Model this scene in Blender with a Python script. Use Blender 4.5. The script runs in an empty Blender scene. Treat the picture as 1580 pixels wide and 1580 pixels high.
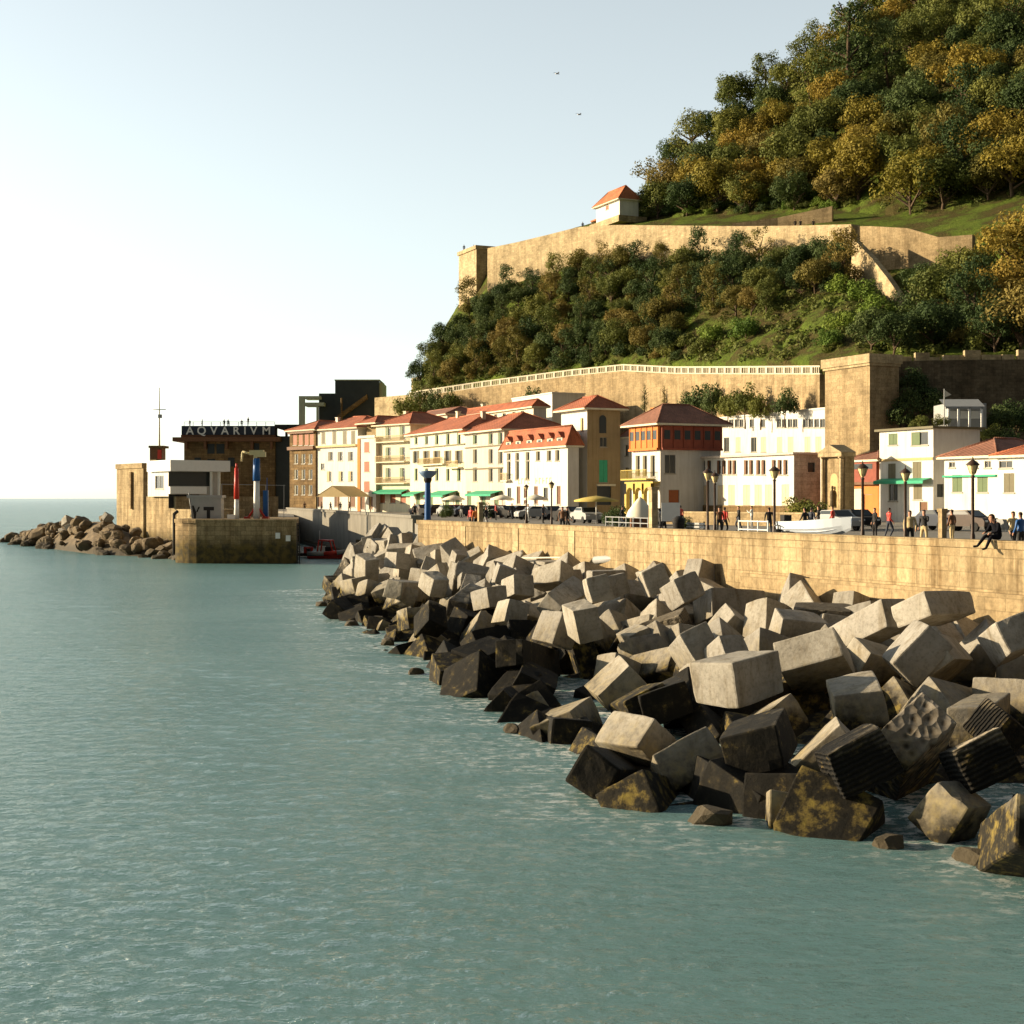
import bpy, math, random
import numpy as np
from math import radians, sin, cos, pi
from mathutils import Vector, Matrix, Quaternion

S = bpy.context.scene
COL = S.collection
rnd = random.Random(11)

# ------------------------------------------------------------------ camera, sky, sun, exposure
EYE, FPX = 7.0, 2200.0                      # eye height above the sea (m), focal length in photograph pixels
cam = bpy.data.objects.new('camera', bpy.data.cameras.new('camera'))
COL.objects.link(cam)
cam.location = (0, 0, EYE)
cam.rotation_euler = (radians(90), 0, 0)
cam.data.sensor_width = 36
cam.data.lens = 36 * FPX / 1580
cam.data.shift_y = -21 / 1580
cam.data.clip_end = 60000
S.camera = cam

SUN_EL, SUN_AZ = radians(14), radians(-80)   # azimuth clockwise from straight ahead
w = bpy.data.worlds.new('World'); S.world = w; w.use_nodes = True
nt = w.node_tree; nt.nodes.clear()
wo = nt.nodes.new('ShaderNodeOutputWorld'); bg = nt.nodes.new('ShaderNodeBackground')
sky = nt.nodes.new('ShaderNodeTexSky'); sky.sky_type = 'NISHITA'; sky.sun_disc = False
sky.sun_elevation = SUN_EL; sky.sun_rotation = SUN_AZ
sky.air_density = 1.0; sky.dust_density = 0.6; sky.ozone_density = 1.0; sky.altitude = 10
hs = nt.nodes.new('ShaderNodeHueSaturation'); hs.inputs['Saturation'].default_value = 0.36
nt.links.new(sky.outputs[0], hs.inputs['Color'])
# added directional sky gain: brighter ahead, dimmed behind to deepen the shade
tcw = nt.nodes.new('ShaderNodeTexCoord'); dt = nt.nodes.new('ShaderNodeVectorMath'); dt.operation = 'DOT_PRODUCT'
dt.inputs[1].default_value = (sin(radians(-18)), cos(radians(-18)), .0); nt.links.new(tcw.outputs['Generated'], dt.inputs[0])
gm = nt.nodes.new('ShaderNodeMapRange'); gm.interpolation_type = 'SMOOTHSTEP'; nt.links.new(dt.outputs['Value'], gm.inputs[0])
gm.inputs[1].default_value = -.5; gm.inputs[2].default_value = .85; gm.inputs[3].default_value = .27; gm.inputs[4].default_value = 1.12
vm = nt.nodes.new('ShaderNodeVectorMath'); vm.operation = 'SCALE'
nt.links.new(hs.outputs[0], vm.inputs[0]); nt.links.new(gm.outputs[0], vm.inputs['Scale']); tv = nt.nodes.new('ShaderNodeVectorMath'); tv.operation = 'MULTIPLY'; tv.inputs[1].default_value = (.985, 1.02, .975); nt.links.new(vm.outputs[0], tv.inputs[0]); nt.links.new(tv.outputs[0], bg.inputs[0]); nt.links.new(bg.outputs[0], wo.inputs[0])
bg.inputs[1].default_value = 0.10
sl = bpy.data.lights.new('sun', 'SUN'); so = bpy.data.objects.new('sun', sl); COL.objects.link(so)
sl.energy = 4.3; sl.angle = radians(0.6); sl.color = (1.0, 0.81, 0.54)
sd = Vector((sin(SUN_AZ) * cos(SUN_EL), cos(SUN_AZ) * cos(SUN_EL), sin(SUN_EL)))
so.rotation_euler = sd.to_track_quat('Z', 'Y').to_euler()
S.view_settings.view_transform = 'Standard'; S.view_settings.look = 'None'
S.view_settings.exposure = 1.2; S.view_settings.gamma = 1
S.cycles.max_bounces = 6

# ------------------------------------------------------------------ helpers
def at(px, py, Y):
    return Vector(((px - 790) / FPX * Y, Y, EYE - (py - 769) / FPX * Y))
def pix(p):
    return 790 + FPX * p[0] / p[1], 769 - FPX * (p[2] - EYE) / p[1]
def gz(py, Y):
    return EYE - (py - 769) / FPX * Y

def tag(o, label=None, cat=None, group=None, kind=None):
    if label: o['label'] = label
    if cat: o['category'] = cat
    if group: o['group'] = group
    if kind: o['kind'] = kind
    return o
def thing(name, label, cat, loc=(0, 0, 0), group=None, rz=0):
    o = bpy.data.objects.new(name, None); COL.objects.link(o)
    o.location = loc; o.rotation_euler = (0, 0, rz); o.empty_display_size = .3
    return tag(o, label, cat, group)
def kids(o):
    return [c for c in bpy.data.objects if c.parent == o]
KIDS = {}
def copy_tree(o, parent=None):
    c = o.copy(); COL.objects.link(c)
    if parent is not None:
        c.parent = parent; KIDS.setdefault(parent.name, []).append(c)
    for ch in list(KIDS.get(o.name, [])): copy_tree(ch, c)
    return c

class MB:
    """collects faces of one mesh object"""
    def __init__(s): s.v = []; s.f = []; s.m = []; s.sm = []
    def face(s, pts, m=0, sm=False):
        i = len(s.v); s.v += [tuple(p) for p in pts]; s.f.append(tuple(range(i, i + len(pts)))); s.m.append(m); s.sm.append(sm); return s
    def obox(s, o, a, b, c, m=0):
        """box from corner o with edge vectors a, b, c (right handed)"""
        o, a, b, c = Vector(o), Vector(a), Vector(b), Vector(c)
        i = len(s.v)
        s.v += [tuple(o), tuple(o + a), tuple(o + a + b), tuple(o + b), tuple(o + c), tuple(o + a + c), tuple(o + a + b + c), tuple(o + b + c)]
        for q in ((0, 3, 2, 1), (4, 5, 6, 7), (0, 1, 5, 4), (1, 2, 6, 5), (2, 3, 7, 6), (3, 0, 4, 7)):
            s.f.append(tuple(i + k for k in q)); s.m.append(m); s.sm.append(False)
        return s
    def box(s, cx, cy, z0, sx, sy, h, rz=0, m=0):
        a = Vector((cos(rz), sin(rz), 0)); b = Vector((-sin(rz), cos(rz), 0))
        return s.obox(Vector((cx, cy, z0)) - a * sx / 2 - b * sy / 2, a * sx, b * sy, (0, 0, h), m)
    def prism(s, poly, z0, z1, m=0, mt=None):
        n = len(poly); i = len(s.v)
        ar = sum(poly[k][0] * poly[(k + 1) % n][1] - poly[(k + 1) % n][0] * poly[k][1] for k in range(n))
        if ar < 0: poly = poly[::-1]
        s.v += [(p[0], p[1], z0) for p in poly] + [(p[0], p[1], z1) for p in poly]
        for k in range(n):
            j = (k + 1) % n; s.f.append((i + k, i + j, i + n + j, i + n + k)); s.m.append(m); s.sm.append(False)
        s.f.append(tuple(range(i + n, i + 2 * n))); s.m.append(m if mt is None else mt); s.sm.append(False)
        s.f.append(tuple(range(i + n - 1, i - 1, -1))); s.m.append(m); s.sm.append(False)
        return s
    def tube(s, p, q, r0, r1=None, n=8, m=0, cap=True):
        p, q = Vector(p), Vector(q); r1 = r0 if r1 is None else r1
        z = (q - p).normalized(); x = z.orthogonal().normalized(); y = z.cross(x); i = len(s.v)
        for c, r in ((p, r0), (q, r1)):
            s.v += [tuple(c + x * r * cos(2 * pi * k / n) + y * r * sin(2 * pi * k / n)) for k in range(n)]
        for k in range(n):
            j = (k + 1) % n; s.f.append((i + k, i + j, i + n + j, i + n + k)); s.m.append(m); s.sm.append(n > 5)
        if cap:
            s.f.append(tuple(range(i + n, i + 2 * n))); s.m.append(m); s.sm.append(False)
            s.f.append(tuple(range(i + n - 1, i - 1, -1))); s.m.append(m); s.sm.append(False)
        return s
    def lathe(s, prof, c, n=14, m=0):
        i = len(s.v)
        for r, z in prof:
            s.v += [(c[0] + r * cos(2 * pi * k / n), c[1] + r * sin(2 * pi * k / n), c[2] + z) for k in range(n)]
        for a in range(len(prof) - 1):
            for k in range(n):
                j = (k + 1) % n; s.f.append((i + a * n + k, i + a * n + j, i + (a + 1) * n + j, i + (a + 1) * n + k)); s.m.append(m); s.sm.append(True)
        return s
    def build(s, name, mats, parent=None, uv=True):
        me = bpy.data.meshes.new(name)
        off = Vector(parent.location) if parent is not None else Vector((0, 0, 0))
        me.from_pydata([(a - off.x, b - off.y, c - off.z) for a, b, c in s.v], [], s.f)
        for mt in (mats if isinstance(mats, (list, tuple)) else [mats]): me.materials.append(mt)
        me.polygons.foreach_set('material_index', s.m); me.polygons.foreach_set('use_smooth', s.sm)
        me.update()
        if uv: wall_uv(me, off)
        return link(name, me, parent)
def link(name, me, parent=None):
    o = bpy.data.objects.new(name, me); COL.objects.link(o)
    if parent is not None:
        o.parent = parent; KIDS.setdefault(parent.name, []).append(o)
    return o
def wall_uv(me, off=Vector((0, 0, 0))):
    """metres along the face, metres up"""
    uvl = me.uv_layers.new(name='UVMap').data
    vs = me.vertices
    for p in me.polygons:
        n = p.normal
        if abs(n.z) > .85: ux, uy = Vector((1, 0, 0)), Vector((0, 1, 0))
        else:
            h = Vector((n.x, n.y, 0)).normalized(); ux = Vector((-h.y, h.x, 0)); uy = n.cross(ux)
        for li in p.loop_indices:
            q = vs[me.loops[li].vertex_index].co + off
            uvl[li].uv = (q.dot(ux), q.dot(uy))
def skin_mesh(name, verts, edges, radii, sub=1, root=0):
    """one continuous body grown round a skeleton"""
    me = bpy.data.meshes.new(name); me.from_pydata(verts, edges, [])
    o = bpy.data.objects.new(name, me); COL.objects.link(o)
    md = o.modifiers.new('skin', 'SKIN'); md.use_smooth_shade = True
    for i, r in enumerate(radii):
        rr = r if isinstance(r, tuple) else (r, r)
        me.skin_vertices[0].data[i].radius = rr; me.skin_vertices[0].data[i].use_root = (i == root)
    if sub:
        sb = o.modifiers.new('sub', 'SUBSURF'); sb.levels = sub; sb.render_levels = sub
    dg = bpy.context.evaluated_depsgraph_get()
    out = bpy.data.meshes.new_from_object(o.evaluated_get(dg))
    bpy.data.objects.remove(o); bpy.data.meshes.remove(me)
    out.name = name
    return out

# ------------------------------------------------------------------ materials
def nodes(name):
    m = bpy.data.materials.new(name); m.use_nodes = True
    t = m.node_tree; b = t.nodes['Principled BSDF']
    return m, t, b
def N(t, typ, **kw):
    n = t.nodes.new(typ)
    for k, v in kw.items():
        if k in n.inputs: n.inputs[k].default_value = v
        else: setattr(n, k, v)
    return n
def ramp(t, src, stops, interp='LINEAR'):
    r = t.nodes.new('ShaderNodeValToRGB'); r.color_ramp.interpolation = interp
    e = r.color_ramp.elements
    while len(e) < len(stops): e.new(.5)
    for k, (p, c) in enumerate(stops):
        e[k].position = p; e[k].color = (*c, 1) if len(c) == 3 else c
    t.links.new(src, r.inputs[0]); return r.outputs[0]
def mix(t, fac, a, b, mode='MIX'):
    n = t.nodes.new('ShaderNodeMix'); n.data_type = 'RGBA'; n.blend_type = mode
    for s, v in ((n.inputs[0], fac), (n.inputs[6], a), (n.inputs[7], b)):
        if isinstance(v, bpy.types.NodeSocket): t.links.new(v, s)
        else: s.default_value = v if not isinstance(v, tuple) or len(v) == 4 else (*v, 1)
    return n.outputs[2]
def noise(t, vec, scale, detail=4, rough=.6):
    n = N(t, 'ShaderNodeTexNoise', Scale=scale, Detail=detail, Roughness=rough)
    if vec is not None: t.links.new(vec, n.inputs['Vector'])
    return n.outputs['Fac']
def mapped(t, vec, scale):
    n = t.nodes.new('ShaderNodeMapping'); n.inputs['Scale'].default_value = scale
    t.links.new(vec, n.inputs['Vector']); return n.outputs[0]
def bump(t, b, h, strength, dist=.05, prev=None):
    n = N(t, 'ShaderNodeBump', Strength=strength, Distance=dist); t.links.new(h, n.inputs['Height'])
    if prev is not None: t.links.new(prev, n.inputs['Normal'])
    t.links.new(n.outputs[0], b.inputs['Normal']); return n.outputs[0]
def mul(c, k): return tuple(min(1, max(0, x * k)) for x in c)

def paint(name, col, rough=.7, var=.12, scale=.9, metal=0, spec=.3, streak=0):
    """painted or plastered surface: patchy, with rain streaks"""
    m, t, b = nodes(name)
    g = t.nodes.new('ShaderNodeNewGeometry').outputs['Position']
    f = noise(t, g, scale, 5, .65)
    c = ramp(t, f, [(.3, mul(col, 1 - var)), (.7, mul(col, 1 + var * .6))])
    if streak:
        s = noise(t, mapped(t, g, (1.6, 1.6, .12)), 1.6, 5, .7)
        k = ramp(t, s, [(.45, (1, 1, 1)), (.75, (1 - streak, 1 - streak * 1.1, 1 - streak * 1.3))])
        c = mix(t, 1.0, c, k, 'MULTIPLY')
    t.links.new(c, b.inputs['Base Color'])
    b.inputs['Roughness'].default_value = rough; b.inputs['Metallic'].default_value = metal
    b.inputs['Specular IOR Level'].default_value = spec
    return m

def stone(name, col, mortar=.6, bw=.9, bh=.42, var=.25, streak=.35, bmp=.5):
    """coursed masonry on metre UVs, stained"""
    m, t, b = nodes(name)
    uv = t.nodes.new('ShaderNodeUVMap').outputs[0]
    br = N(t, 'ShaderNodeTexBrick', Scale=1.0); br.offset = .5
    br.inputs['Brick Width'].default_value = bw; br.inputs['Row Height'].default_value = bh
    br.inputs['Mortar Size'].default_value = .025; br.inputs['Mortar Smooth'].default_value = .3
    br.inputs['Bias'].default_value = -.1
    br.inputs['Color1'].default_value = (*mul(col, 1 + var), 1); br.inputs['Color2'].default_value = (*mul(col, 1 - var), 1)
    br.inputs['Mortar'].default_value = (*mul(col, mortar), 1)
    wv = noise(t, uv, .8, 3); v2 = N(t, 'ShaderNodeMix'); v2.data_type = 'VECTOR'
    t.links.new(uv, br.inputs['Vector'])
    g = t.nodes.new('ShaderNodeNewGeometry').outputs['Position']
    n1 = ramp(t, noise(t, g, .35, 6, .65), [(.28, (.55, .52, .48)), (.5, (.95, .92, .88)), (.74, (1.2, 1.15, 1.08))])
    n2 = ramp(t, noise(t, mapped(t, g, (1.2, 1.2, .1)), 1.3, 5, .7), [(.42, (1, 1, 1)), (.72, (1 - streak, 1 - streak * 1.1, 1 - streak * 1.2))])
    n3 = ramp(t, noise(t, g, 5, 4, .7), [(.3, (.68, .68, .68)), (.7, (1.18, 1.18, 1.18))])
    c = mix(t, 1.0, mix(t, 1.0, mix(t, 1.0, br.outputs[0], n1, 'MULTIPLY'), n2, 'MULTIPLY'), n3, 'MULTIPLY')
    t.links.new(c, b.inputs['Base Color']); b.inputs['Roughness'].default_value = .92
    b.inputs['Specular IOR Level'].default_value = .15
    bump(t, b, c, bmp, .06)
    return m

def tiles(name, col):
    m, t, b = nodes(name)
    uv = t.nodes.new('ShaderNodeUVMap').outputs[0]
    wv = N(t, 'ShaderNodeTexWave', Scale=1.3, Distortion=.8); wv.bands_direction = 'X'; t.links.new(uv, wv.inputs['Vector'])
    g = t.nodes.new('ShaderNodeNewGeometry').outputs['Position']
    c0 = ramp(t, noise(t, mapped(t, uv, (2.2, 1.2, 1)), 1.6, 6, .8), [(.25, mul(col, .45)), (.5, col), (.78, mul(col, 1.45))])
    c1 = mix(t, 1.0, c0, ramp(t, noise(t, g, .5, 5), [(.35, (.7, .68, .66)), (.65, (1.1, 1.1, 1.1))]), 'MULTIPLY')
    t.links.new(c1, b.inputs['Base Color']); b.inputs['Roughness'].default_value = .85
    bump(t, b, wv.outputs['Fac'], .4, .05)
    return m

def glass_dark(name, col=(.03, .035, .035)):
    m, t, b = nodes(name); b.inputs['Base Color'].default_value = (*col, 1)
    b.inputs['Roughness'].default_value = .25; b.inputs['Specular IOR Level'].default_value = .25
    return m

def leafmat(name, ca, cb, cc):
    m, t, b = nodes(name)
    g = t.nodes.new('ShaderNodeNewGeometry'); oi = t.nodes.new('ShaderNodeObjectInfo')
    f = noise(t, g.outputs['Position'], .55, 5, .7)
    c = ramp(t, f, [(.28, ca), (.5, cb), (.74, cc)])
    hv = t.nodes.new('ShaderNodeHueSaturation'); t.links.new(c, hv.inputs['Color'])
    mr = N(t, 'ShaderNodeMapRange'); t.links.new(oi.outputs['Random'], mr.inputs[0]); mr.inputs[3].default_value = .487; mr.inputs[4].default_value = .522
    mv = N(t, 'ShaderNodeMapRange'); t.links.new(oi.outputs['Random'], mv.inputs[0]); mv.inputs[3].default_value = 1.25; mv.inputs[4].default_value = .75
    t.links.new(mr.outputs[0], hv.inputs['Hue']); t.links.new(mv.outputs[0], hv.inputs['Value'])
    t.links.new(hv.outputs[0], b.inputs['Base Color']); b.inputs['Roughness'].default_value = .75
    b.inputs['Specular IOR Level'].default_value = .2
    tr = t.nodes.new('ShaderNodeBsdfTranslucent'); t.links.new(hv.outputs[0], tr.inputs[0])
    ms = t.nodes.new('ShaderNodeMixShader'); ms.inputs[0].default_value = .22
    t.links.new(b.outputs[0], ms.inputs[1]); t.links.new(tr.outputs[0], ms.inputs[2])
    t.links.new(ms.outputs[0], t.nodes['Material Output'].inputs[0])
    return m

M = {}
M['white'] = paint('white_plaster', (.66, .635, .57), .85, .09, .5, streak=.2)
M['cream'] = paint('cream_plaster', (.68, .62, .46), .85, .08, .8, streak=.18)
M['pinkish'] = paint('pale_rose_plaster', (.60, .50, .40), .85, .08, .8, streak=.2)
M['shadewhite'] = paint('shade_toned_white_plaster', (.55, .53, .49), .85, .08, .8, streak=.2)  # white plaster with the shade of end walls put into its colour
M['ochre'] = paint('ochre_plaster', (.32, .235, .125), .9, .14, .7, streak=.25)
M['orange'] = paint('orange_plaster', (.60, .20, .05), .85, .12, .8, streak=.15)
M['redwood'] = paint('red_painted_wood', (.25, .06, .032), .7, .2, 2)
M['brownwood'] = paint('brown_wood', (.16, .075, .035), .7, .25, 2)
M['brownstone'] = stone('brown_stone', (.20, .135, .065), .6, 1.2, .5)
M['gold'] = stone('golden_sandstone', (.37, .285, .165), .85, .95, .45, .15)
M['goldsmooth'] = stone('golden_render_stone', (.40, .315, .185), .78, 1.1, .55, .13, .6, .4)
M['fort'] = stone('pale_fort_stone', (.46, .37, .225), .85, .8, .38, .18, .3, .4)
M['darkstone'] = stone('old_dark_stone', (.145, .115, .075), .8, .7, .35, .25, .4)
M['moles'] = stone('mole_stone', (.34, .255, .145), .6, 1.1, .5, .25, .5)
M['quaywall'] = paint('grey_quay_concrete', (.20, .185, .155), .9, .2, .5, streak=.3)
M['shutpale'] = paint('pale_tan_shutter_paint', (.56, .45, .28), .6, .1, 3)
M['whitestone'] = paint('pale_balustrade_stone', (.52, .46, .34), .85, .12, 1.5)
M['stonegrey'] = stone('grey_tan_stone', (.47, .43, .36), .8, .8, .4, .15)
M['jacket'] = paint('black_jacket_cloth', (.012, .012, .016), .95, .2, 6, spec=.05)
M['tile'] = tiles('red_clay_tiles', (.36, .105, .042))
M['tileorange'] = tiles('orange_clay_tiles', (.46, .145, .05))
M['tiledark'] = tiles('brown_clay_tiles', (.24, .10, .058))
M['glass'] = glass_dark('window_glass')
M['frame'] = paint('window_frame_paint', (.30, .27, .21), .5, .05)
M['shutgreen'] = paint('green_shutter_paint', (.075, .115, .035), .55, .12, 3)
M['shuttan'] = paint('tan_shutter_paint', (.46, .32, .13), .6, .1, 3)
M['shutolive'] = paint('olive_shutter_paint', (.125, .105, .05), .6, .12, 3)
M['shutred'] = paint('red_shutter_paint', (.30, .085, .025), .6, .12, 3)
M['awngreen'] = paint('green_awning_cloth', (.05, .34, .19), .8, .1, 2)
M['awnyellow'] = paint('yellow_awning_cloth', (.48, .36, .09), .8, .1, 2)
M['tan'] = paint('tan_canvas', (.55, .42, .22), .85, .1, 2)
M['cloth'] = paint('cream_canvas', (.72, .66, .52), .85, .08, 2)
M['dark'] = paint('dark_metal', (.03, .028, .027), .7, .2, 2, spec=.15)
M['brownmetal'] = paint('brown_iron', (.055, .03, .018), .5, .2, 3)
M['whitemetal'] = paint('white_metal', (.75, .74, .70), .4, .05, 3)
M['greymetal'] = paint('grey_metal', (.33, .33, .32), .5, .08, 2)
M['bluemetal'] = paint('blue_metal', (.02, .10, .30), .45, .1, 3)
M['redmetal'] = paint('red_metal', (.52, .045, .028), .45, .1, 3)
M['yellowmetal'] = paint('cream_yellow_metal', (.62, .52, .28), .5, .08, 3)
M['greengrey'] = paint('pale_green_concrete', (.40, .43, .33), .8, .1, 1)
M['darkglass'] = paint('dark_slate_cladding', (.035, .042, .040), .35, .2, .6)
M['navy'] = paint('navy_sign', (.022, .028, .045), .6, .1, 1)
M['lampglass'] = paint('lantern_glass', (.72, .58, .30), .2, .05, 3)
M['rubber'] = paint('black_rubber', (.02, .02, .02), .8, .1, 4)
M['bark'] = paint('tree_bark', (.09, .06, .035), .95, .3, 3)
M['asphalt'] = paint('quay_paving', (.20, .18, .15), .95, .18, .8)
M['skin'] = paint('skin', (.48, .25, .16), .6, .05, 5)
M['hair'] = paint('dark_hair', (.03, .016, .01), .7, .1, 8)
# ------------------------------------------------------------------ the lie of the land: sea wall, breakwater slope, house row
W0 = Vector((17.2, 48)); WU = Vector((-.44, .898)).normalized(); WN = Vector((-WU.y, WU.x))
if WN.x > 0: WN = -WN
W_AL = [-30, -15.4, -13.4, -10.5, -6.8, -3.5, 4.5, 14, 20, 47.7, 65]
W_DD = [13, 15.8, 16.9, 18.5, 20.2, 18.7, 17.2, 15, 13.9, 7.7, 3.2]
def along(x, y):
    r = Vector((x, y)) - W0
    return r.dot(WU), r.dot(WN)
def rip_z(a, d):
    return (2.9 + .028 * a) * (1 - d / float(np.interp(a, W_AL, W_DD)))
def wall_pt(a, d=0, z=0):
    p = W0 + WU * a + WN * d
    return Vector((p.x, p.y, z))
QZ = 4.75                                   # quay level
WT = 5.55                                   # top of the sea wall
D2 = Vector((.42, -.908)).normalized()      # along the house fronts, towards the camera
DV = Vector((D2.x, D2.y, 0)); EV = Vector((-D2.y, D2.x, 0))   # EV: into the houses (away from the sea)
ROW0 = Vector((-44.8, 290, 0))
def on_line(O, x, px):
    k = (px - 790) / FPX
    return (k * O.y - O.x) / (x.x - k * x.y)
def row_pt(px, off=0):
    O = ROW0 - EV * off
    return O + DV * on_line(O, DV, px)

# ------------------------------------------------------------------ sea
def sea():
    rs = np.random.RandomState(5)
    rows = np.concatenate([np.geomspace(9, 230, 1000), np.geomspace(233, 50000, 90)])
    cols = np.concatenate([np.linspace(-4, -.62, 26)[:-1], np.linspace(-.62, .62, 760), np.linspace(.62, 4, 26)[1:]])
    Y, T = np.meshgrid(rows, cols, indexing='ij')
    X = Y * T
    Z = np.zeros_like(X)
    waves = []
    for k in range(64):
        L = np.exp(rs.uniform(np.log(.26), np.log(1.35)))
        waves.append((L, .0021 * L ** .9 * rs.uniform(.6, 1.3), rs.normal(-pi / 2 + .15, .62), rs.uniform(0, 2 * pi)))
    for k in range(10):
        L = rs.uniform(2, 7)
        waves.append((L, .0022 * rs.uniform(.6, 1.4), rs.normal(-pi / 2 + .35, .45), rs.uniform(0, 2 * pi)))
    dy = np.gradient(rows)[:, None]
    for L, A, th, ph in waves:
        k = 2 * pi / L
        fade = np.clip(1.35 - dy * 3.0 / L, 0, 1) * np.clip((300 - Y) / 150, 0, 1)
        p = k * (X * cos(th) + Y * sin(th)) + ph + .7 * np.sin(.21 * X + .13 * Y + ph * 3)
        Z += A * fade * (np.sin(p) + .28 * np.cos(2 * p))
    Z *= 1.0 + .35 * np.sin(.17 * X + .11 * Y) * np.sin(.09 * Y - .05 * X)
    a = (X - W0.x) * WU.x + (Y - W0.y) * WU.y; d = (X - W0.x) * WN.x + (Y - W0.y) * WN.y
    off = d - np.interp(a, W_AL, W_DD)
    foam = np.exp(-np.clip(off, -2, 60) / 2.6) * ((a > -40) & (a < 70)) * (off > -9)
    Z -= .0
    nr, nc = X.shape
    co = np.stack([X, Y, Z], -1).reshape(-1, 3).astype(np.float32)
    idx = np.arange(nr * nc).reshape(nr, nc)
    q = np.stack([idx[:-1, :-1], idx[:-1, 1:], idx[1:, 1:], idx[1:, :-1]], -1).reshape(-1, 4)
    me = bpy.data.meshes.new('sea')
    me.vertices.add(len(co)); me.vertices.foreach_set('co', co.ravel())
    me.loops.add(q.size); me.loops.foreach_set('vertex_index', q.ravel().astype(np.int32))
    me.polygons.add(len(q)); me.polygons.foreach_set('loop_start', np.arange(0, q.size, 4, dtype=np.int32))
    me.polygons.foreach_set('loop_total', np.full(len(q), 4, np.int32))
    me.polygons.foreach_set('use_smooth', np.ones(len(q), bool))
    me.update(calc_edges=True)
    at_ = me.attributes.new('foam', 'FLOAT', 'POINT'); at_.data.foreach_set('value', foam.ravel().astype(np.float32))
    m, t, b = nodes('sea_water')
    g = t.nodes.new('ShaderNodeNewGeometry').outputs['Position']
    n1 = noise(t, g, .045, 4, .6); n0 = noise(t, mapped(t, g, (.6, 1.6, 1)), .5, 5, .65)
    body = ramp(t, n1, [(.3, (.088, .178, .176)), (.7, (.130, .232, .230))])
    b.inputs['Roughness'].default_value = .09; b.inputs['IOR'].default_value = 1.34
    b.inputs['Specular IOR Level'].default_value = .5
    fa = t.nodes.new('ShaderNodeAttribute'); fa.attribute_name = 'foam'
    fn = ramp(t, noise(t, mapped(t, g, (1, 1.5, 1)), 2.3, 7, .72), [(.48, (0, 0, 0)), (.62, (1, 1, 1))])
    fl = ramp(t, noise(t, mapped(t, g, (.5, 1.1, 1)), .5, 3, .6), [(.38, (0, 0, 0)), (.58, (1, 1, 1))])
    f1 = mix(t, 1.0, mix(t, 1.0, fn, fl, 'MULTIPLY'), fa.outputs['Color'], 'MULTIPLY')
    c = mix(t, f1, body, (.62, .60, .54))
    t.links.new(c, b.inputs['Base Color'])
    rr = N(t, 'ShaderNodeMapRange'); t.links.new(f1, rr.inputs[0]); rr.inputs[3].default_value = .12; rr.inputs[4].default_value = .8
    t.links.new(rr.outputs[0], b.inputs['Roughness'])
    h = noise(t, mapped(t, g, (1, 1.35, 1)), 2.6, 5, .62)
    p = bump(t, b, h, 1.0, .19)
    h3 = noise(t, mapped(t, g, (.75, 1.3, 1)), 1.15, 4, .6); p = bump(t, b, h3, .9, .36, p)
    h2 = noise(t, mapped(t, g, (.5, 1, 1)), .33, 5, .65)
    bump(t, b, h2, .35, .5, p)
    me.materials.append(m)
    # diffuse turbid body under a glossy skin whose reflection never becomes a full mirror: a choppy sea shows wave fronts, not the horizon
    dif = t.nodes.new('ShaderNodeBsdfDiffuse'); gl = t.nodes.new('ShaderNodeBsdfGlossy'); fr_ = t.nodes.new('ShaderNodeFresnel'); fr_.inputs[0].default_value = 1.34
    t.links.new(c, dif.inputs[0]); up = t.nodes.new('ShaderNodeCombineXYZ'); up.inputs[2].default_value = 1; t.links.new(up.outputs[0], dif.inputs['Normal']); nrm = b.inputs['Normal'].links[0].from_socket
    for nd in (gl, fr_): t.links.new(nrm, nd.inputs['Normal'])
    t.links.new(rr.outputs[0], gl.inputs['Roughness']); gl.inputs['Color'].default_value = (.97, 1, 1, 1)
    mm = N(t, 'ShaderNodeMapRange'); t.links.new(fr_.outputs[0], mm.inputs[0]); mm.inputs[1].default_value = .02; mm.inputs[2].default_value = .48; mm.inputs[3].default_value = .02; mm.inputs[4].default_value = .52
    ms = t.nodes.new('ShaderNodeMixShader'); t.links.new(mm.outputs[0], ms.inputs[0]); t.links.new(dif.outputs[0], ms.inputs[1]); t.links.new(gl.outputs[0], ms.inputs[2])
    t.links.new(ms.outputs[0], t.nodes['Material Output'].inputs[0])
    tag(link('sea', me), kind='structure')
sea()

# ------------------------------------------------------------------ quay and point ground
mb = MB()
far = row_pt(447); near = row_pt(1700)
P1 = at(448, 0, 240); P2 = at(640, 0, 130)
e1 = wall_pt(53.6, -.7); e0 = wall_pt(-60, -.7)
mb.prism([(e0.x, e0.y), (e1.x, e1.y), (P2.x, P2.y), (P1.x, P1.y), (-70, 330), (-60, 470), (260, 470), (260, e0.y)], -2, QZ)
q = mb.build('quay', [M['asphalt']]); tag(q, kind='structure')
# harbour wall of grey concrete below the houses
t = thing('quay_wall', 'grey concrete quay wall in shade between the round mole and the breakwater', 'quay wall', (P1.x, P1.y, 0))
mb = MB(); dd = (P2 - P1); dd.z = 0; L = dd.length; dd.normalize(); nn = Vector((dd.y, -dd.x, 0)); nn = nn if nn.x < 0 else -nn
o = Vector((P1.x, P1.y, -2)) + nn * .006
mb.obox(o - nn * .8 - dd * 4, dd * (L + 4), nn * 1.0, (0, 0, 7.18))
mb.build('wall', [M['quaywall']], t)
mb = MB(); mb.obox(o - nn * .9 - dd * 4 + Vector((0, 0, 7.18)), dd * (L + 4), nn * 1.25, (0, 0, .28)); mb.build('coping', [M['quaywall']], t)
mb = MB()
for k in range(26): mb.box(*(o + dd * (L - 1.2 - k * 1.3) + nn * .32).xy, -.5, .35, .25, 3.3 - k * .02)
mb.obox(o + nn * .5 + dd * (L * .25) + Vector((0, 0, 2.55)), dd * L * .74, nn * .25, (0, 0, .35))
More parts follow.
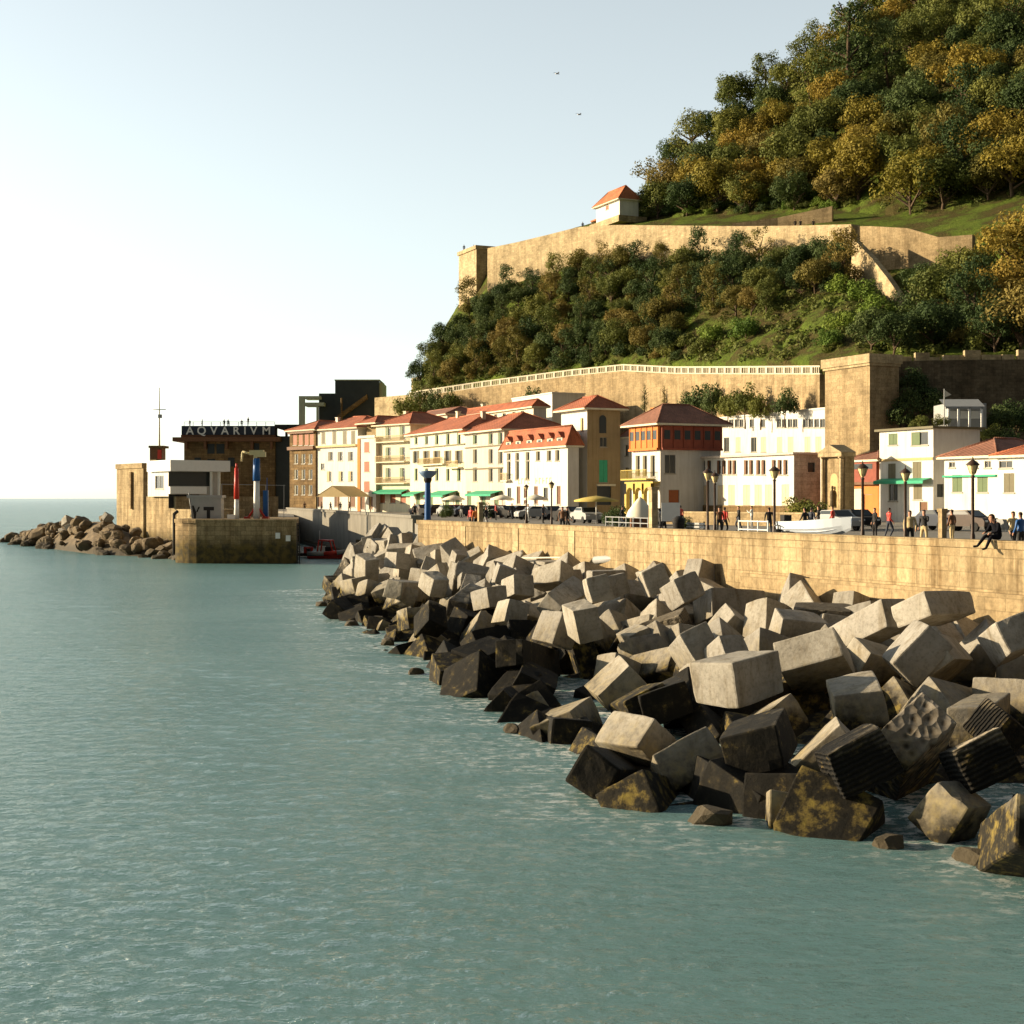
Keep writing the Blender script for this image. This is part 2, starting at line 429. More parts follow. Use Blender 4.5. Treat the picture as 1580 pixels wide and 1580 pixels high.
mb.build('fender_timber', [M['darkstone']], t)

# ------------------------------------------------------------------ sea wall
t = thing('sea_wall', 'long golden stone sea wall behind the concrete blocks, streaked and sunlit', 'wall', wall_pt(0, 0, 0))
mb = MB()
def wall_run(a0, a1, z0, z1, d0, d1, m=0):
    p = wall_pt(a0, d0, z0); mb.obox(p, WN * (d1 - d0) if False else Vector((WU.x, WU.y, 0)) * (a1 - a0), Vector((WN.x, WN.y, 0)) * (d1 - d0), (0, 0, z1 - z0), m)
wall_run(-60, 53.5, .5, WT - .28, -.55, .0)
mb.build('wall', [M['goldsmooth']], t)
mb = MB(); wall_run(-60, 53.6, WT - .28, WT, -.6, .07); mb.build('coping', [M['goldsmooth']], t)
for a in (31.8, 38.6, 46.0):
    mb = MB(); wall_run(a - .35, a + .35, .5, WT - .28, .002, .04); mb.build('pilaster', [M['fort']], t)
mb = MB(); wall_run(-60, 16, .4, 3.75, .003, .22); mb.build('footing', [M['gold']], t)

# ------------------------------------------------------------------ breakwater: a rubble core under separate concrete blocks
mb = MB(); na, nd = 130, 14
g_ = []
for i in range(na):
    a = -45 + i * (110 / (na - 1)); D = float(np.interp(a, W_AL, W_DD))
    for j in range(nd):
        d = -.5 + (D + 2.5) * j / (nd - 1)
        z = rip_z(a, d) - 1.15 + rnd.uniform(-.3, .3)
        g_.append(wall_pt(a, d, z))
for i in range(na - 1):
    for j in range(nd - 1):
        k = i * nd + j
        mb.face([g_[k], g_[k + nd], g_[k + nd + 1], g_[k + 1]])
cm, ct, cb = nodes('weathered_concrete')
def concrete(name, ribs=0, pits=0, weed=0.0, tide=0.0):
    m, t, b = nodes(name)
    g = t.nodes.new('ShaderNodeNewGeometry').outputs['Position']
    oi = t.nodes.new('ShaderNodeObjectInfo').outputs['Random']
    tc = t.nodes.new('ShaderNodeTexCoord').outputs['Object']
    base = ramp(t, noise(t, tc, 1.1, 7, .68), [(.25, (.21, .195, .17)), (.5, (.30, .283, .25)), (.78, (.38, .36, .325))])
    tone = ramp(t, oi, [(0, (.78, .77, .76)), (.5, (1, .98, .95)), (1, (1.12, 1.08, 1.0))])
    c = mix(t, 1.0, base, tone, 'MULTIPLY')
    sp = ramp(t, noise(t, tc, 9, 3, .7), [(.35, (.72, .71, .70)), (.5, (1, 1, 1))])
    c = mix(t, .7, c, sp, 'MULTIPLY')
    dr = ramp(t, noise(t, mapped(t, g, (2.2, 2.2, .35)), 1.2, 5, .7), [(.5, (1, 1, 1)), (.72, (.62, .56, .46))])
    c = mix(t, 1.0, c, dr, 'MULTIPLY')
    # tide line: black algae low down, yellow weed just above it
    sx = t.nodes.new('ShaderNodeSeparateXYZ'); t.links.new(g, sx.inputs[0])
    wob = noise(t, g, .55, 5, .65)
    ad = N(t, 'ShaderNodeMath', operation='MULTIPLY_ADD'); t.links.new(wob, ad.inputs[0]); ad.inputs[1].default_value = -2.2; t.links.new(sx.outputs['Z'], ad.inputs[2])
    wet = ramp(t, ad.outputs[0], [(.0, (1, 1, 1)), (.55, (0, 0, 0))])      # height minus wobble, in metres
    mr = N(t, 'ShaderNodeMapRange'); t.links.new(ad.outputs[0], mr.inputs[0])
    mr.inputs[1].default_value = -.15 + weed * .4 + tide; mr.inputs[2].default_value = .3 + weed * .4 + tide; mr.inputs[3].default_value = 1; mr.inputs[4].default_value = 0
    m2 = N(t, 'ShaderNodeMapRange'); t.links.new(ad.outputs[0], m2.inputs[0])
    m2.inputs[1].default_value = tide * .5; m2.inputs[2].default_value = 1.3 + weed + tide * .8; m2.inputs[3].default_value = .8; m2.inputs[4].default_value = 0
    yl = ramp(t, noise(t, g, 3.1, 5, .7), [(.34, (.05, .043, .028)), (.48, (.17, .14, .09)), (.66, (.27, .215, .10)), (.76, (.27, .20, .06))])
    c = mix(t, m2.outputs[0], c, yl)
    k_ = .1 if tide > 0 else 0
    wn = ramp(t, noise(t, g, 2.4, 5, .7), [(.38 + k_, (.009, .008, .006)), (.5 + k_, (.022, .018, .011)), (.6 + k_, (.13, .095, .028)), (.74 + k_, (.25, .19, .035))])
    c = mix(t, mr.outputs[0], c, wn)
    h = noise(t, tc, 6, 6, .7)
    if ribs:
        wv = N(t, 'ShaderNodeTexWave', Scale=2.9, Distortion=3.2, Detail=4); t.links.new(tc, wv.inputs['Vector'])
        c = mix(t, 1.0, c, ramp(t, wv.outputs['Fac'], [(.1, (.35, .33, .3)), (.5, (1.15, 1.1, 1.05))]), 'MULTIPLY')
        h = wv.outputs['Fac']
    if pits:
        vo = N(t, 'ShaderNodeTexVoronoi', Scale=4.2); t.links.new(tc, vo.inputs['Vector'])
        c = mix(t, 1.0, c, ramp(t, vo.outputs['Distance'], [(.12, (.28, .24, .19)), (.42, (1.15, 1.08, 1.0))]), 'MULTIPLY')
        h = vo.outputs['Distance']
    t.links.new(c, b.inputs['Base Color']); b.inputs['Roughness'].default_value = .9; b.inputs['Specular IOR Level'].default_value = .2
    bump(t, b, h, .9 if ribs or pits else .45, .12 if ribs or pits else .05)
    return m
bpy.data.materials.remove(cm)
M['conc'] = concrete('weathered_concrete'); M['concweed'] = concrete('weedy_concrete', weed=1.0)
M['conclit'] = concrete('lit_tone_concrete', tide=-.9); M['concshade'] = concrete('algae_and_shade_concrete', tide=1.1); M['concrib'] = concrete('ribbed_concrete', ribs=1, tide=.9); M['concpit'] = concrete('pitted_concrete', pits=1, tide=-.2)  # pale and black copies carry lit and shaded tones besides the algae
o = mb.build('rubble', [M['concweed']]); tag(o, kind='structure')

def block_mesh(s, seed, bev=.055):
    import bmesh
    r = random.Random(seed); bm = bmesh.new()
    bmesh.ops.create_cube(bm, size=1)
    for v in bm.verts:
        v.co = Vector((v.co.x * s[0], v.co.y * s[1], v.co.z * s[2])) + Vector((r.gauss(0, 1), r.gauss(0, 1), r.gauss(0, 1))) * .035 * min(s)
    bmesh.ops.subdivide_edges(bm, edges=bm.edges[:], cuts=3, use_grid_fill=True)
    for v in bm.verts:
        k = r.random()
        v.co += Vector((r.gauss(0, 1), r.gauss(0, 1), r.gauss(0, 1))) * .006
        nb = len(v.link_edges)
        if nb == 3: v.co *= 1 - r.uniform(.0, .035)
    ed = [e for e in bm.edges if len(e.link_faces) == 2 and e.calc_face_angle(0) > .8]
    if ed: bmesh.ops.bevel(bm, geom=ed, offset=bev * r.uniform(.5, 1.3), segments=2, affect='EDGES', profile=.6)
    me = bpy.data.meshes.new('concrete_block'); bm.to_mesh(me); bm.free()
    return me
HAND = [
(7.41,30.69,1.33,0.33,-0.418,-0.634,-0.561,1.06,1.38,2.0,'ribbed'),
(9.2,33.59,0.71,-0.16,0.383,0.769,0.486,1.0,1.66,5.01,'pitted'),
(9.04,29.43,0.48,-0.491,0.111,0.625,-0.597,1.0,1.13,1.0,'plain'),
(9.81,30.02,1.44,-0.523,0.096,0.845,-0.066,1.0,1.64,1.14,'ribbed'),
(11.87,34.91,1.32,-0.575,0.13,0.459,-0.665,1.0,1.01,1.0,'ribbed'),
(12.17,37.1,1.25,0.148,-0.178,-0.67,0.705,1.0,1.0,4.04,'plain'),
(9.39,26.19,0.65,-0.287,0.639,-0.459,0.546,2.51,1.0,1.0,'weedy'),
(11.91,42.06,2.47,0.294,0.668,0.621,0.285,1.86,1.56,1.0,'plain'),
(14.45,41.34,2.92,-0.553,0.112,0.817,-0.119,1.0,1.78,1.0,'plain'),
(13.01,43.28,2.18,0.401,-0.221,-0.888,-0.027,1.0,4.41,1.0,'plain'),
(12.14,48.5,2.64,0.677,-0.004,-0.683,0.272,1.0,3.13,1.0,'plain'),
(11.25,37.38,2.57,-0.654,-0.082,0.752,-0.001,1.0,1.39,1.0,'plain'),
(9.47,39.21,1.46,0.512,-0.54,-0.546,0.385,2.15,1.0,1.34,'plain'),
(14.92,48.95,3.41,-0.767,-0.12,0.518,-0.36,1.0,1.0,1.0,'plain'),
(15.32,46.31,3.64,0.686,0.231,-0.666,0.182,1.0,1.11,1.0,'plain'),
(15.83,45.4,3.56,0.69,0.196,-0.666,0.205,1.0,1.0,1.0,'plain'),
(14.35,50.99,3.76,-0.745,0.012,0.667,0.022,1.0,1.85,1.0,'plain'),
(9.24,60.68,2.34,0.407,-0.488,-0.471,0.612,2.33,1.34,2.38,'plain'),
(8.79,50.52,1.32,-0.332,0.468,0.383,-0.724,2.12,1.33,1.27,'plain'),
(6.28,39.67,2.01,-0.625,-0.235,0.696,-0.265,1.23,1.58,2.02,'plain'),
(6.57,46.03,1.58,-0.607,0.016,0.693,-0.388,1.0,2.37,1.0,'plain'),
(9.19,43.14,2.04,0.193,-0.647,-0.558,-0.482,1.0,1.93,2.18,'plain'),
(6.74,37.81,0.87,0.948,-0.109,-0.26,0.149,1.31,2.48,1.0,'weedy'),
(5.72,33.09,1.33,0.805,-0.092,-0.106,0.577,2.05,1.33,1.01,'plain'),
(6.1,31.29,-0.08,-0.602,0.796,-0.056,-0.004,1.11,1.0,2.02,'plain'),
(7.89,35.59,0.54,0.189,0.342,0.626,-0.674,1.64,1.0,1.68,'plain'),
(4.26,34.76,0.44,-0.703,-0.5,-0.27,0.428,1.0,1.5,2.19,'plain'),
(3.14,36.19,0.88,-0.863,-0.115,0.394,-0.296,1.0,1.67,1.0,'weedy'),
(2.33,35.03,0.22,0.393,-0.308,0.708,0.499,1.0,1.0,3.58,'plain'),
(4.43,42.53,0.88,-0.983,0.037,0.174,-0.041,1.57,1.97,1.0,'plain'),
(3.89,42.71,0.72,-0.963,0.09,0.224,-0.119,1.4,2.06,1.0,'weedy'),
(3.49,47.82,0.73,-0.62,0.185,0.292,-0.704,1.79,1.57,1.0,'plain'),
(1.68,42.62,0.22,-0.784,0.136,0.138,-0.59,2.63,1.37,1.0,'plain'),
(1.59,41.54,0.11,0.015,-0.677,-0.733,0.068,1.88,1.18,1.0,'weedy'),
(0.44,46.46,-0.46,-0.26,0.137,-0.927,0.234,1.01,3.12,1.0,'plain'),
(0.75,50.36,0.39,0.322,0.434,0.609,-0.581,1.0,1.31,1.86,'plain'),
(-0.14,47.78,-0.01,0.253,0.315,0.602,-0.689,1.0,1.0,2.1,'plain'),
(-1.09,55.11,0.8,0.905,0.136,-0.048,0.4,2.06,1.35,1.0,'plain'),
(0.63,53.22,1.01,0.022,0.133,0.986,-0.096,1.02,5.7,1.0,'plain'),
(-3.7,64.83,1.38,0.334,0.821,-0.417,0.201,1.45,1.0,1.27,'plain'),
(-3.89,65.58,0.43,-0.535,0.26,0.396,-0.699,1.9,1.12,1.0,'weedy'),
(-6.14,78.77,1.35,-0.794,-0.005,0.558,-0.241,1.0,3.03,1.0,'plain'),
(-5.24,73.18,0.74,-0.657,0.183,0.275,-0.678,1.83,1.0,1.0,'weedy'),
(-4.74,67.59,1.31,-0.648,-0.068,0.738,-0.178,1.0,1.83,1.0,'weedy'),
(-7.47,84.75,1.43,-0.788,0.076,0.276,-0.545,1.68,1.03,1.0,'plain'),
(-8.64,85.71,1.47,-0.742,-0.085,0.569,-0.345,1.0,1.19,1.0,'plain'),
(-11.35,95.35,1.07,0.639,-0.046,-0.571,0.513,1.0,1.43,1.0,'plain'),
(-9.7,87.63,1.61,-0.636,-0.156,0.726,-0.212,1.0,1.98,1.0,'weedy'),
(-9.11,89.32,2.66,-0.662,-0.3,0.68,-0.097,1.5,1.42,1.0,'plain'),
(-7.17,89.39,3.1,0.723,0.177,-0.631,0.219,1.0,1.62,1.0,'plain'),
(-4.12,75.13,2.48,0.731,0.289,-0.611,0.092,1.0,1.4,1.0,'plain'),
(-5.84,79.33,1.9,-0.769,0.11,0.625,0.071,1.0,4.74,1.0,'plain'),
(-9.9,84.19,0.51,0.693,-0.377,-0.319,0.525,3.53,1.0,1.0,'weedy'),
(-0.04,62.89,1.92,0.786,0.031,-0.597,0.158,1.0,2.03,1.0,'plain'),
(-1.08,66.96,2.27,0.654,0.118,-0.708,0.24,1.0,1.73,1.0,'plain'),
(1.95,69.66,3.15,0.741,0.157,-0.535,0.374,1.0,1.93,1.0,'plain'),
(2.3,63.41,2.5,0.862,-0.007,-0.443,-0.247,1.0,3.04,1.0,'plain'),
(1.73,54.98,1.94,-0.796,-0.167,0.531,-0.236,1.27,1.43,1.0,'plain'),
(0.27,68.93,2.69,-0.701,-0.046,0.678,-0.218,1.0,1.61,1.0,'plain'),
(-2.2,70.25,1.85,-0.781,-0.15,0.0,-0.606,3.2,1.08,1.0,'plain'),
(-0.41,73.86,3.01,0.806,0.023,-0.59,0.042,1.0,2.0,1.0,'plain'),
(2.73,55.09,2.05,0.62,-0.12,-0.774,-0.048,1.11,3.32,1.0,'plain'),
(4.65,47.97,2.33,-0.495,-0.456,0.604,-0.426,1.0,1.32,2.24,'plain'),
(2.58,53.06,2.4,-0.636,-0.146,0.757,-0.034,1.26,1.57,1.0,'plain'),
(4.31,61.82,3.18,-0.597,-0.112,0.777,-0.165,1.0,1.54,1.0,'plain'),
(6.96,58.39,3.2,0.553,0.015,-0.811,0.19,1.0,1.8,1.0,'plain'),
(5.94,46.76,2.09,-0.512,0.031,0.842,-0.164,1.0,1.96,1.0,'plain'),
(3.72,61.76,3.06,-0.616,0.007,0.786,-0.056,1.15,1.96,1.0,'plain'),
(6.09,60.85,3.49,0.561,-0.03,-0.826,0.035,1.12,1.99,1.0,'plain')]
LIT_IDX = (2, 24, 25, 26, 27, 31, 32, 34, 40, 19, 20); SHADE_IDX = (23, 28, 29, 35, 36, 37, 38, 59, 39, 52, 33)  # lit-looking blocks get pale, shaded-looking ones black: shade put into the colour
HAND = [b[:10] + ('bare' if i in LIT_IDX else 'black' if i in SHADE_IDX else b[10],) for i, b in enumerate(HAND) if i not in (11, 13, 14, 15, 16, 61, 62)]
blocks = []
def add_block(c, q, s, look, seed):
    me = block_mesh(s, seed)
    me.materials.append(M[{'plain': 'conc', 'weedy': 'concweed', 'ribbed': 'concrib', 'pitted': 'concpit', 'bare': 'conclit', 'black': 'concshade'}[look]])
    o = link('concrete_block', me); o.location = c; o.rotation_mode = 'QUATERNION'; o.rotation_quaternion = q
    blocks.append((o, look, max(s), s[0] * s[1] * s[2]))
for i, b in enumerate(HAND):
    look = b[10]
    add_block(b[0:3], b[3:7], b[7:10], look, i)
hc = [Vector(b[0:3]) for b in HAND]; hs_ = [max(b[7:10]) for b in HAND]
fr = random.Random(21); cell = []
a = -26.
while a < 62:
    D = float(np.interp(a, W_AL, W_DD)); d = .9
    while d < D + .3:
        cell.append((a + fr.uniform(-.6, .6), d + fr.uniform(-.5, .5))); d += 1.62
    a += 1.8
if True:                                     # the rounded head of the breakwater, past the end of the wall
    for k in range(34): cell.append((fr.uniform(53, 62), fr.uniform(-3.5, 3.5)))
toe = []
a = -22.
while a < 58:                               # the toe: half-drowned blocks along the waterline
    toe.append((a + fr.uniform(-.4, .4), float(np.interp(a, W_AL, W_DD)) + fr.uniform(-2.2, -.4))); a += 1.5
cell2 = []
for a, d in cell:
    D = float(np.interp(a, W_AL, W_DD))
    z = rip_z(a, d) - .75 + fr.uniform(-.35, .2)
    if a > 54 and d < 0: z = rip_z(a, 0) * .8 + fr.uniform(-.4, .3) - .35 * -d
    c = wall_pt(a, d, z)
    px, py = pix(c)
    if px > 1660 or (a < 55.5 and d < .3): continue
    near = min((c - h).length - .42 * s for h, s in zip(hc, hs_))
    cell2.append((near, a, d, c))
cell2.sort(key=lambda x: -x[0])
for n_, (near, a, d, c) in enumerate(cell2):
    if near < .4 or len(blocks) >= 258: continue
    s = [fr.uniform(1.9, 2.9), fr.uniform(1.35, 2.0), fr.uniform(.75, 1.4)]; fr.shuffle(s)
    
    if d > .78 * float(np.interp(a, W_AL, W_DD)): s = [v * .74 for v in s]
    big = max(s)
    if near < .5 * big: s = [v * max(.5, near / (.5 * big)) for v in s]
    drop = False
    for h, hsz in zip(hc, hs_):              # keep clear of the measured blocks, and of the view of them
        if c.y > h.y + .2: continue
        for _ in range(4):
            pc, ph = pix(c), pix(h); k = h.y / FPX
            if abs(pc[0] - ph[0]) * k < .28 * (hsz + big) and (ph[1] - pc[1]) * k > -.26 * (hsz + big): c = c - Vector((0, 0, .35))
            else: break
        else: drop = True
    if drop or c.z < -1.1: continue
    q = Quaternion((fr.gauss(0, 1), fr.gauss(0, 1), fr.gauss(0, 1), fr.gauss(0, 1))).normalized()
    best = None
    for _ in range(7):
        q_ = Quaternion((fr.gauss(0, 1), fr.gauss(0, 1), fr.gauss(0, 1), fr.gauss(0, 1))).normalized(); vw = (Vector((0, 0, EYE)) - c).normalized(); sc = 0
        for ax in ((1, 0, 0), (0, 1, 0), (0, 0, 1)):
            for sg in (-1, 1):
                n_v = q_ @ (Vector(ax) * sg); a_ = n_v.dot(vw)
                if a_ > .05: l_ = n_v.dot(sd); sc += a_ * (1.0 if l_ > .6 else .8 if l_ < .02 else -.6)
        if best is None or sc > best[0]: best = (sc, q_)
    q = best[1]
    if fr.random() < .22:                    # some lie nearly flat
        q = Quaternion((0, 0, 1), fr.uniform(0, 6.28)) @ Quaternion((1, 0, 0), fr.gauss(0, .3)) @ Quaternion((0, 1, 0), fr.gauss(0, .3))
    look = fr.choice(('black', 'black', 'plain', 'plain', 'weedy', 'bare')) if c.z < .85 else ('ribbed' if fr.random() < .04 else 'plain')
    add_block(c, q, s, look, 1000 + n_)

for n_, (px, py, Y, s) in enumerate(((1162, 1232, 32.6, (2.0, 1.6, 1.4)), (1118, 1222, 33.5, (1.7, 1.5, 1.2)), (1215, 1240, 31.8, (1.6, 1.6, 1.1)), (1440, 940, 46.5, (2.2, 1.6, .8)))):
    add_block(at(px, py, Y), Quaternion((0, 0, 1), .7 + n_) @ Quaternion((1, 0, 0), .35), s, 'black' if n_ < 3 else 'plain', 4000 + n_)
for n_, (a, d) in enumerate(toe):
    c = wall_pt(a, d, fr.uniform(-.75, .05)); px, py = pix(c)
    if px > 1640 or len(blocks) >= 300: continue
    if any((Vector(o.location) - c).length < .8 for o, *_ in blocks): continue
    s = [fr.uniform(1.2, 2.0) for _ in range(3)]
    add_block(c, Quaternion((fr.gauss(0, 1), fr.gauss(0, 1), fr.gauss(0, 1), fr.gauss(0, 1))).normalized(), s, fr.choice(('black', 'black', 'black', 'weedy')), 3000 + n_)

ORD = ['', 'second ', 'third ', 'fourth ', 'fifth ', 'sixth ', 'seventh ', 'eighth ', 'ninth ', 'tenth ', 'eleventh ', 'twelfth ', 'thirteenth ', 'fourteenth ', 'fifteenth ', 'sixteenth ', 'seventeenth ', 'eighteenth ', 'nineteenth ', 'twentieth ']
def ordinals(items, keyf, px, start):
    """items share a cell; say which one by counting from a side"""
    items = sorted(items, key=px); n = len(items); out = []
    for k, it in enumerate(items):
        if n == 1: out.append((it, ''))
        elif k < (n + 1) // 2: out.append((it, 'leftmost' if k == 0 else ORD[k] + 'from the left'))
        else: out.append((it, 'rightmost' if k == n - 1 else ORD[n - 1 - k] + 'from the right'))
    return out
MARKS = [(520, 'red boat'), (640, 'sea wall end'), (745, 'stone wall post'), (835, 'parked cars'), (925, 'ochre tower'), (1010, 'arcaded house'), (1097, 'twin lamps'), (1195, 'lone lamp'), (1265, 'white dinghy'), (1330, 'brick house lamp'), (1410, 'tan man'), (1515, 'sitter'), (1640, 'picture edge')]
cells = {}
for o, look, big, vol in blocks:
    c = o.location; a, d = along(c.x, c.y); D = float(np.interp(a, W_AL, W_DD)); f = d / D
    tier = 'at the waterline' if f > .84 else 'low down' if f > .62 else 'halfway up' if f > .38 else 'high up' if f > .17 else 'against the wall foot'
    px, py = pix(c)
    mk = min(MARKS, key=lambda m: abs(m[0] - px))[1]
    cells.setdefault((tier, mk), []).append((o, look, big, px))
for (tier, mk), its in cells.items():
    for (o, look, big, px), pos in ordinals(its, None, lambda i: i[3], 'x'):
        adj = {'plain': '', 'weedy': 'weed-stained ', 'ribbed': 'ribbed ', 'pitted': 'pitted ', 'bare': 'pale ', 'black': 'dark '}[look]
        adj = ('big ' if big > 2.35 else 'small ' if big < 1.35 else '') + adj
        tag(o, f'{adj}concrete block {tier} below the {mk}' + (', ' + pos if pos else ''), 'concrete block', 'concrete blocks heaped in front of the sea wall')

# ------------------------------------------------------------------ hill
HILL = {  # px: (retaining wall top, fort wall foot, fort terrace, forest edge, mid slope, ridge) as (py, distance)
 560: ((760, 300), (760, 308), (760, 314), (760, 330), (760, 345), (760, 360)),
 625: ((680, 292), (680, 300), (680, 305), (680, 320), (680, 330), (680, 345)),
 642: ((608, 288), (592, 302), (593, 308), (598, 322), (606, 335), (612, 350)),
 660: ((604, 284), (558, 303), (557, 310), (557, 325), (560, 340), (562, 355)),
 708: ((598, 276), (478, 318), (474, 325), (472, 335), (472, 345), (474, 360)),
 760: ((590, 270), (442, 306), (392, 316), (388, 335), (388, 350), (388, 365)),
 900: ((572, 250), (406, 285), (357, 295), (352, 315), (352, 330), (352, 345)),
 980: ((564, 238), (402, 273), (352, 283), (340, 300), (318, 318), (322, 345)),
 1050: ((559, 226), (402, 263), (352, 273), (335, 288), (262, 318), (252, 345)),
 1150: ((558, 206), (403, 251), (350, 262), (330, 278), (230, 315), (172, 350)),
 1290: ((556, 184), (404, 233), (350, 245), (325, 262), (180, 305), (72, 350)),
 1400: ((548, 177), (452, 215), (372, 228), (335, 245), (150, 300), (-25, 360)),
 1500: ((545, 175), (470, 204), (352, 222), (320, 240), (110, 295), (-90, 365)),
 1600: ((542, 173), (470, 198), (342, 215), (300, 235), (90, 290), (-130, 365)),
 1760: ((540, 171), (470, 192), (330, 210), (290, 228), (80, 280), (-150, 360)),
 2000: ((540, 169), (470, 186), (330, 200), (290, 212), (90, 265), (-130, 345)),
}
HK = sorted(HILL)
def hill_pt(px, row):
    """row 0..5, fractional"""
    i0 = min(int(row), 4); f = row - i0
    def one(i):
        py = np.interp(px, HK, [HILL[k][i][0] for k in HK]); Y = np.interp(px, HK, [HILL[k][i][1] for k in HK])
        return at(px, float(py), float(Y))
    return one(i0).lerp(one(i0 + 1), f)
mb = MB(); hr = random.Random(8)
st = np.linspace(560, 2000, 110); rws = np.concatenate([np.linspace(0, 1, 12), np.linspace(1, 2, 3)[1:], np.linspace(2, 3, 3)[1:], np.linspace(3, 5, 16)[1:]])
gr = []
for px in st:
    line = []
    b0 = hill_pt(px, 0)
    back = Vector((EV.x, EV.y, 0))
    line.append(Vector((b0.x - back.x * 2.0, b0.y - back.y * 2.0, 3.0)))
    for r in rws:
        p = hill_pt(px, r)
        k = .5 if 0 < r < .95 or 3 < r else .0
        line.append(p + Vector((hr.uniform(-1, 1) * k, hr.uniform(-1, 1) * k, hr.uniform(-1, 1) * k)))
    e = hill_pt(px, 5); back2 = Vector((.25, 1, 0))
    for s_, dz in ((30, 2), (90, -12), (200, -60), (320, -150)):
        line.append(Vector((e.x + back2.x * s_, e.y + back2.y * s_, max(-1, e.z + dz))))
    gr.append(line)
for i in range(len(gr) - 1):
    for j in range(len(gr[0]) - 1):
        mb.face([gr[i][j], gr[i + 1][j], gr[i + 1][j + 1], gr[i][j + 1]], sm=True)
m, t_, b = nodes('hill_grass')
g = t_.nodes.new('ShaderNodeNewGeometry').outputs['Position']
c = ramp(t_, noise(t_, g, .16, 6, .7), [(.3, (.12, .088, .038)), (.44, (.075, .068, .022)), (.56, (.105, .155, .024)), (.75, (.165, .20, .035))])
c = mix(t_, 1.0, c, ramp(t_, noise(t_, g, 2.2, 5, .75), [(.3, (.55, .55, .5)), (.7, (1.25, 1.2, 1.1))]), 'MULTIPLY')
t_.links.new(c, b.inputs['Base Color']); b.inputs['Roughness'].default_value = .95; b.inputs['Specular IOR Level'].default_value = .1
bump(t_, b, noise(t_, g, 1.4, 6, .75), 1.0, .6)
o = mb.build('hill', [m], uv=False); tag(o, kind='structure')
# ground of the point beyond the mole
mb = MB()
pt = [at(*v) for v in ((292, 0, 166), (458, 0, 166), (452, 0, 240), (452, 0, 470), (225, 0, 470), (188, 0, 216), (225, 0, 208), (236, 0, 188), (272, 0, 179), (280, 0, 168))]
mb.prism([(p.x, p.y) for p in pt], -2, 4.4); tag(mb.build('promontory', [M['asphalt']]), kind='structure')
# ------------------------------------------------------------------ buildings
WCACHE = {}
def window_meshes(w, h, style):
    key = (w, h, style)
    if key in WCACHE: return WCACHE[key]
    kind, _, mt = style.partition(':')
    out = []
    f = .055
    mb = MB()
    if kind != 'hole':
        mb.obox((-w / 2, .08, 0), (f, 0, 0), (0, .07, 0), (0, 0, h)); mb.obox((w / 2 - f, .08, 0), (f, 0, 0), (0, .07, 0), (0, 0, h))
        mb.obox((-w / 2 + f, .08, 0), (w - 2 * f, 0, 0), (0, .07, 0), (0, 0, f)); mb.obox((-w / 2 + f, .08, h - f), (w - 2 * f, 0, 0), (0, .07, 0), (0, 0, f))
        if kind in ('plain', 'open'): mb.obox((-.03, .085, f), (.06, 0, 0), (0, .05, 0), (0, 0, h - 2 * f))
        mb.obox((-w / 2 - .08, -.07, -.12), (w + .16, 0, 0), (0, .2, 0), (0, 0, .115))
    else:
        mb.obox((-w / 2 - .02, .16, -.02), (w + .04, 0, 0), (0, .02, 0), (0, 0, h + .04))
    fm = M['frame'] if kind != 'hole' else M['glass']
    def mesh(b, name, m):
        o = b.build(name, [m]); me = o.data; bpy.data.objects.remove(o); return me
    out.append(('window', mesh(mb, 'window', fm), None))
    if kind in ('plain', 'open'):
        mb = MB(); mb.face([(-w / 2, .12, 0), (w / 2, .12, 0), (w / 2, .12, h), (-w / 2, .12, h)])
        out.append(('pane', mesh(mb, 'pane', M['glass']), 'sub'))
    if kind in ('shut', 'half'):
        for s in (-1, 1):
            if kind == 'half' and s == 1:
                mb = MB(); mb.face([(0, .12, 0), (w / 2, .12, 0), (w / 2, .12, h), (0, .12, h)])
                out.append(('pane', mesh(mb, 'pane', M['glass']), 'sub')); continue
            mb = MB(); x0 = -w / 2 + .02 if s < 0 else .015
            mb.obox((x0, .02, .03), (w / 2 - .035, 0, 0), (0, .045, 0), (0, 0, h - .06))
            out.append(('shutter', mesh(mb, 'shutter', M[mt]), 'sub'))
    if kind == 'open':
        for s in (-1, 1):
            mb = MB(); x0 = -w - .0 if s < 0 else w / 2 + .01
            mb.obox((x0, -.055, .0), (w / 2 - .02, 0, 0), (0, .045, 0), (0, 0, h))
            out.append(('shutter', mesh(mb, 'shutter', M[mt]), 'sub'))
    if kind == 'door':
        mb = MB(); mb.obox((-w / 2 + f, .1, .0), (w - 2 * f, 0, 0), (0, .04, 0), (0, 0, h - f))
        out[0] = ('door', out[0][1], None); out.append(('leaf', mesh(mb, 'leaf', M[mt]), 'sub'))
    WCACHE[key] = out
    return out

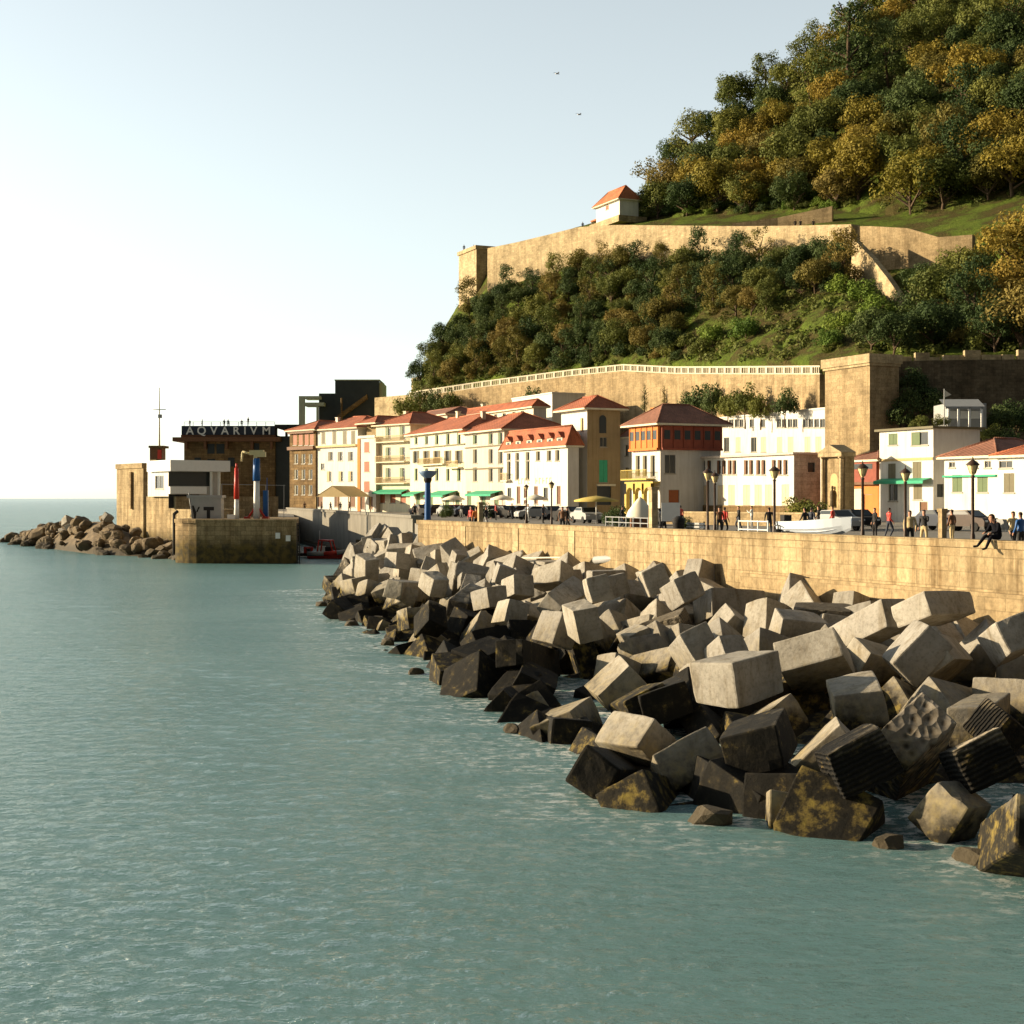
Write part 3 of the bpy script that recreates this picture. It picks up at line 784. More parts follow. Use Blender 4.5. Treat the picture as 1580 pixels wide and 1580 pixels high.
class Bld:
    def __init__(s, name, label, cat, a, b, top, Ya=None, Yb=None, base=QZ, C=None, D=9.0, wall='white', dv=None, group=None, endwall=None):
        s.x = Vector((dv[0], dv[1], 0)).normalized() if dv else DV.copy()
        s.e = Vector((-s.x.y, s.x.x, 0))
        if Ya is not None:
            s.A = at(a, 0, Ya); s.A.z = base; s.W = on_line(s.A, s.x, b); s.B = s.A + s.x * s.W
        else:
            s.B = at(b, 0, Yb); s.B.z = base; u = on_line(s.B, s.x, a); s.A = s.B + s.x * u; s.W = -u
        s.base = base; s.top = gz(top, s.B.y); s.D = on_line(s.B, s.e, C) if C else D
        s.root = thing(name, label, cat, s.A, group); s.wall = wall; s.endwall = endwall
        s.r = {'f': [], 'e': []}; s.n = 0
    def frame(s, k):
        return (s.A, s.x, s.e, s.W) if k == 'f' else (s.B, s.e, -s.x, s.D)
    def pos(s, k, px, py):
        O, x, y, L = s.frame(k); u = on_line(O, x, px); p = O + x * u
        return u, gz(py, p.y)
    def win(s, k, px, py, w, h, style='plain'):
        u, z = s.pos(k, px, py); L = s.frame(k)[3]
        s.add(k, u, z - h / 2, w, h, style)
    def add(s, k, u, z0, w, h, style):
        L = s.frame(k)[3]
        w = min(w, L - .5); u = min(max(u, w / 2 + .2), L - w / 2 - .2)
        z0 = max(z0, s.base + .05); h = min(h, s.top - .25 - z0)
        if h < .3: return
        for (a0, b0, a1, b1, st) in s.r[k]:
            if a0 < u + w / 2 + .1 and a1 > u - w / 2 - .1 and b0 < z0 + h + .1 and b1 > z0 - .1: return
        s.r[k].append((u - w / 2, z0, u + w / 2, z0 + h, style))
    def row(s, k, pxs, py, w, h, style='plain'):
        for px in pxs: s.win(k, px, py, w, h, style)
    def band(s, k, py0, py1, mat, out=.06, px0=None, px1=None, name='string_course'):
        O, x, y, L = s.frame(k)
        u0 = 0 if px0 is None else on_line(O, x, px0); u1 = L if px1 is None else on_line(O, x, px1)
        z1 = gz(py0, (O + x * (u0 + u1) / 2).y); z0 = gz(py1, (O + x * (u0 + u1) / 2).y)
        mb = MB(); mb.obox(O + x * (u0 + .01) - y * out + Vector((0, 0, z0 - O.z)), x * (u1 - u0 - .02), y * (out - .004), (0, 0, z1 - z0)); return mb.build(name, [M[mat]], s.root)
    def balcony(s, k, px0, px1, py, depth=.9, h=.95, mat='shuttan', slab='cream'):
        O, x, y, L = s.frame(k); u0 = on_line(O, x, px0); u1 = on_line(O, x, px1)
        z = gz(py, (O + x * (u0 + u1) / 2).y); mb = MB(); P = O + x * u0 - y * depth + Vector((0, 0, z - O.z))
        mb.obox(P, x * (u1 - u0), y * (depth - .003), (0, 0, .18), 0)
        n = max(3, int((u1 - u0) / .22))
        for i in range(n + 1): mb.obox(P + x * ((u1 - u0 - .04) * i / n) + Vector((0, 0, .18)), x * .04, y * .04, (0, 0, h - .06), 1)
        mb.obox(P + Vector((0, 0, .12 + h)), x * (u1 - u0), y * .07, (0, 0, .07), 1)
        return mb.build('balcony', [M[slab], M[mat]], s.root)
    def awning(s, k, px0, px1, py, mat, depth=1.8, drop=.6, name='awning'):
        O, x, y, L = s.frame(k); u0 = on_line(O, x, px0); u1 = on_line(O, x, px1)
        z = gz(py, (O + x * (u0 + u1) / 2).y); mb = MB(); p = O + x * u0 + Vector((0, 0, z - O.z)); q = O + x * u1 + Vector((0, 0, z - O.z))
        dn = -y * depth + Vector((0, 0, -drop)); t = Vector((0, 0, -.04)); hm = Vector((0, 0, -.28)); s_ = -y * .01
        p = p + s_; q = q + s_
        mb.face([p + dn, q + dn, q, p]); mb.face([p + t, q + t, q + dn + t, p + dn + t]); mb.face([p + dn + hm, q + dn + hm, q + dn, p + dn]); mb.face([p + dn, q + dn, q + dn + hm - y * -.02, p + dn + hm - y * -.02])
        mb.face([p, p + dn, p + dn + t, p + t]); mb.face([q, q + t, q + dn + t, q + dn])
        return mb.build(name, [M[mat]], s.root)
    def roof(s, rise, over=.5, inset=None, mat='tile', z=None, D=None, fascia='cream', A=None, W=None, name='roof'):
        z = s.top if z is None else z; D = s.D if D is None else D; A = s.A if A is None else A; W = s.W if W is None else W
        A = Vector((A.x, A.y, 0)); inset = D / 2 if inset is None else inset
        P = lambda u, v, h: A + s.x * u + s.e * v + Vector((0, 0, h))
        o = over; mb = MB()
        c = [P(-o, -o, z + .2), P(W + o, -o, z + .2), P(W + o, D + o, z + .2), P(-o, D + o, z + .2)]
        l = [q - Vector((0, 0, .2)) for q in c]
        if W >= D: r0, r1 = P(-o + inset, D / 2, z + .2 + rise), P(W + o - inset, D / 2, z + .2 + rise); q = ((0, 1, 1, 0), )
        i0, i1 = (r0, r1) if W >= D else (P(W / 2, -o + min(inset, W / 2), z + .2 + rise), P(W / 2, D + o - min(inset, W / 2), z + .2 + rise))
        if W >= D:
            mb.face([c[0], c[1], i1, i0], 0); mb.face([c[1], c[2], i1], 0); mb.face([c[2], c[3], i0, i1], 0); mb.face([c[3], c[0], i0], 0)
        else:
            mb.face([c[0], c[1], i0], 0); mb.face([c[1], c[2], i1, i0], 0); mb.face([c[2], c[3], i1], 0); mb.face([c[3], c[0], i0, i1], 0)
        for k in range(4): mb.face([l[k], l[(k + 1) % 4], c[(k + 1) % 4], c[k]], 1)
        mb.face(l[::-1], 1)
        rf = mb.build(name, [M[mat], M[fascia]], s.root)
        mb = MB()
        mb.tube(i0, i1, .13, n=6) if (i1 - i0).length > .1 else None
        for cc, ii in ((c[0], i0), (c[1], i1 if W >= D else i0), (c[2], i1), (c[3], i0 if W >= D else i1)): mb.tube(cc, ii, .11, n=6)
        rg = mb.build('ridge_tile', [M[mat]]); rg.parent = rf
        rg.location = -Vector(s.root.location); KIDS.setdefault(rf.name, []).append(rg)
        return rf
    def chimney(s, u, v, z, h=1.3, w=.7, mat='cream', roof=None):
        mb = MB(); p = s.A + s.x * u + s.e * v
        mb.box(p.x, p.y, z - .6, w, w * .8, h + .6, math.atan2(s.x.y, s.x.x)); mb.box(p.x, p.y, z + h, w * 1.25, w, .12, math.atan2(s.x.y, s.x.x))
        return mb.build('chimney', [M[mat]], s.root)
    def flat(s, parapet=.5, mat=None, over=.12):
        mb = MB(); P = lambda u, v, h: Vector((s.A.x, s.A.y, 0)) + s.x * u + s.e * v + Vector((0, 0, h))
        mb.obox(P(-over, -over, s.top), s.x * (s.W + 2 * over), s.e * (s.D + 2 * over), (0, 0, .22))
        return mb.build('roof', [M[mat or s.wall]], s.root)
    def finish(s):
        mb = MB(); dep = .2
        for k in ('f', 'e'):
            O, x, y, L = s.frame(k); O = Vector((O.x, O.y, 0)); mi = 0 if k == 'f' or not s.endwall else 1
            us = sorted({0, L, *[r[0] for r in s.r[k]], *[r[2] for r in s.r[k]]}); zs = sorted({s.base, s.top, *[r[1] for r in s.r[k]], *[r[3] for r in s.r[k]]})
            P = lambda u, z, d=0: O + x * u + y * d + Vector((0, 0, z))
            for i in range(len(us) - 1):
                for j in range(len(zs) - 1):
                    uc, zc = (us[i] + us[i + 1]) / 2, (zs[j] + zs[j + 1]) / 2
                    if any(r[0] < uc < r[2] and r[1] < zc < r[3] for r in s.r[k]): continue
                    mb.face([P(us[i], zs[j]), P(us[i + 1], zs[j]), P(us[i + 1], zs[j + 1]), P(us[i], zs[j + 1])], mi)
            for r in s.r[k]:
                a, b, c, d = r[:4]
                mb.face([P(a, b), P(c, b), P(c, b, dep), P(a, b, dep)], mi); mb.face([P(a, d, dep), P(c, d, dep), P(c, d), P(a, d)], mi)
                mb.face([P(a, b, dep), P(a, d, dep), P(a, d), P(a, b)], mi); mb.face([P(c, b), P(c, d), P(c, d, dep), P(c, b, dep)], mi)
                mb.face([P(a, b, dep), P(c, b, dep), P(c, d, dep), P(a, d, dep)], mi)
                loc = P((a + c) / 2, b) - Vector(s.root.location)
                rz = math.atan2(x.y, x.x); first = None
                for nm, me, sub in window_meshes(round(c - a, 2), round(d - b, 2), r[4]):
                    if not sub:
                        first = link(nm, me, s.root); first.location = loc; first.rotation_euler = (0, 0, rz)
                    else: link(nm, me, first)
        P = lambda u, v, h: Vector((s.A.x, s.A.y, 0)) + s.x * u + s.e * v + Vector((0, 0, h))
        b, t = s.base, s.top
        mb.face([P(0, s.D, b), P(0, 0, b), P(0, 0, t), P(0, s.D, t)]); mb.face([P(s.W, s.D, b), P(0, s.D, b), P(0, s.D, t), P(s.W, s.D, t)])
        mb.face([P(0, 0, t), P(s.W, 0, t), P(s.W, s.D, t), P(0, s.D, t)])
        mb.build('wall', [M[s.wall], M[s.endwall or s.wall]], s.root)
        return s

FR = (.66, -.75)
HG = 'houses along the harbour street'
yH5 = row_pt(632).y
# cream balcony house, slim tower house, white house, brown house (right to left)
h = Bld('house', 'narrow cream house with balconies on every floor, right of the slim white house', 'house', 580, 633, 655, Yb=yH5 + 2, wall='cream', dv=FR, group=HG, D=11)
for py in (668, 700, 732): h.row('f', (599, 621), py, 1.5, 2.1, 'half:shutgreen')
for py in (683, 714, 747): h.balcony('f', 585, 630, py, mat='shuttan', slab='cream')
h.row('f', (590, 606, 622), 766, 1.5, 2.2, 'door:shutred'); h.awning('f', 584, 630, 755, 'awngreen', 1.4, .5); h.roof(2.2, .6); h.chimney(3, 4, h.top + 1.2); h.finish(); H4 = h
h = Bld('house', 'slim white house with three red-brown windows, taller than wide', 'house', 552, 580, 676, Yb=H4.A.y - 1.2, wall='white', dv=FR, group=HG, D=9, endwall='pinkish')
h.row('f', (566,), 690, 1.5, 1.7, 'shut:shutred'); h.row('f', (566,), 720, 1.5, 1.7, 'shut:shutred'); h.row('f', (566,), 751, 1.6, 1.8, 'shut:shutred'); h.row('f', (560, 572), 776, 1.1, 2.1, 'door:brownwood')
mb = MB(); P_ = h.A + h.x * .5 + h.e * 1.5; mb.obox(Vector((P_.x, P_.y, h.top)), h.x * (h.W - .8), h.e * 5, (0, 0, 2.4)); mb.build('attic', [M['ochre']], h.root)
h.roof(1.3, .4, z=h.top + 2.4); mb = MB(); mb.obox(Vector((h.A.x, h.A.y, h.base)) - h.e * .1, h.x * .8, h.e * .097, (0, 0, h.top - h.base)); mb.build('quoin', [M['orange']], h.root)
h.band('f', 672, 676, 'white', .25, name='cornice'); h.finish(); H3 = h
h = Bld('house', 'broad white house with small olive windows above the tan gabled tent', 'house', 487, 552, 661, Yb=H3.A.y + 1, wall='white', dv=FR, group=HG, D=10)
h.row('f', (499, 516, 532, 545), 675, 1.2, 2.2, 'shut:shutolive'); h.row('f', (510, 525, 541), 704, 1.5, 1.5, 'half:shutolive'); h.row('f', (508, 526, 541), 735, 1.4, 1.7, 'half:shuttan'); h.row('f', (498,), 720, 1.1, 1.1, 'plain')
h.row('f', (494, 520, 544), 772, 1.6, 2.3, 'door:brownwood'); h.band('f', 687, 690, 'tan', .5, name='balcony_slab'); h.roof(2.3, .7); h.chimney(2.5, 3, h.top + 1, mat='white'); h.finish(); H2 = h
h = Bld('house', 'brown stone house with dark red gallery under its eaves, at the street\'s seaward end', 'house', 447, 487, 664, Yb=H2.A.y - .5, wall='brownstone', dv=FR, group=HG, D=10)
h.row('f', (455, 464, 473, 481), 678, 1.2, 2.0, 'shut:shutred'); 
for py in (708, 732, 756): h.row('f', (457, 468, 479), py, 1.2, 1.7, 'half:shutolive')
h.band('f', 664, 669, 'brownwood', .5, name='gallery_beam'); h.band('f', 689, 694, 'brownwood', .6, name='gallery_floor'); h.roof(1.8, .7); h.finish(); H1 = h

# long cream pair with green shutters
h = Bld('house', 'long cream house with dark green shutters and a green shop awning', 'house', 633, 718, 664, Ya=yH5, wall='cream', group=HG, D=10)
for py, st in ((676, 'half:shutgreen'), (705, 'open:shutolive'), (732, 'half:shutgreen')): h.row('f', (642, 658, 674, 691, 708), py, 1.35, 1.9, st)
h.band('f', 688, 690, 'shutolive', .14); h.balcony('f', 652, 690, 718, .8, mat='shuttan'); h.balcony('f', 696, 714, 723, .8, mat='shuttan'); h.row('f', (645, 665, 690, 706), 772, 1.6, 2.4, 'door:shutgreen'); h.awning('f', 676, 706, 757, 'awngreen', 2.4, .7); h.awning('f', 636, 655, 758, 'awngreen', 1.8, .5); h.roof(2.6, .8); h.chimney(8, 5, h.top + 2.2, 1.4); h.chimney(20, 4, h.top + 1.6, 1.3, mat='pinkish'); h.finish(); H5 = h
h = Bld('house', 'pale rose house with green shutters, pressed against the white hotel', 'house', 718, 778, 664, Ya=H5.B.y, wall='pinkish', group=HG, D=10)
for py, st in ((674, 'half:shutgreen'), (704, 'half:shutolive'), (732, 'half:shutolive')): h.row('f', (733, 757, 772), py, 1.5, 2.0, st)
h.row('f', (724, 746, 766), 770, 1.5, 2.3, 'door:shutgreen'); h.band('f', 688, 690, 'shutolive', .14); h.band('f', 722, 724, 'shutolive', .14); h.awning('f', 735, 775, 757, 'awngreen', 1.8, .5); h.roof(2.6, .8); h.finish(); H5b = h
# white hotel with dormers
h = Bld('hotel', 'bright white hotel with tall slit windows and little red dormers along its eaves', 'hotel', 777, 876, 690, Ya=H5b.B.y - 4, wall='white', C=893, endwall='shadewhite')
fx = (785, 798, 814, 830, 847, 860)
h.row('f', fx, 698, 1.2, 2.1, 'half:shutolive'); h.row('f', fx, 726, 1.2, 2.4, 'half:shutolive'); h.row('f', (800, 811, 827, 862), 764, 1.1, 2.3, 'door:brownwood'); h.row('f', (786, 842), 762, 1.2, 1.6, 'plain')
h.balcony('f', 779, 789, 743, .7, mat='shuttan')
h.roof(2.5, .5, mat='tile'); 
for i, px in enumerate((786, 801, 818, 834, 850, 865)):      # dormers standing on the roof edge
    u, z = h.pos('f', px, 690); mb = MB(); p = Vector((h.A.x, h.A.y, h.top + .2)) + h.x * (u - .75) - h.e * .15
    mb.obox(p, h.x * 1.5, h.e * 2.2, (0, 0, 1.1), 0)
    a, b_, c_, d_ = p + Vector((0, 0, 1.1)) - h.x * .2 - h.e * .25, p + Vector((0, 0, 1.1)) + h.x * 1.7 - h.e * .25, p + Vector((0, 0, 1.1)) + h.x * 1.7 + h.e * 2.6, p + Vector((0, 0, 1.1)) - h.x * .2 + h.e * 2.6
    r0, r1 = (a + b_) / 2 + Vector((0, 0, .7)), (c_ + d_) / 2 + Vector((0, 0, .7))
    mb.face([a, r0, r1, d_], 1); mb.face([b_, c_, r1, r0], 1); mb.face([a, b_, r0], 1); mb.face([d_, c_, b_, a], 1)
    mb.obox(p - h.e * .012 + h.x * .35 + Vector((0, 0, .15)), h.x * .8, h.e * .01, (0, 0, .8), 2)
    mb.build('dormer', [M['cream'], M['tile'], M['glass']], h.root)
u, z = h.pos('f', 800, 743); lr = random.Random(3)
for k in range(9):                                         # small gilt lettering, unreadable at this distance
    mb = MB(); p = Vector((h.A.x, h.A.y, z - .35)) + h.x * (u + k * (.95 if k < 4 else 1.0) + (1.2 if k > 3 else 0)) - h.e * .03
    mb.obox(p, h.x * .12, h.e * .02, (0, 0, .75)); mb.obox(p + h.x * .12 + Vector((0, 0, lr.choice((0, .31, .63)))), h.x * .4, h.e * .02, (0, 0, .12)); mb.build('letter', [M['shuttan']], h.root)
h.finish(); H6 = h
# ochre tower house
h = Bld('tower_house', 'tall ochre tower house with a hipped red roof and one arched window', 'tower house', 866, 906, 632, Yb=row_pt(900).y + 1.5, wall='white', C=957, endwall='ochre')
h.row('f', (898,), 655, .8, 1.6, 'half:shuttan')
h.win('e', 931, 682, 1.0, 1.2, 'plain'); h.win('e', 931, 727, 1.2, 2.8, 'shut:awngreen'); h.win('e', 932, 763, 2.0, 2.6, 'hole'); h.win('e', 918, 766, 1.0, 2.0, 'door:shutgreen')
u, z = h.pos('e', 930, 656); mb = MB(); p = Vector((h.B.x, h.B.y, 0)) + h.e * u + h.x * .015
arc = [p + h.e * (.5 * cos(t)) + Vector((0, 0, z + .75 + .5 * sin(t))) for t in np.linspace(0, pi, 9)]
mb.face([p + h.e * .5 + Vector((0, 0, z - 1.0))] + arc + [p - h.e * .5 + Vector((0, 0, z - 1.0))]); mb.build('window', [M['glass']], h.root)
h.band('e', 747, 750, 'cream', .35, px0=920, px1=948, name='door_hood'); h.roof(1.7, .8, mat='tile', fascia='cream'); h.finish(); H7 = h
# shaded house in the gap
h = Bld('house', 'narrow grey house in shade, squeezed between the ochre tower and the red gallery house', 'house', 957, 976, 676, Yb=176, wall='shadewhite', C=1000, group=HG); h.win('f', 967, 695, .9, 1.4, 'plain'); h.win('f', 967, 730, .9, 1.4, 'plain'); h.roof(1.2, .3, mat='tiledark'); h.finish()
# red gallery house
h = Bld('gallery_house', 'house with a red timber gallery over white walls and a yellow arcade at street level', 'house', 975, 1019, 656, Yb=160, wall='white', C=1112, endwall='shadewhite')
zg = h.pos('f', 1015, 691)[1]
for k in ('f', 'e'):
    O, x, y, L = h.frame(k); mb = MB()
    mb.obox(Vector((O.x, O.y, zg)) - y * .35, x * L, y * .347, (0, 0, h.top - zg - .05), 0)
    n = int(L / 1.25)
    for i in range(n):
        p = Vector((O.x, O.y, zg + .95)) + x * (L * (i + .5) / n - .38) - y * .37; mb.obox(p, x * .76, y * .018, (0, 0, h.top - zg - 1.5), 1)
        mb.obox(p - x * .16 - y * .06 + Vector((0, 0, -.9)), x * .1, y * .058, (0, 0, h.top - zg - .1), 0)
    mb.obox(Vector((O.x, O.y, zg - .25)) - y * .5, x * L, y * .497, (0, 0, .248), 0)
    mb.build('gallery', [M['redwood'] if k == 'e' else M['orange'], M['glass']], h.root)  # lit front painted orange, shaded end dark red: light put into the paint
h.row('f', (984, 995, 1007), 719, 1.0, 2.4, 'half:shutolive'); h.balcony('f', 970, 1010, 741, 1.1, 1.0, mat='awnyellow', slab='awnyellow')
h.win('e', 1034, 716, 1.4, 2.1, 'plain'); h.win('e', 1040, 772, 1.4, 2.4, 'door:shutred'); h.win('e', 1024, 772, 1.1, 2.2, 'door:shuttan')
O, x, y, L = h.frame('f'); mb = MB(); za = h.pos('f', 1000, 746)[1]
for i in range(4): mb.obox(Vector((O.x, O.y, QZ)) + x * ((L - .45) * i / 3) - y * 1.0, x * .45, y * .45, (0, 0, za - QZ - 1.2))
for i in range(3):
    u0, u1 = (L - .45) * i / 3 + .45, (L - .45) * (i + 1) / 3; c = Vector((O.x, O.y, za - 1.2)) + x * (u0 + u1) / 2 - y * 1.0; r = (u1 - u0) / 2
    pts = [c + x * (r * cos(t)) + Vector((0, 0, r * .95 * sin(t))) for t in np.linspace(0, pi, 9)]
    for q in range(8):
        a_, b_ = pts[q], pts[q + 1]; ta, tb = Vector((a_.x, a_.y, za)), Vector((b_.x, b_.y, za))
        mb.face([b_, a_, ta, tb]); mb.face([a_ + y * .45, b_ + y * .45, tb + y * .45, ta + y * .45]); mb.face([a_, b_, b_ + y * .45, a_ + y * .45])
mb.obox(Vector((O.x, O.y, za)) - y * 1.0, x * L, y * .997, (0, 0, .2)); mb.build('arcade', [M['awnyellow']], h.root)
h.roof(2.4, 1.0, mat='tiledark', fascia='cream'); h.chimney(1.5, 2.2, h.top + 1, 1.2, mat='orange'); h.finish(); H9 = h
# upper white house and lower white annex
h = Bld('house', 'tall white flat-roofed house with a strip of small square windows under its top', 'house', 1112, 1275, 631, Ya=203, wall='white', group=HG, D=6)
for g_ in ((1119, 1128, 1137, 1144), (1160, 1177), (1202, 1210, 1219, 1227), (1243, 1251, 1260, 1269)): h.row('f', g_, 653, 1.0, 1.1, 'plain')
h.row('f', (1121, 1163), 686, 1.3, 2.0, 'plain'); h.row('f', (1139, 1178, 1203, 1220, 1246, 1263), 686, 1.2, 2.0, 'shut:shutpale'); h.flat(); h.chimney(4, 4, h.top, .8, 2.4, 'white'); h.finish()
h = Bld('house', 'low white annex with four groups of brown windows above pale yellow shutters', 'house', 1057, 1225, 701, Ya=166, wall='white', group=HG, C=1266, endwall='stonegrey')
for g_ in ((1067, 1077, 1085, 1094), (1109, 1117, 1126, 1133), (1151, 1159, 1170, 1178), (1194, 1203, 1212, 1220)):
    for i, px in enumerate(g_): h.win('f', px, 721, .78, 1.55, 'half:brownwood')
h.row('f', (1071, 1088, 1112, 1129, 1152, 1170, 1186, 1212), 764, 1.3, 2.2, 'shut:shutpale'); h.band('f', 780, 803, 'brownstone', .12, name='stone_base'); h.win('e', 1252, 721, .9, 1.0, 'hole'); h.flat(mat='pinkish', over=.4); h.finish()
# stone gateway with a pediment
zb = QZ; A_ = at(1264, 0, 138); g_ = thing('gateway', 'small classical stone gateway with a pediment and a niche between columns', 'gateway', (A_.x, A_.y, zb)); x, y = DV.copy(), EV.copy()
Wd, Dp, Ht = 3.3, 1.6, gz(702, 138) - zb; P = lambda u, v, hh: Vector((A_.x, A_.y, zb + hh)) + x * u + y * v
mb = MB(); mb.obox(P(0, .5, 0), x * Wd, y * (Dp - .5), (0, 0, Ht)); mb.obox(P(-.15, 0, 0), x * (Wd + .3), y * .497, (0, 0, .9)); mb.build('wall', [M['gold']], g_)
for u in (.25, Wd - .25):
    mb = MB(); mb.tube(P(u, .25, .9), P(u, .25, Ht - .35), .2, .16, 12); mb.box(*P(u, .25, 0).xy, zb + Ht - .35, .5, .5, .117); mb.build('column', [M['fort']], g_)
mb = MB(); mb.obox(P(-.15, -.05, Ht - .23), x * (Wd + .3), y * (Dp + .1), (0, 0, .4)); a, b_, c_ = P(-.25, -.1, Ht + .17), P(Wd + .25, -.1, Ht + .17), P(Wd / 2, -.1, Ht + .95); d_ = y * (Dp + .2)
mb.face([a, b_, c_]); mb.face([b_ + d_, a + d_, c_ + d_]); mb.face([a, c_, c_ + d_, a + d_]); mb.face([b_, b_ + d_, c_ + d_, c_]); mb.face([a, a + d_, b_ + d_, b_]); mb.build('pediment', [M['fort']], g_)
mb = MB(); pts = [P(Wd / 2 + .55 * cos(t), .493, 4.1 + .55 * sin(t)) for t in np.linspace(0, pi, 9)]; mb.face([P(Wd / 2 + .55, .493, 1.4)] + pts + [P(Wd / 2 - .55, .493, 1.4)]); mb.build('niche', [M['shuttan']], g_)
mb = MB(); mb.lathe([(.01, 0), (.26, .02), (.22, .6), (.27, 1.2), (.2, 1.5), (.08, 1.62), (.13, 1.75), (.12, 1.95), (.01, 2.02)], P(Wd / 2, .3, 1.45), 10); mb.build('statue', [M['darkstone']], g_)
# brick red shop with a dark timber gallery
h = Bld('shop', 'orange-red shop with a dark timber upper floor, beside the three-storey white house', 'shop', 1304, 1356, 712, Ya=143, wall='orange', D=7, endwall='orange')
h.band('f', 712, 748, 'redwood', .3, name='gallery'); h.band('f', 716, 724, 'glass', .32, 1311, 1350, 'gallery_window'); h.band('f', 744, 748, 'brownwood', .5, name='gallery_floor'); h.win('f', 1320, 783, 2.2, 3.2, 'door:cream'); h.win('f', 1339, 783, 1.3, 2.6, 'door:orange'); h.roof(.9, .5, mat='tiledark'); h.finish()
# white three-storey house with green shutters
h = Bld('house', 'white three-storey flat-roofed house with green shutters and a thin green awning', 'house', 1357, 1440, 661, Ya=138, wall='white', C=1512, endwall='shadewhite', group=HG)
h.win('f', 1378, 676, 1.3, 1.3, 'shut:shutgreen'); h.win('f', 1419, 676, 2.3, 1.3, 'half:shutgreen'); h.win('f', 1376, 728, 1.1, 1.6, 'shut:shutolive'); h.win('f', 1415, 728, 1.2, 1.9, 'shut:shutolive'); h.win('f', 1378, 760, 1.3, 1.6, 'plain'); h.win('f', 1416, 759, 1.2, 1.4, 'shut:shutolive'); h.win('f', 1378, 790, 1.3, 1.9, 'door:shuttan'); h.win('f', 1425, 790, 1.1, 1.9, 'door:brownwood'); h.win('e', 1451, 757, .8, 1.2, 'hole')
h.band('f', 707, 711, 'shuttan', .08); h.awning('f', 1360, 1437, 738, 'awngreen', 1.0, .25)
h.flat(mat='shutolive', over=.35); h.finish(); H12 = h
# two low red-roofed houses at the end
h = Bld('house', 'low white house with square green shutters under a dark red roof, half behind the lamp', 'house', 1457, 1539, 706, Ya=127, wall='white', group=HG, D=8)
h.row('f', (1469, 1504, 1524), 713, .75, .95, 'plain'); h.row('f', (1477, 1516), 746, 1.25, 1.5, 'shut:shutgreen'); h.row('f', (1476, 1516), 786, 1.9, 2.9, 'door:shutgreen'); h.band('f', 733, 736, 'awngreen', .25, name='balcony_rail'); h.roof(1.6, .5, mat='tiledark'); h.finish(); H13 = h
h = Bld('house', 'low white house with a bright red roof at the right edge of the street', 'house', 1539, 1680, 702, Ya=H13.B.y - 1, wall='white', group=HG, D=9)
h.row('f', (1548, 1569), 713, 1.5, 1.0, 'plain'); h.row('f', (1557, 1600), 745, 1.2, 1.6, 'shut:shutolive'); h.row('f', (1549, 1600), 790, 1.3, 2.6, 'door:shutgreen'); h.win('f', 1576, 778, 1.4, 3, 'door:brownwood'); h.roof(1.9, .5, mat='tile'); h.finish()

# houses stepping up behind the street
h = Bld('house', 'cream house with a row of small round-headed windows, rising behind the red street roofs', 'house', 700, 823, 629, Ya=248, base=12, wall='cream', group='houses behind the street', D=8, C=843, endwall='shadewhite'); h.row('f', (720, 742, 765, 778, 793, 806), 637, 1.2, 1.4, 'plain'); h.roof(1.2, .5); h.chimney(6, 3, h.top + .8); h.finish()
h = Bld('house', 'plain white block with a blank wall at the foot of the retaining wall', 'house', 790, 852, 607, Ya=246, base=14, wall='white', group='houses behind the street', D=6); h.flat(); h.finish()
h = Bld('house', 'small cream house with a grey lean-to roof behind the slim white house', 'house', 618, 690, 640, Ya=262, base=12, wall='pinkish', group='houses behind the street', D=8); h.row('f', (640, 665), 647, 1.2, 1.3, 'plain'); h.roof(1.5, .5, mat='tiledark'); h.finish()

# ------------------------------------------------------------------ bastion tower and retaining walls
h = Bld('bastion_tower', 'tall square golden stone bastion tower rising behind the street', 'tower', 1273, 1342, 559, Ya=170, wall='gold', C=1387, base=6, endwall='gold')
mb = MB(); P = lambda u, v, z: Vector((h.A.x, h.A.y, z)) + h.x * u + h.e * v
for (u, v, a, b_) in ((-.35, -.35, h.W + .7, .6), (h.W - .25, .25, .6, h.D)): mb.obox(P(u, v, h.top - .05), h.x * a, h.e * b_, (0, 0, gz(545, h.B.y) - h.top))
mb.obox(P(-.2, -.2, h.top - .35), h.x * (h.W + .4), h.e * (h.D + .3), (0, 0, .297)); mb.build('parapet', [M['fort']], h.root); h.finish()
def strip_wall(name, label, cat, pts, thick, mat, parts=()):
    """pts: (bottom, top) points along a wall seen from the sea; thickness goes back"""
    t = thing(name, label, cat, pts[0][0]); mb = MB()
    for (b0, t0), (b1, t1) in zip(pts[:-1], pts[1:]):
        dx = (b1 - b0); dx.z = 0; bk = Vector((-dx.y, dx.x, 0)).normalized() * thick
        if bk.y < 0: bk = -bk
        mb.face([b0, b1, t1, t0]); mb.face([t0, t1, t1 + bk, t0 + bk]); mb.face([b1 + bk, b0 + bk, t0 + bk, t1 + bk])
    b0, t0 = pts[0]; b1, t1 = pts[-1]
    mb.face([b0 + bk, b0, t0, t0 + bk]); mb.face([b1, b1 + bk, t1 + bk, t1])
    mb.build('wall', [M[mat]], t); return t
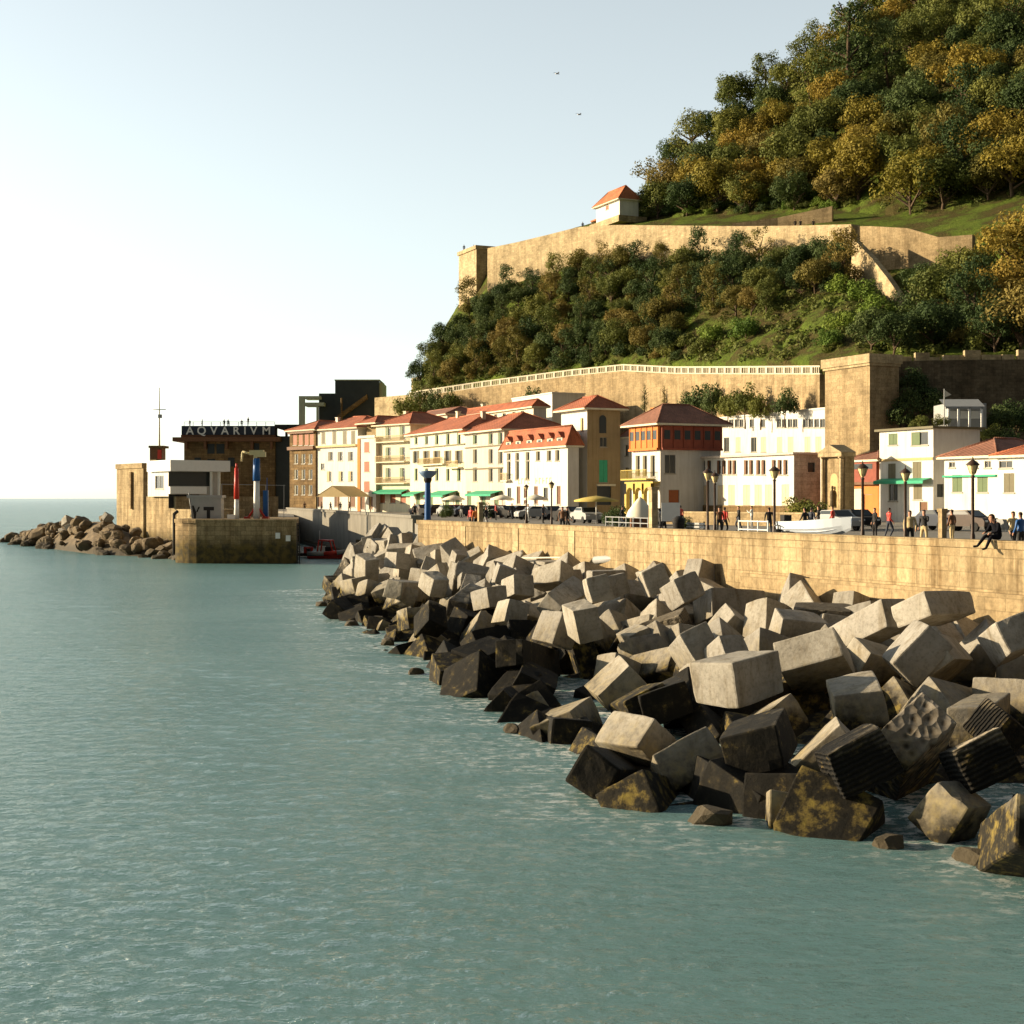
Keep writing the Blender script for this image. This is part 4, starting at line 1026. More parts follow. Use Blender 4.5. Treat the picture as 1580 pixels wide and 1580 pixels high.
def rail(t, tops, mat='fort', h_=1.0, step=2.2, bal=True):
    mb = MB()
    for p, q in zip(tops[:-1], tops[1:]):
        d = q - p; L = Vector((d.x, d.y, 0)).length; n = max(1, int(L / step)); bk = Vector((-d.y, d.x, 0)).normalized() * .3
        if bk.y < 0: bk = -bk
        up = Vector((0, 0, 1))
        mb.obox(p + up * (h_ - .22) - bk * .2, d, bk, up * .22); mb.obox(p - bk * .2, d, bk, up * .15)
        for i in range(n):
            c = p + d * (i / n); mb.obox(c - bk * .25 + up * .152, d.normalized() * .55, bk * 1.1, up * (h_ - .376))
        for i in range(n * 5):
            if i % 5 == 0: continue
            c = p + d * (i / (n * 5)); mb.obox(c + up * .152, d.normalized() * .14, bk * .5, up * (h_ - .376))
    mb.build('balustrade', [M[mat]], t)
pxs = [648, 700, 760, 830, 900, 980, 1060, 1150, 1230, 1288]
pts = []
for px in pxs:
    p = hill_pt(px, 0) - EV * 2.4; q = p.copy(); q.z = p.z - 1.0 - (.9 if px > 1000 else 0); p = q.copy(); p.z = 8; pts.append((p, q))
t = strip_wall('retaining_wall', 'long golden retaining wall with a pale balustrade along the promenade above the houses', 'retaining wall', pts, 2.6, 'gold'); rail(t, [q + EV * .1 for p, q in pts], mat='whitestone', h_=1.15)
pts = []
for px, tp, Y_ in ((1386, 558, 168), (1440, 556, 167.5), (1520, 555, 167), (1640, 554, 166.5), (1900, 553, 166)):
    q = at(px, tp, Y_); p = q.copy(); p.z = 6; pts.append((p, q))
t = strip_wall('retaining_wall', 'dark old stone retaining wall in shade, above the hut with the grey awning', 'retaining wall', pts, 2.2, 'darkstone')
mb = MB(); rp = random.Random(4); px = 1388
while px < 1800:
    w_ = rp.uniform(14, 34); yy = float(np.interp(px, (1386, 1440, 1520, 1640, 1900), (168, 167.5, 167, 166.5, 166))) + .05; tt_ = float(np.interp(px, (1386, 1440, 1520, 1640, 1900), (558, 556, 555, 554, 553))); p = at(px, tt_, yy); q = at(px + w_, tt_, yy); hh = rp.choice((.7, 1.1, 1.25, .5)); mb.obox(p + Vector((0, .01, -.1)), q - p, (0, .7, 0), (0, 0, hh)); px += w_ + rp.choice((0.3, 2, 6))
mb.build('parapet', [M['fort']], t)

# fort: bastion, curtain wall, ramp wall
h = Bld('fort_bastion', 'pale stone corner bastion at the seaward end of the hilltop wall', 'bastion', 708, 735, 384, Ya=322, wall='fort', C=758, base=38, endwall='fort')
mb = MB(); P = lambda u, v, z: Vector((h.A.x, h.A.y, z)) + h.x * u + h.e * v
mb.obox(P(-.3, -.3, h.top), h.x * (h.W + .6), h.e * .8, (0, 0, .8)); mb.obox(P(h.W - .5, .503, h.top), h.x * .8, h.e * (h.D + 3), (0, 0, .8)); mb.build('parapet', [M['fort']], h.root); h.finish()
pts = []
for px, tp in ((756, 383), (800, 374), (850, 362), (893, 351), (925, 348), (960, 347), (1050, 348), (1150, 349), (1240, 348), (1318, 346)):
    b0 = hill_pt(px, 1) - EV * .6; q = b0.copy(); q.z = gz(tp, b0.y); p = b0.copy(); p.z -= 4; pts.append((p, q))
strip_wall('curtain_wall', 'long pale stone curtain wall of the hilltop fort, sunlit', 'fort wall', pts, 1.8, 'fort')
pts = []
for px, tp, bt, Y in ((1317, 349, 420, 229), (1345, 349, 420, 226), (1400, 352, 430, 221), (1448, 366, 430, 217), (1500, 362, 430, 214)): pts.append((at(px, bt, Y), at(px, tp, Y)))
strip_wall('fort_wall', 'lower rubble wall of the fort turning inland beside the stair ramp', 'fort wall', pts, 1.5, 'gold')
pts = [(at(1312, 425, 222), at(1316, 368, 222)), (at(1340, 455, 216), at(1345, 398, 216)), (at(1368, 480, 210), at(1370, 430, 210)), (at(1390, 500, 206), at(1392, 462, 206))]
strip_wall('ramp_wall', 'sloping golden ramp wall stepping down the hillside from the fort corner', 'ramp wall', pts, .9, 'fort')
pts = [(at(1130, 352, 257), at(1130, 345, 257)), (at(1200, 350, 255), at(1200, 336, 255)), (at(1284, 350, 251), at(1284, 318, 251))]
strip_wall('terrace_wall', 'rising rubble terrace wall under the ochre trees on the hilltop', 'terrace wall', pts, 1.2, 'gold')
# chapel-like house on the fort
h = Bld('lodge', 'little white lodge with an orange roof and a porch on the fort terrace', 'lodge', 920, 956, 308, Ya=302, base=gz(342, 300), wall='white', C=985)
h.win('f', 937, 316, 1.3, 2.0, 'shut:shutred'); h.roof(3.2, .7, mat='tileorange', inset=2.0)
mb = MB(); O = h.A - h.x * 2.6; mb.obox(Vector((O.x, O.y, h.top - 2.4)), h.x * 2.58, h.e * 6, (0, 0, .3)); mb.build('porch_roof', [M['tileorange']], h.root)
for v in (0, 5.6):
    mb = MB(); mb.box(*(O + h.x * .3 + h.e * (v + .2)).xy, h.base - 1, .35, .35, h.top - 2.405 - h.base + 1); mb.build('porch_post', [M['cream']], h.root)
mb = MB(); mb.obox(Vector((O.x, O.y, h.base - 1.3)) - h.e * .3, h.x * (h.W + 2.8), h.e * 6.6, (0, 0, 1.29)); mb.build('plinth', [M['fort']], h.root); h.finish()

# ------------------------------------------------------------------ the point: harbour walls, mole, aquarium
def facebox(mb, px0, px1, py0, py1, Y, depth, m=0):
    a = at(px0, py1, Y); b = at(px1, py0, Y); mb.obox(a, (b.x - a.x, 0, 0), (0, depth, 0), (0, 0, b.z - a.z), m); return mb
def tide_stone(name, src):
    m = M[src].copy(); m.name = name; t = m.node_tree; b = t.nodes['Principled BSDF']; l = b.inputs['Base Color'].links[0]; c = l.from_socket
    g = t.nodes.new('ShaderNodeNewGeometry').outputs['Position']; sx = t.nodes.new('ShaderNodeSeparateXYZ'); t.links.new(g, sx.inputs[0])
    ad = N(t, 'ShaderNodeMath', operation='MULTIPLY_ADD'); t.links.new(noise(t, g, .5, 5), ad.inputs[0]); ad.inputs[1].default_value = -2; t.links.new(sx.outputs['Z'], ad.inputs[2])
    k = N(t, 'ShaderNodeMapRange'); t.links.new(ad.outputs[0], k.inputs[0]); k.inputs[1].default_value = .7; k.inputs[2].default_value = 2.3; k.inputs[3].default_value = .93; k.inputs[4].default_value = 0
    c2 = mix(t, k.outputs[0], c, ramp(t, noise(t, g, 1.5, 5), [(.4, (.03, .026, .014)), (.6, (.10, .07, .018))])); t.links.new(c2, b.inputs['Base Color']); M[name] = m
tide_stone('tidestone', 'moles'); tide_stone('tidegold', 'goldsmooth')
LV = (.6, -.8)
h = Bld('harbour_wall', 'high sunlit stone harbour wall at the outer end of the point, above the rocks', 'harbour wall', 180, 221, 722, Ya=208, base=-1, wall='tidegold', dv=LV, D=5)
mb = MB(); mb.obox(Vector((h.A.x, h.A.y, h.top)) - h.e * .2, h.x * h.W, h.e * .9, (0, 0, .7)); mb.build('parapet', [M['gold']], h.root); u, z = h.pos('f', 203, 745); mb = MB(); mb.obox(Vector((h.A.x, h.A.y, 5.5)) + h.x * u - h.e * .35, h.x * .5, h.e * .347, (0, 0, h.top - 6)); mb.build('buttress', [M['moles']], h.root); h.finish(); HW = h
h = Bld('harbour_wall', 'middle stretch of stone harbour wall under the white lookout building', 'harbour wall', 226, 271, 766, Ya=182, base=-1, wall='tidegold', dv=LV, D=14); h.finish(); HW2 = h
h = Bld('harbour_wall', 'short sunlit wall between the drain pipe and the rounded mole', 'harbour wall', 272, 303, 786, Ya=166, base=-1, wall='tidegold', dv=LV, D=6); h.finish()
t = thing('drain_pipe', 'dark vertical pipe in the joint of the harbour wall by the mole', 'pipe', at(268, 866, 162)); mb = MB(); p = at(268.5, 0, 162.5); mb.tube((p.x, p.y, -.5), (p.x, p.y, 5.2), .16, n=8); mb.build('pipe', [M['dark']], t)
mb = MB(); mb.tube((p.x, p.y, 5.2), (p.x + .25, p.y + .6, 5.5), .18, n=8); mb.build('elbow', [M['dark']], t)
rr_ = 4.0; cy = 157.2; cx = at(272, 0, cy).x + rr_
poly = [(at(460, 0, 172).x, 172), (at(460, 0, 156).x, 156), (at(457, 0, 153.2).x, 153.2), (cx, cy - rr_)]
for k in range(1, 9): an = -pi / 2 - k / 8 * (pi / 2 + .3); poly.append((cx + rr_ * cos(an), cy + rr_ * sin(an)))
poly += [(cx - 2.5, 172)]
t = thing('mole', 'rounded stone mole head standing in the water, stained dark below', 'mole', (cx, cy, 0)); mb = MB(); mb.prism(poly, -1, 4.35); mb.build('wall', [M['tidestone']], t)
mb = MB(); pc = [(cx + 4 + (x_ - cx - 4) * 1.012, cy + 3 + (y_ - cy - 3) * 1.02) for x_, y_ in poly]; mb.prism(pc, 4.353, 4.75); mb.build('coping', [M['moles']], t)
mb = MB()
for px, py in ((425, 822), (441, 826)): facebox(mb, px, px + 7, py, py + 9, 153.05, .1)
mb.build('plate', [M['whitemetal']], t)
mb = MB()
for px in (458.5, 462): p = at(px, 0, 152.8); mb.tube((p.x, p.y, -.6), (p.x, p.y, 4.4), .07, n=6)
for k in range(11): p = at(458.5, 0, 152.8); q = at(462, 0, 152.8); mb.tube((p.x, p.y, .1 + k * .4), (q.x, q.y, .1 + k * .4), .035, n=5)
mb.build('ladder', [M['dark']], t)
# lookout building
h = Bld('lookout_building', 'white lookout building with a broad dark window band and an overhanging flat roof', 'building', 228, 260, 727, Ya=180, base=HW2.top, wall='white', dv=LV, C=338, endwall='shadewhite')
h.win('f', 246, 744, 2.6, 1.6, 'plain')
O, x, y, L = h.frame('e'); za = lambda py, u: gz(py, (O + x * u).y)
mb = MB(); mb.obox(Vector((O.x, O.y, za(750, 3))) - y * .02, x * (L - 1.0), y * .018, (0, 0, za(728, 3) - za(750, 3))); mb.build('window_band', [M['glass']], h.root)
mb = MB(); mb.obox(Vector((O.x, O.y, za(762, 3))) - y * .5, x * (L * .72), y * .49, (0, 0, za(751, 3) - za(762, 3))); mb.build('balcony', [M['whitemetal']], h.root)
mb = MB(); mb.obox(Vector((O.x, O.y, za(784, 3))) - y * .03, x * (L * .6), y * .028, (0, 0, za(763, 3) - za(784, 3))); mb.build('opening', [M['dark']], h.root)
mb = MB(); q = Vector((h.A.x, h.A.y, h.top)) - h.e * .5 + h.x * .0; mb.obox(q + h.x * .9, h.x * (h.W + .8), h.e * (h.D + 1.2), (0, 0, 1.35)); mb.build('roof', [M['whitemetal']], h.root)
for u in (L - .25, L - 1.3):
    mb = MB(); p = O + x * u - y * .5; mb.box(p.x, p.y, 4.4, .28, .28, h.top - 4.405); mb.build('post', [M['whitemetal']], h.root)
h.finish(); LK = h
t = thing('watch_hut', 'tiny red and brown watch hut on the harbour wall, below the mast', 'hut', at(241, 722, 196)); mb = MB(); facebox(mb, 231, 250, 691, 728, 196, 2); mb.build('wall', [M['brownwood']], t)
mb = MB(); facebox(mb, 243, 249, 694, 708, 195.9, .09); mb.build('door', [M['redmetal']], t); mb = MB(); facebox(mb, 229, 253, 687.5, 691, 195.6, 2.8); mb.build('roof', [M['brownstone']], t); mb = MB(); facebox(mb, 231, 241, 708.5, 723, 195.95, .04); mb.build('window', [M['tan']], t)
t = thing('mast', 'thin tall signal mast with a small crosstree behind the watch hut', 'mast', at(246, 700, 200)); p = at(246, 735, 200); q = at(246, 598, 200); mb = MB(); mb.tube(p, q, .17, .05, 8); mb.build('pole', [M['yellowmetal']], t)
mb = MB(); c_ = at(246, 632, 200); mb.tube(c_ - Vector((.9, 0, 0)), c_ + Vector((.9, 0, 0)), .06, n=6); c_ = at(247, 645, 200); mb.box(c_.x, c_.y, c_.z, .5, .3, .5); mb.build('crosstree', [M['greymetal']], t)
# grey shelter with cut-out panel
t = thing('shelter', 'grey metal shelter with dark cut-out shapes on its front, on the mole', 'shelter', at(316, 805, 158)); Y = 158
mb = MB(); a, b_, c_, d_ = at(298, 804, Y), at(341, 804, Y), at(341, 768, Y), at(291, 768, Y); e_ = Vector((0, 1.6, 0))
mb.face([a, b_, c_, d_]); mb.face([b_, b_ + e_, c_ + e_, c_]); mb.face([d_, c_, c_ + e_, d_ + e_]); mb.face([a, d_, d_ + e_, a + e_]); mb.face([b_ + e_, a + e_, d_ + e_, c_ + e_]); mb.build('panel', [M['greymetal']], t)
mb = MB(); facebox(mb, 314, 330, 782, 787.5, Y - .03, .028); facebox(mb, 319, 324, 787.5, 800, Y - .03, .028); facebox(mb, 312, 334, 800, 803.5, Y - .03, .028)
for q in ([(296, 780), (299, 780), (303, 791), (302, 803), (300, 803)], [(306, 782), (308.5, 782), (305, 790), (302.5, 790)]): mb.face([at(px, py, Y - .02) for px, py in q][::-1])
mb.build('cutout', [M['dark']], t)
mb = MB(); mb.tube(at(291, 760, Y), at(297, 800, Y), .07, n=6); facebox(mb, 288, 343, 764, 768, Y - .2, 2); mb.build('frame', [M['greymetal']], t)
# beacon and blue crane
t = thing('mole_beacon', 'slim harbour beacon, red above and white below, on the mole', 'beacon', at(365, 804, 157)); p = at(365, 804, 157); mb = MB(); mb.box(p.x - .5, p.y, p.z, .9, .9, .7); mb.build('base', [M['whitemetal']], t)
mb = MB(); q = at(365, 770, 157); mb.tube(p, q, .3, .24, 12); mb.build('lower_column', [M['whitemetal']], t); mb = MB(); r_ = at(365, 722, 157); mb.tube(q, r_, .3, .22, 12); mb.tube(r_, r_ + Vector((0, 0, .5)), .12, n=8); mb.build('upper_column', [M['redmetal']], t)
t = thing('harbour_crane', 'slim blue and white harbour crane with a cream jib and red feet, on the mole', 'crane', at(396, 804, 158)); Y = 158; p = at(396, 804, Y); c1 = at(396, 742, Y); c2 = at(396, 707, Y)
mb = MB(); mb.tube(p, c1, .36, .32, 12); mb.build('lower_column', [M['whitemetal']], t); mb = MB(); mb.tube(c1, c2, .42, .36, 12); mb.build('upper_column', [M['bluemetal']], t)
mb = MB(); mb.obox(at(385, 702, Y) - Vector((0, .25, 0)), (1.6, 0, .05), (0, .5, 0), (0, 0, .5)); mb.tube(at(386, 700, Y), at(374, 697, Y), .13, n=6); mb.tube(at(374, 697, Y), at(373, 712, Y), .12, n=6); mb.tube(at(392, 706, Y), c2, .3, n=8); mb.obox(at(392, 705, Y) - Vector((0, .3, 0)), (1.3, 0, 0), (0, .6, 0), (0, 0, .55)); mb.build('jib', [M['yellowmetal']], t)
for s_ in (-1, 1):
    mb = MB(); mb.obox(p + Vector((s_ * 1.0 - .35, -.5, 0)), (.7, 0, 0), (0, 1, 0), (0, 0, .5)); mb.tube(p + Vector((s_ * .9, 0, .4)), p + Vector((s_ * .25, 0, 1.4)), .14, n=6); mb.build('foot', [M['redmetal']], t)
mb = MB(); q = p + Vector((1.15, 0, 0)); mb.obox(q + Vector((-.5, .3, .1)), (.55, 0, 0), (0, .4, 0), (0, 0, 3.3)); mb.tube(q, q + Vector((0, 0, 4.8)), .05, n=6); mb.build('ladder', [M['bluemetal']], t)
# wire between
t = thing('railing', 'thin metal railing along the mole behind the crane', 'railing', at(370, 800, 160)); mb = MB(); mb.tube(at(340, 747, 162), at(440, 749, 162), .03, n=5)
for px in (342, 365, 410, 438): mb.tube(at(px, 748, 162), at(px, 803, 162), .04, n=5)
mb.build('railing', [M['greymetal']], t)

# aquarium
Y = 300; ab = thing('aquarium_building', 'dark stone aquarium building with a flat terrace roof and a long name sign', 'aquarium', at(350, 800, Y))
mb = MB(); facebox(mb, 284, 424, 681, 800, Y, 16); facebox(mb, 272, 284, 735, 800, Y + 2, 10); mb.build('wall', [M['brownstone']], ab)
mb = MB(); facebox(mb, 266, 432, 674.5, 680.9, Y - 1.5, 19); facebox(mb, 279, 425, 671, 674.4, Y - .4, 17); mb.build('cornice', [M['brownwood']], ab)
mb = MB()
for px in (287, 316, 349, 388, 418):
    a = at(px, 681.2, Y); mb.obox(a + Vector((0, -1.2, -1.6)), (.5, 0, 0), (0, 1.19, 0), (0, 0, 1.55))
mb.build('corbel', [M['brownwood']], ab)
for px0, px1, py0, py1 in ((320, 331, 685, 700), (334, 346, 685, 700), (392, 400, 684, 698), (300, 310, 706, 722), (320, 332, 708, 724), (352, 362, 706, 720)):
    mb = MB(); facebox(mb, px0, px1, py0, py1, Y - .05, .045); mb.build('window', [M['glass']], ab)
mb = MB(); facebox(mb, 425, 453, 673, 800, Y + 1, 14); mb.build('wing', [M['darkglass']], ab)  # shaded side of the building, its shade put into a near-black colour
mb = MB(); facebox(mb, 424, 462, 655, 660, Y - 1, 16); facebox(mb, 424.5, 427, 660, 673, Y, 1); facebox(mb, 440, 443, 660, 673, Y, 1); mb.build('canopy', [M['dark']], ab)
mb = MB(); facebox(mb, 280, 424, 657, 670.9, Y - .6, .5); sb = mb.build('sign', [M['navy']], ab)
for ch, px in (('A', 293), ('Q', 311), ('V', 330), ('A', 347), ('R', 364.5), ('I', 378), ('V', 391.5), ('M', 411)):
    cu = bpy.data.curves.new('letter', 'FONT'); cu.body = ch; cu.size = 2.35; cu.align_x = 'CENTER'; cu.extrude = .04; cu.offset = .04
    o = bpy.data.objects.new('letter_source', cu); COL.objects.link(o); dg = bpy.context.evaluated_depsgraph_get(); me = bpy.data.meshes.new_from_object(o.evaluated_get(dg)); bpy.data.objects.remove(o)
    me.materials.clear(); me.materials.append(M['whitemetal']); o = bpy.data.objects.new('letter', me); COL.objects.link(o); o.parent = sb
    p = at(px, 670.2, Y - .66) - Vector(ab.location); o.location = p; o.rotation_euler = (pi / 2, 0, 0)
mb = MB(); mb.tube(at(284, 651, Y), at(424, 651, Y), .05, n=5); mb.tube(at(284, 654, Y), at(424, 654, Y), .03, n=5)
for px in range(284, 425, 14): mb.tube(at(px, 651, Y), at(px, 657.5, Y), .05, n=5)
mb.build('roof_railing', [M['dark']], ab)
# modern extension behind
Y = 335; t = thing('modern_hall', 'dark slate box hall with a pale concrete frame and outside stair, behind the street', 'hall', at(540, 660, Y))
mb = MB(); facebox(mb, 517, 585, 587, 668, Y, 12); facebox(mb, 492, 518, 607, 668, Y + 1, 10); mb.build('wall', [M['darkglass']], t)
mb = MB(); facebox(mb, 585.1, 590, 590, 668, Y + 1, 11); facebox(mb, 516, 586, 585.5, 586.9, Y - .3, 12.6); mb.build('trim', [M['greengrey']], t)
mb = MB(); facebox(mb, 461, 469, 611, 668, Y - 2, 2); facebox(mb, 469.1, 494, 611, 615, Y - 2, 6); facebox(mb, 469.1, 500, 621, 626, Y - 2, 6); facebox(mb, 488, 491, 626.1, 668, Y - 2, 1); mb.build('concrete_frame', [M['greengrey']], t)
mb = MB(); a = at(520, 648, Y - 3); b_ = at(566, 615, Y - 3); mb.obox(a, b_ - a, (0, 2, 0), (0, 0, 1.0)); mb.tube(at(527, 614, Y - 3), at(527, 655, Y - 3), .22, n=8); mb.build('stair', [M['brownstone']], t)
h = Bld('stone_platform', 'blank orange-gold stone platform at the foot of the hill, left of the promenade wall', 'platform', 578, 652, 607, Ya=325, base=8, wall='fort', dv=FR, D=8); mb = MB(); P_ = h.B - h.x * 4; mb.obox(Vector((P_.x, P_.y, h.top)), h.x * 3.5, h.e * 3, (0, 0, 3.6)); mb.build('pillar', [M['fort']], h.root); h.finish()
# hut behind the white three-storey house
Y = 150; t = thing('hut', 'small grey hut with a sloping awning on white posts in front of the dark wall', 'hut', at(1490, 660, Y)); mb = MB(); facebox(mb, 1462, 1522, 622, 665, Y + 2, 5); mb.build('wall', [M['greymetal']], t)
mb = MB(); a, b_ = at(1459, 627, Y), at(1520, 627, Y); u_ = Vector((0, 2.2, .9)); mb.face([a, b_, b_ + u_, a + u_]); mb.face([a + u_ - Vector((0, 0, .08)), b_ + u_ - Vector((0, 0, .08)), b_ - Vector((0, 0, .08)), a - Vector((0, 0, .08))]); mb.face([a - Vector((0, 0, .25)), b_ - Vector((0, 0, .25)), b_, a]); mb.build('awning', [M['greymetal']], t)
for px in (1463, 1478, 1495, 1514):
    mb = MB(); facebox(mb, px, px + 3, 629, 660, Y, .2); mb.build('post', [M['whitemetal']], t)
mb = MB(); facebox(mb, 1466, 1477, 634, 646, Y + 1.9, .08); facebox(mb, 1482, 1494, 634, 646, Y + 1.9, .08); facebox(mb, 1499, 1513, 634, 646, Y + 1.9, .08); mb.build('window', [M['whitemetal']], t)
t = thing('flag', 'small white pennant on a thin pole above the flat-roofed house', 'flag', at(1457, 660, 141)); mb = MB(); mb.tube(at(1457, 662, 141), at(1457, 600, 141), .05, n=6); mb.build('pole', [M['greymetal']], t); mb = MB()
mb.face([at(1458, 602, 141), at(1458, 613, 141), at(1468, 609, 141.2)]); mb.face([at(1458, 602, 141.03), at(1468, 609, 141.23), at(1458, 613, 141.03)]); mb.build('cloth', [M['cloth']], t)
# ------------------------------------------------------------------ trees and shrubs
M['leafdark'] = leafmat('evergreen_leaves', (0.034, 0.051, 0.018), (0.059, 0.088, 0.024), (0.098, 0.121, 0.034))
M['leafolive'] = leafmat('olive_leaves', (0.067, 0.079, 0.020), (0.127, 0.139, 0.028), (0.199, 0.199, 0.038))
M['leafochre'] = leafmat('autumn_leaves', (0.129, 0.100, 0.018), (0.234, 0.178, 0.027), (0.333, 0.250, 0.039))
M['leafbrown'] = leafmat('russet_leaves', (0.094, 0.078, 0.020), (0.172, 0.137, 0.031), (0.242, 0.187, 0.041))
M['leafgreen'] = leafmat('fresh_leaves', (0.079, 0.122, 0.021), (0.131, 0.193, 0.027), (0.201, 0.263, 0.043))
def clump_leaves(rs, clumps, per, leaf):
    """leaf-sized faces spread over and through a set of clumps"""
    V = []; n = 0
    for (c, r) in clumps:
        k = max(20, int(per * (r / .36) ** 2))
        d = rs.normal(size=(k, 3)); d /= np.linalg.norm(d, axis=1)[:, None]
        rad = r * (rs.uniform(.35, 1.0, k) ** .45) * rs.uniform(.85, 1.18, k)
        p = np.array(c) + d * rad[:, None] * np.array([1, 1, .82])
        nrm = d * 1.3 + rs.normal(size=(k, 3)) * .42 + np.array([0, 0, .25]); nrm /= np.linalg.norm(nrm, axis=1)[:, None]
        a = np.cross(nrm, rs.normal(size=(k, 3))); a /= np.linalg.norm(a, axis=1)[:, None] + 1e-9
        b = np.cross(nrm, a); s = leaf * rs.uniform(.6, 1.35, k)[:, None]
        V.append(np.stack([p - a * s * .5, p + b * s * .34, p + a * s * .5, p - b * s * .34], 1).reshape(-1, 3)); n += k
    V = np.concatenate(V); return V, n
def leaf_obj_mesh(name, V, n, mat):
    me = bpy.data.meshes.new(name)
    me.vertices.add(len(V)); me.vertices.foreach_set('co', V.astype(np.float32).ravel())
    me.loops.add(4 * n); me.loops.foreach_set('vertex_index', np.arange(4 * n, dtype=np.int32))
    me.polygons.add(n); me.polygons.foreach_set('loop_start', np.arange(0, 4 * n, 4, dtype=np.int32)); me.polygons.foreach_set('loop_total', np.full(n, 4, np.int32))
    me.update(calc_edges=True); me.materials.append(mat); return me
def crown_mesh(shape, seed, mat):
    rs = np.random.RandomState(seed); cl = []
    if shape == 'broad':
        for k in range(34):
            d = rs.normal(size=3); d /= np.linalg.norm(d); d[2] = abs(d[2]) * 1.0 - .35 * (rs.rand() < .5)
            r = rs.uniform(.5, .86); cl.append(((d[0] * r, d[1] * r, 1.22 + d[2] * r * rs.uniform(.75, 1.1)), rs.uniform(.2, .42)))
        cl.append(((0, 0, 1.2), .55)); per, leaf = 190, .078
    elif shape == 'tall':
        for k in range(34):
            z = rs.uniform(.35, 2.5); w = .78 * math.sqrt(max(.05, 1 - ((z - 1.3) / 1.35) ** 2)); a = rs.uniform(0, 6.28); r = w * rs.uniform(.4, .95)
            cl.append(((cos(a) * r, sin(a) * r, z), rs.uniform(.2, .38)))
        cl.append(((0, 0, 1.2), .45)); per, leaf = 180, .075
    elif shape == 'cedar':
        for L in range(6):
            z = .8 + L * .36; w = 1.15 - L * .15
            for k in range(9):
                a = rs.uniform(0, 6.28); r = w * rs.uniform(.2, 1); cl.append(((cos(a) * r, sin(a) * r, z + rs.uniform(-.05, .05)), rs.uniform(.16, .27)))
        per, leaf = 110, .085
    elif shape == 'spire':
        for k in range(20):
            z = .15 + 2.6 * k / 20; w = .42 * (1 - k / 21) + .06; a = rs.uniform(0, 6.28); cl.append(((cos(a) * w * .5, sin(a) * w * .5, z), max(.14, w * .75)))
        per, leaf = 110, .085
    elif shape == 'airy':
        for k in range(26):
            d = rs.normal(size=3); d /= np.linalg.norm(d); d[2] = abs(d[2]) - .2; r = rs.uniform(.45, 1); cl.append(((d[0] * r, d[1] * r, 1.25 + d[2] * r), rs.uniform(.16, .3)))
        per, leaf = 45, .10
    else:                                                       # bush
        for k in range(22):
            d = rs.normal(size=3); d /= np.linalg.norm(d); r = rs.uniform(.35, .78); cl.append(((d[0] * r, d[1] * r, .15 + abs(d[2]) * r * 1.05), rs.uniform(.2, .4)))
        per, leaf = 130, .10
    V, n = clump_leaves(rs, cl, per, leaf)
    return leaf_obj_mesh('crown', V, n, mat)
def trunk_mesh(shape, seed):
    r = random.Random(seed); mb = MB()
    h = {'broad': 1.1, 'tall': 1.6, 'cedar': 2.6, 'spire': 2.2, 'airy': 1.2, 'bush': .4}[shape]
    r0 = .085 if shape != 'bush' else .05
    p = Vector((0, 0, -.5)); n_ = 4
    for k in range(n_):
        q = Vector((r.uniform(-.04, .04), r.uniform(-.04, .04), -.5 + (h + .5) * (k + 1) / n_)); mb.tube(p, q, r0 * (1 - .16 * k), r0 * (1 - .16 * (k + 1)), 7, cap=False); p = q
    for k in range(6):
        a = r.uniform(0, 6.28); b = Vector((0, 0, h * r.uniform(.45, .95))); e = b + Vector((cos(a), sin(a), r.uniform(.5, 1.1))) * (.55 if shape != 'bush' else .3)
        mb.tube(b, e, r0 * .5, r0 * .15, 5, cap=False)
    o = mb.build('trunk', [M['bark']], uv=False); me = o.data; bpy.data.objects.remove(o); return me
PROTO = {}
def proto(shape, mat, k):
    key = (shape, mat, k)
    if key not in PROTO: PROTO[key] = (crown_mesh(shape, hash(shape + mat) % 1000 if False else sum(map(ord, shape + mat)) * 7 + k, M[mat]), trunk_mesh(shape, sum(map(ord, shape)) + k))
    return PROTO[key]
trees = []
def tree(p, rad, shape, mat, k, name='tree', zs=1.0, group=None):
    cm_, tm = proto(shape, mat, k)
    if shape in ('broad', 'tall') : p = Vector((p.x, p.y, p.z - .42 * rad))
    t = thing(name, None, None, p, group, rz=rnd.uniform(0, 6.28)); t.scale = (rad, rad, rad * zs)
    link('trunk' if shape != 'bush' else 'stem', tm, t); link('crown' if shape != 'bush' else 'foliage', cm_, t)
    cz = 1.2 * zs if shape != 'bush' else .5
    px, py = pix((p.x, p.y, p.z + rad * cz)); trees.append((t, shape, mat, rad, px, py, p)); return t
tr = random.Random(31)
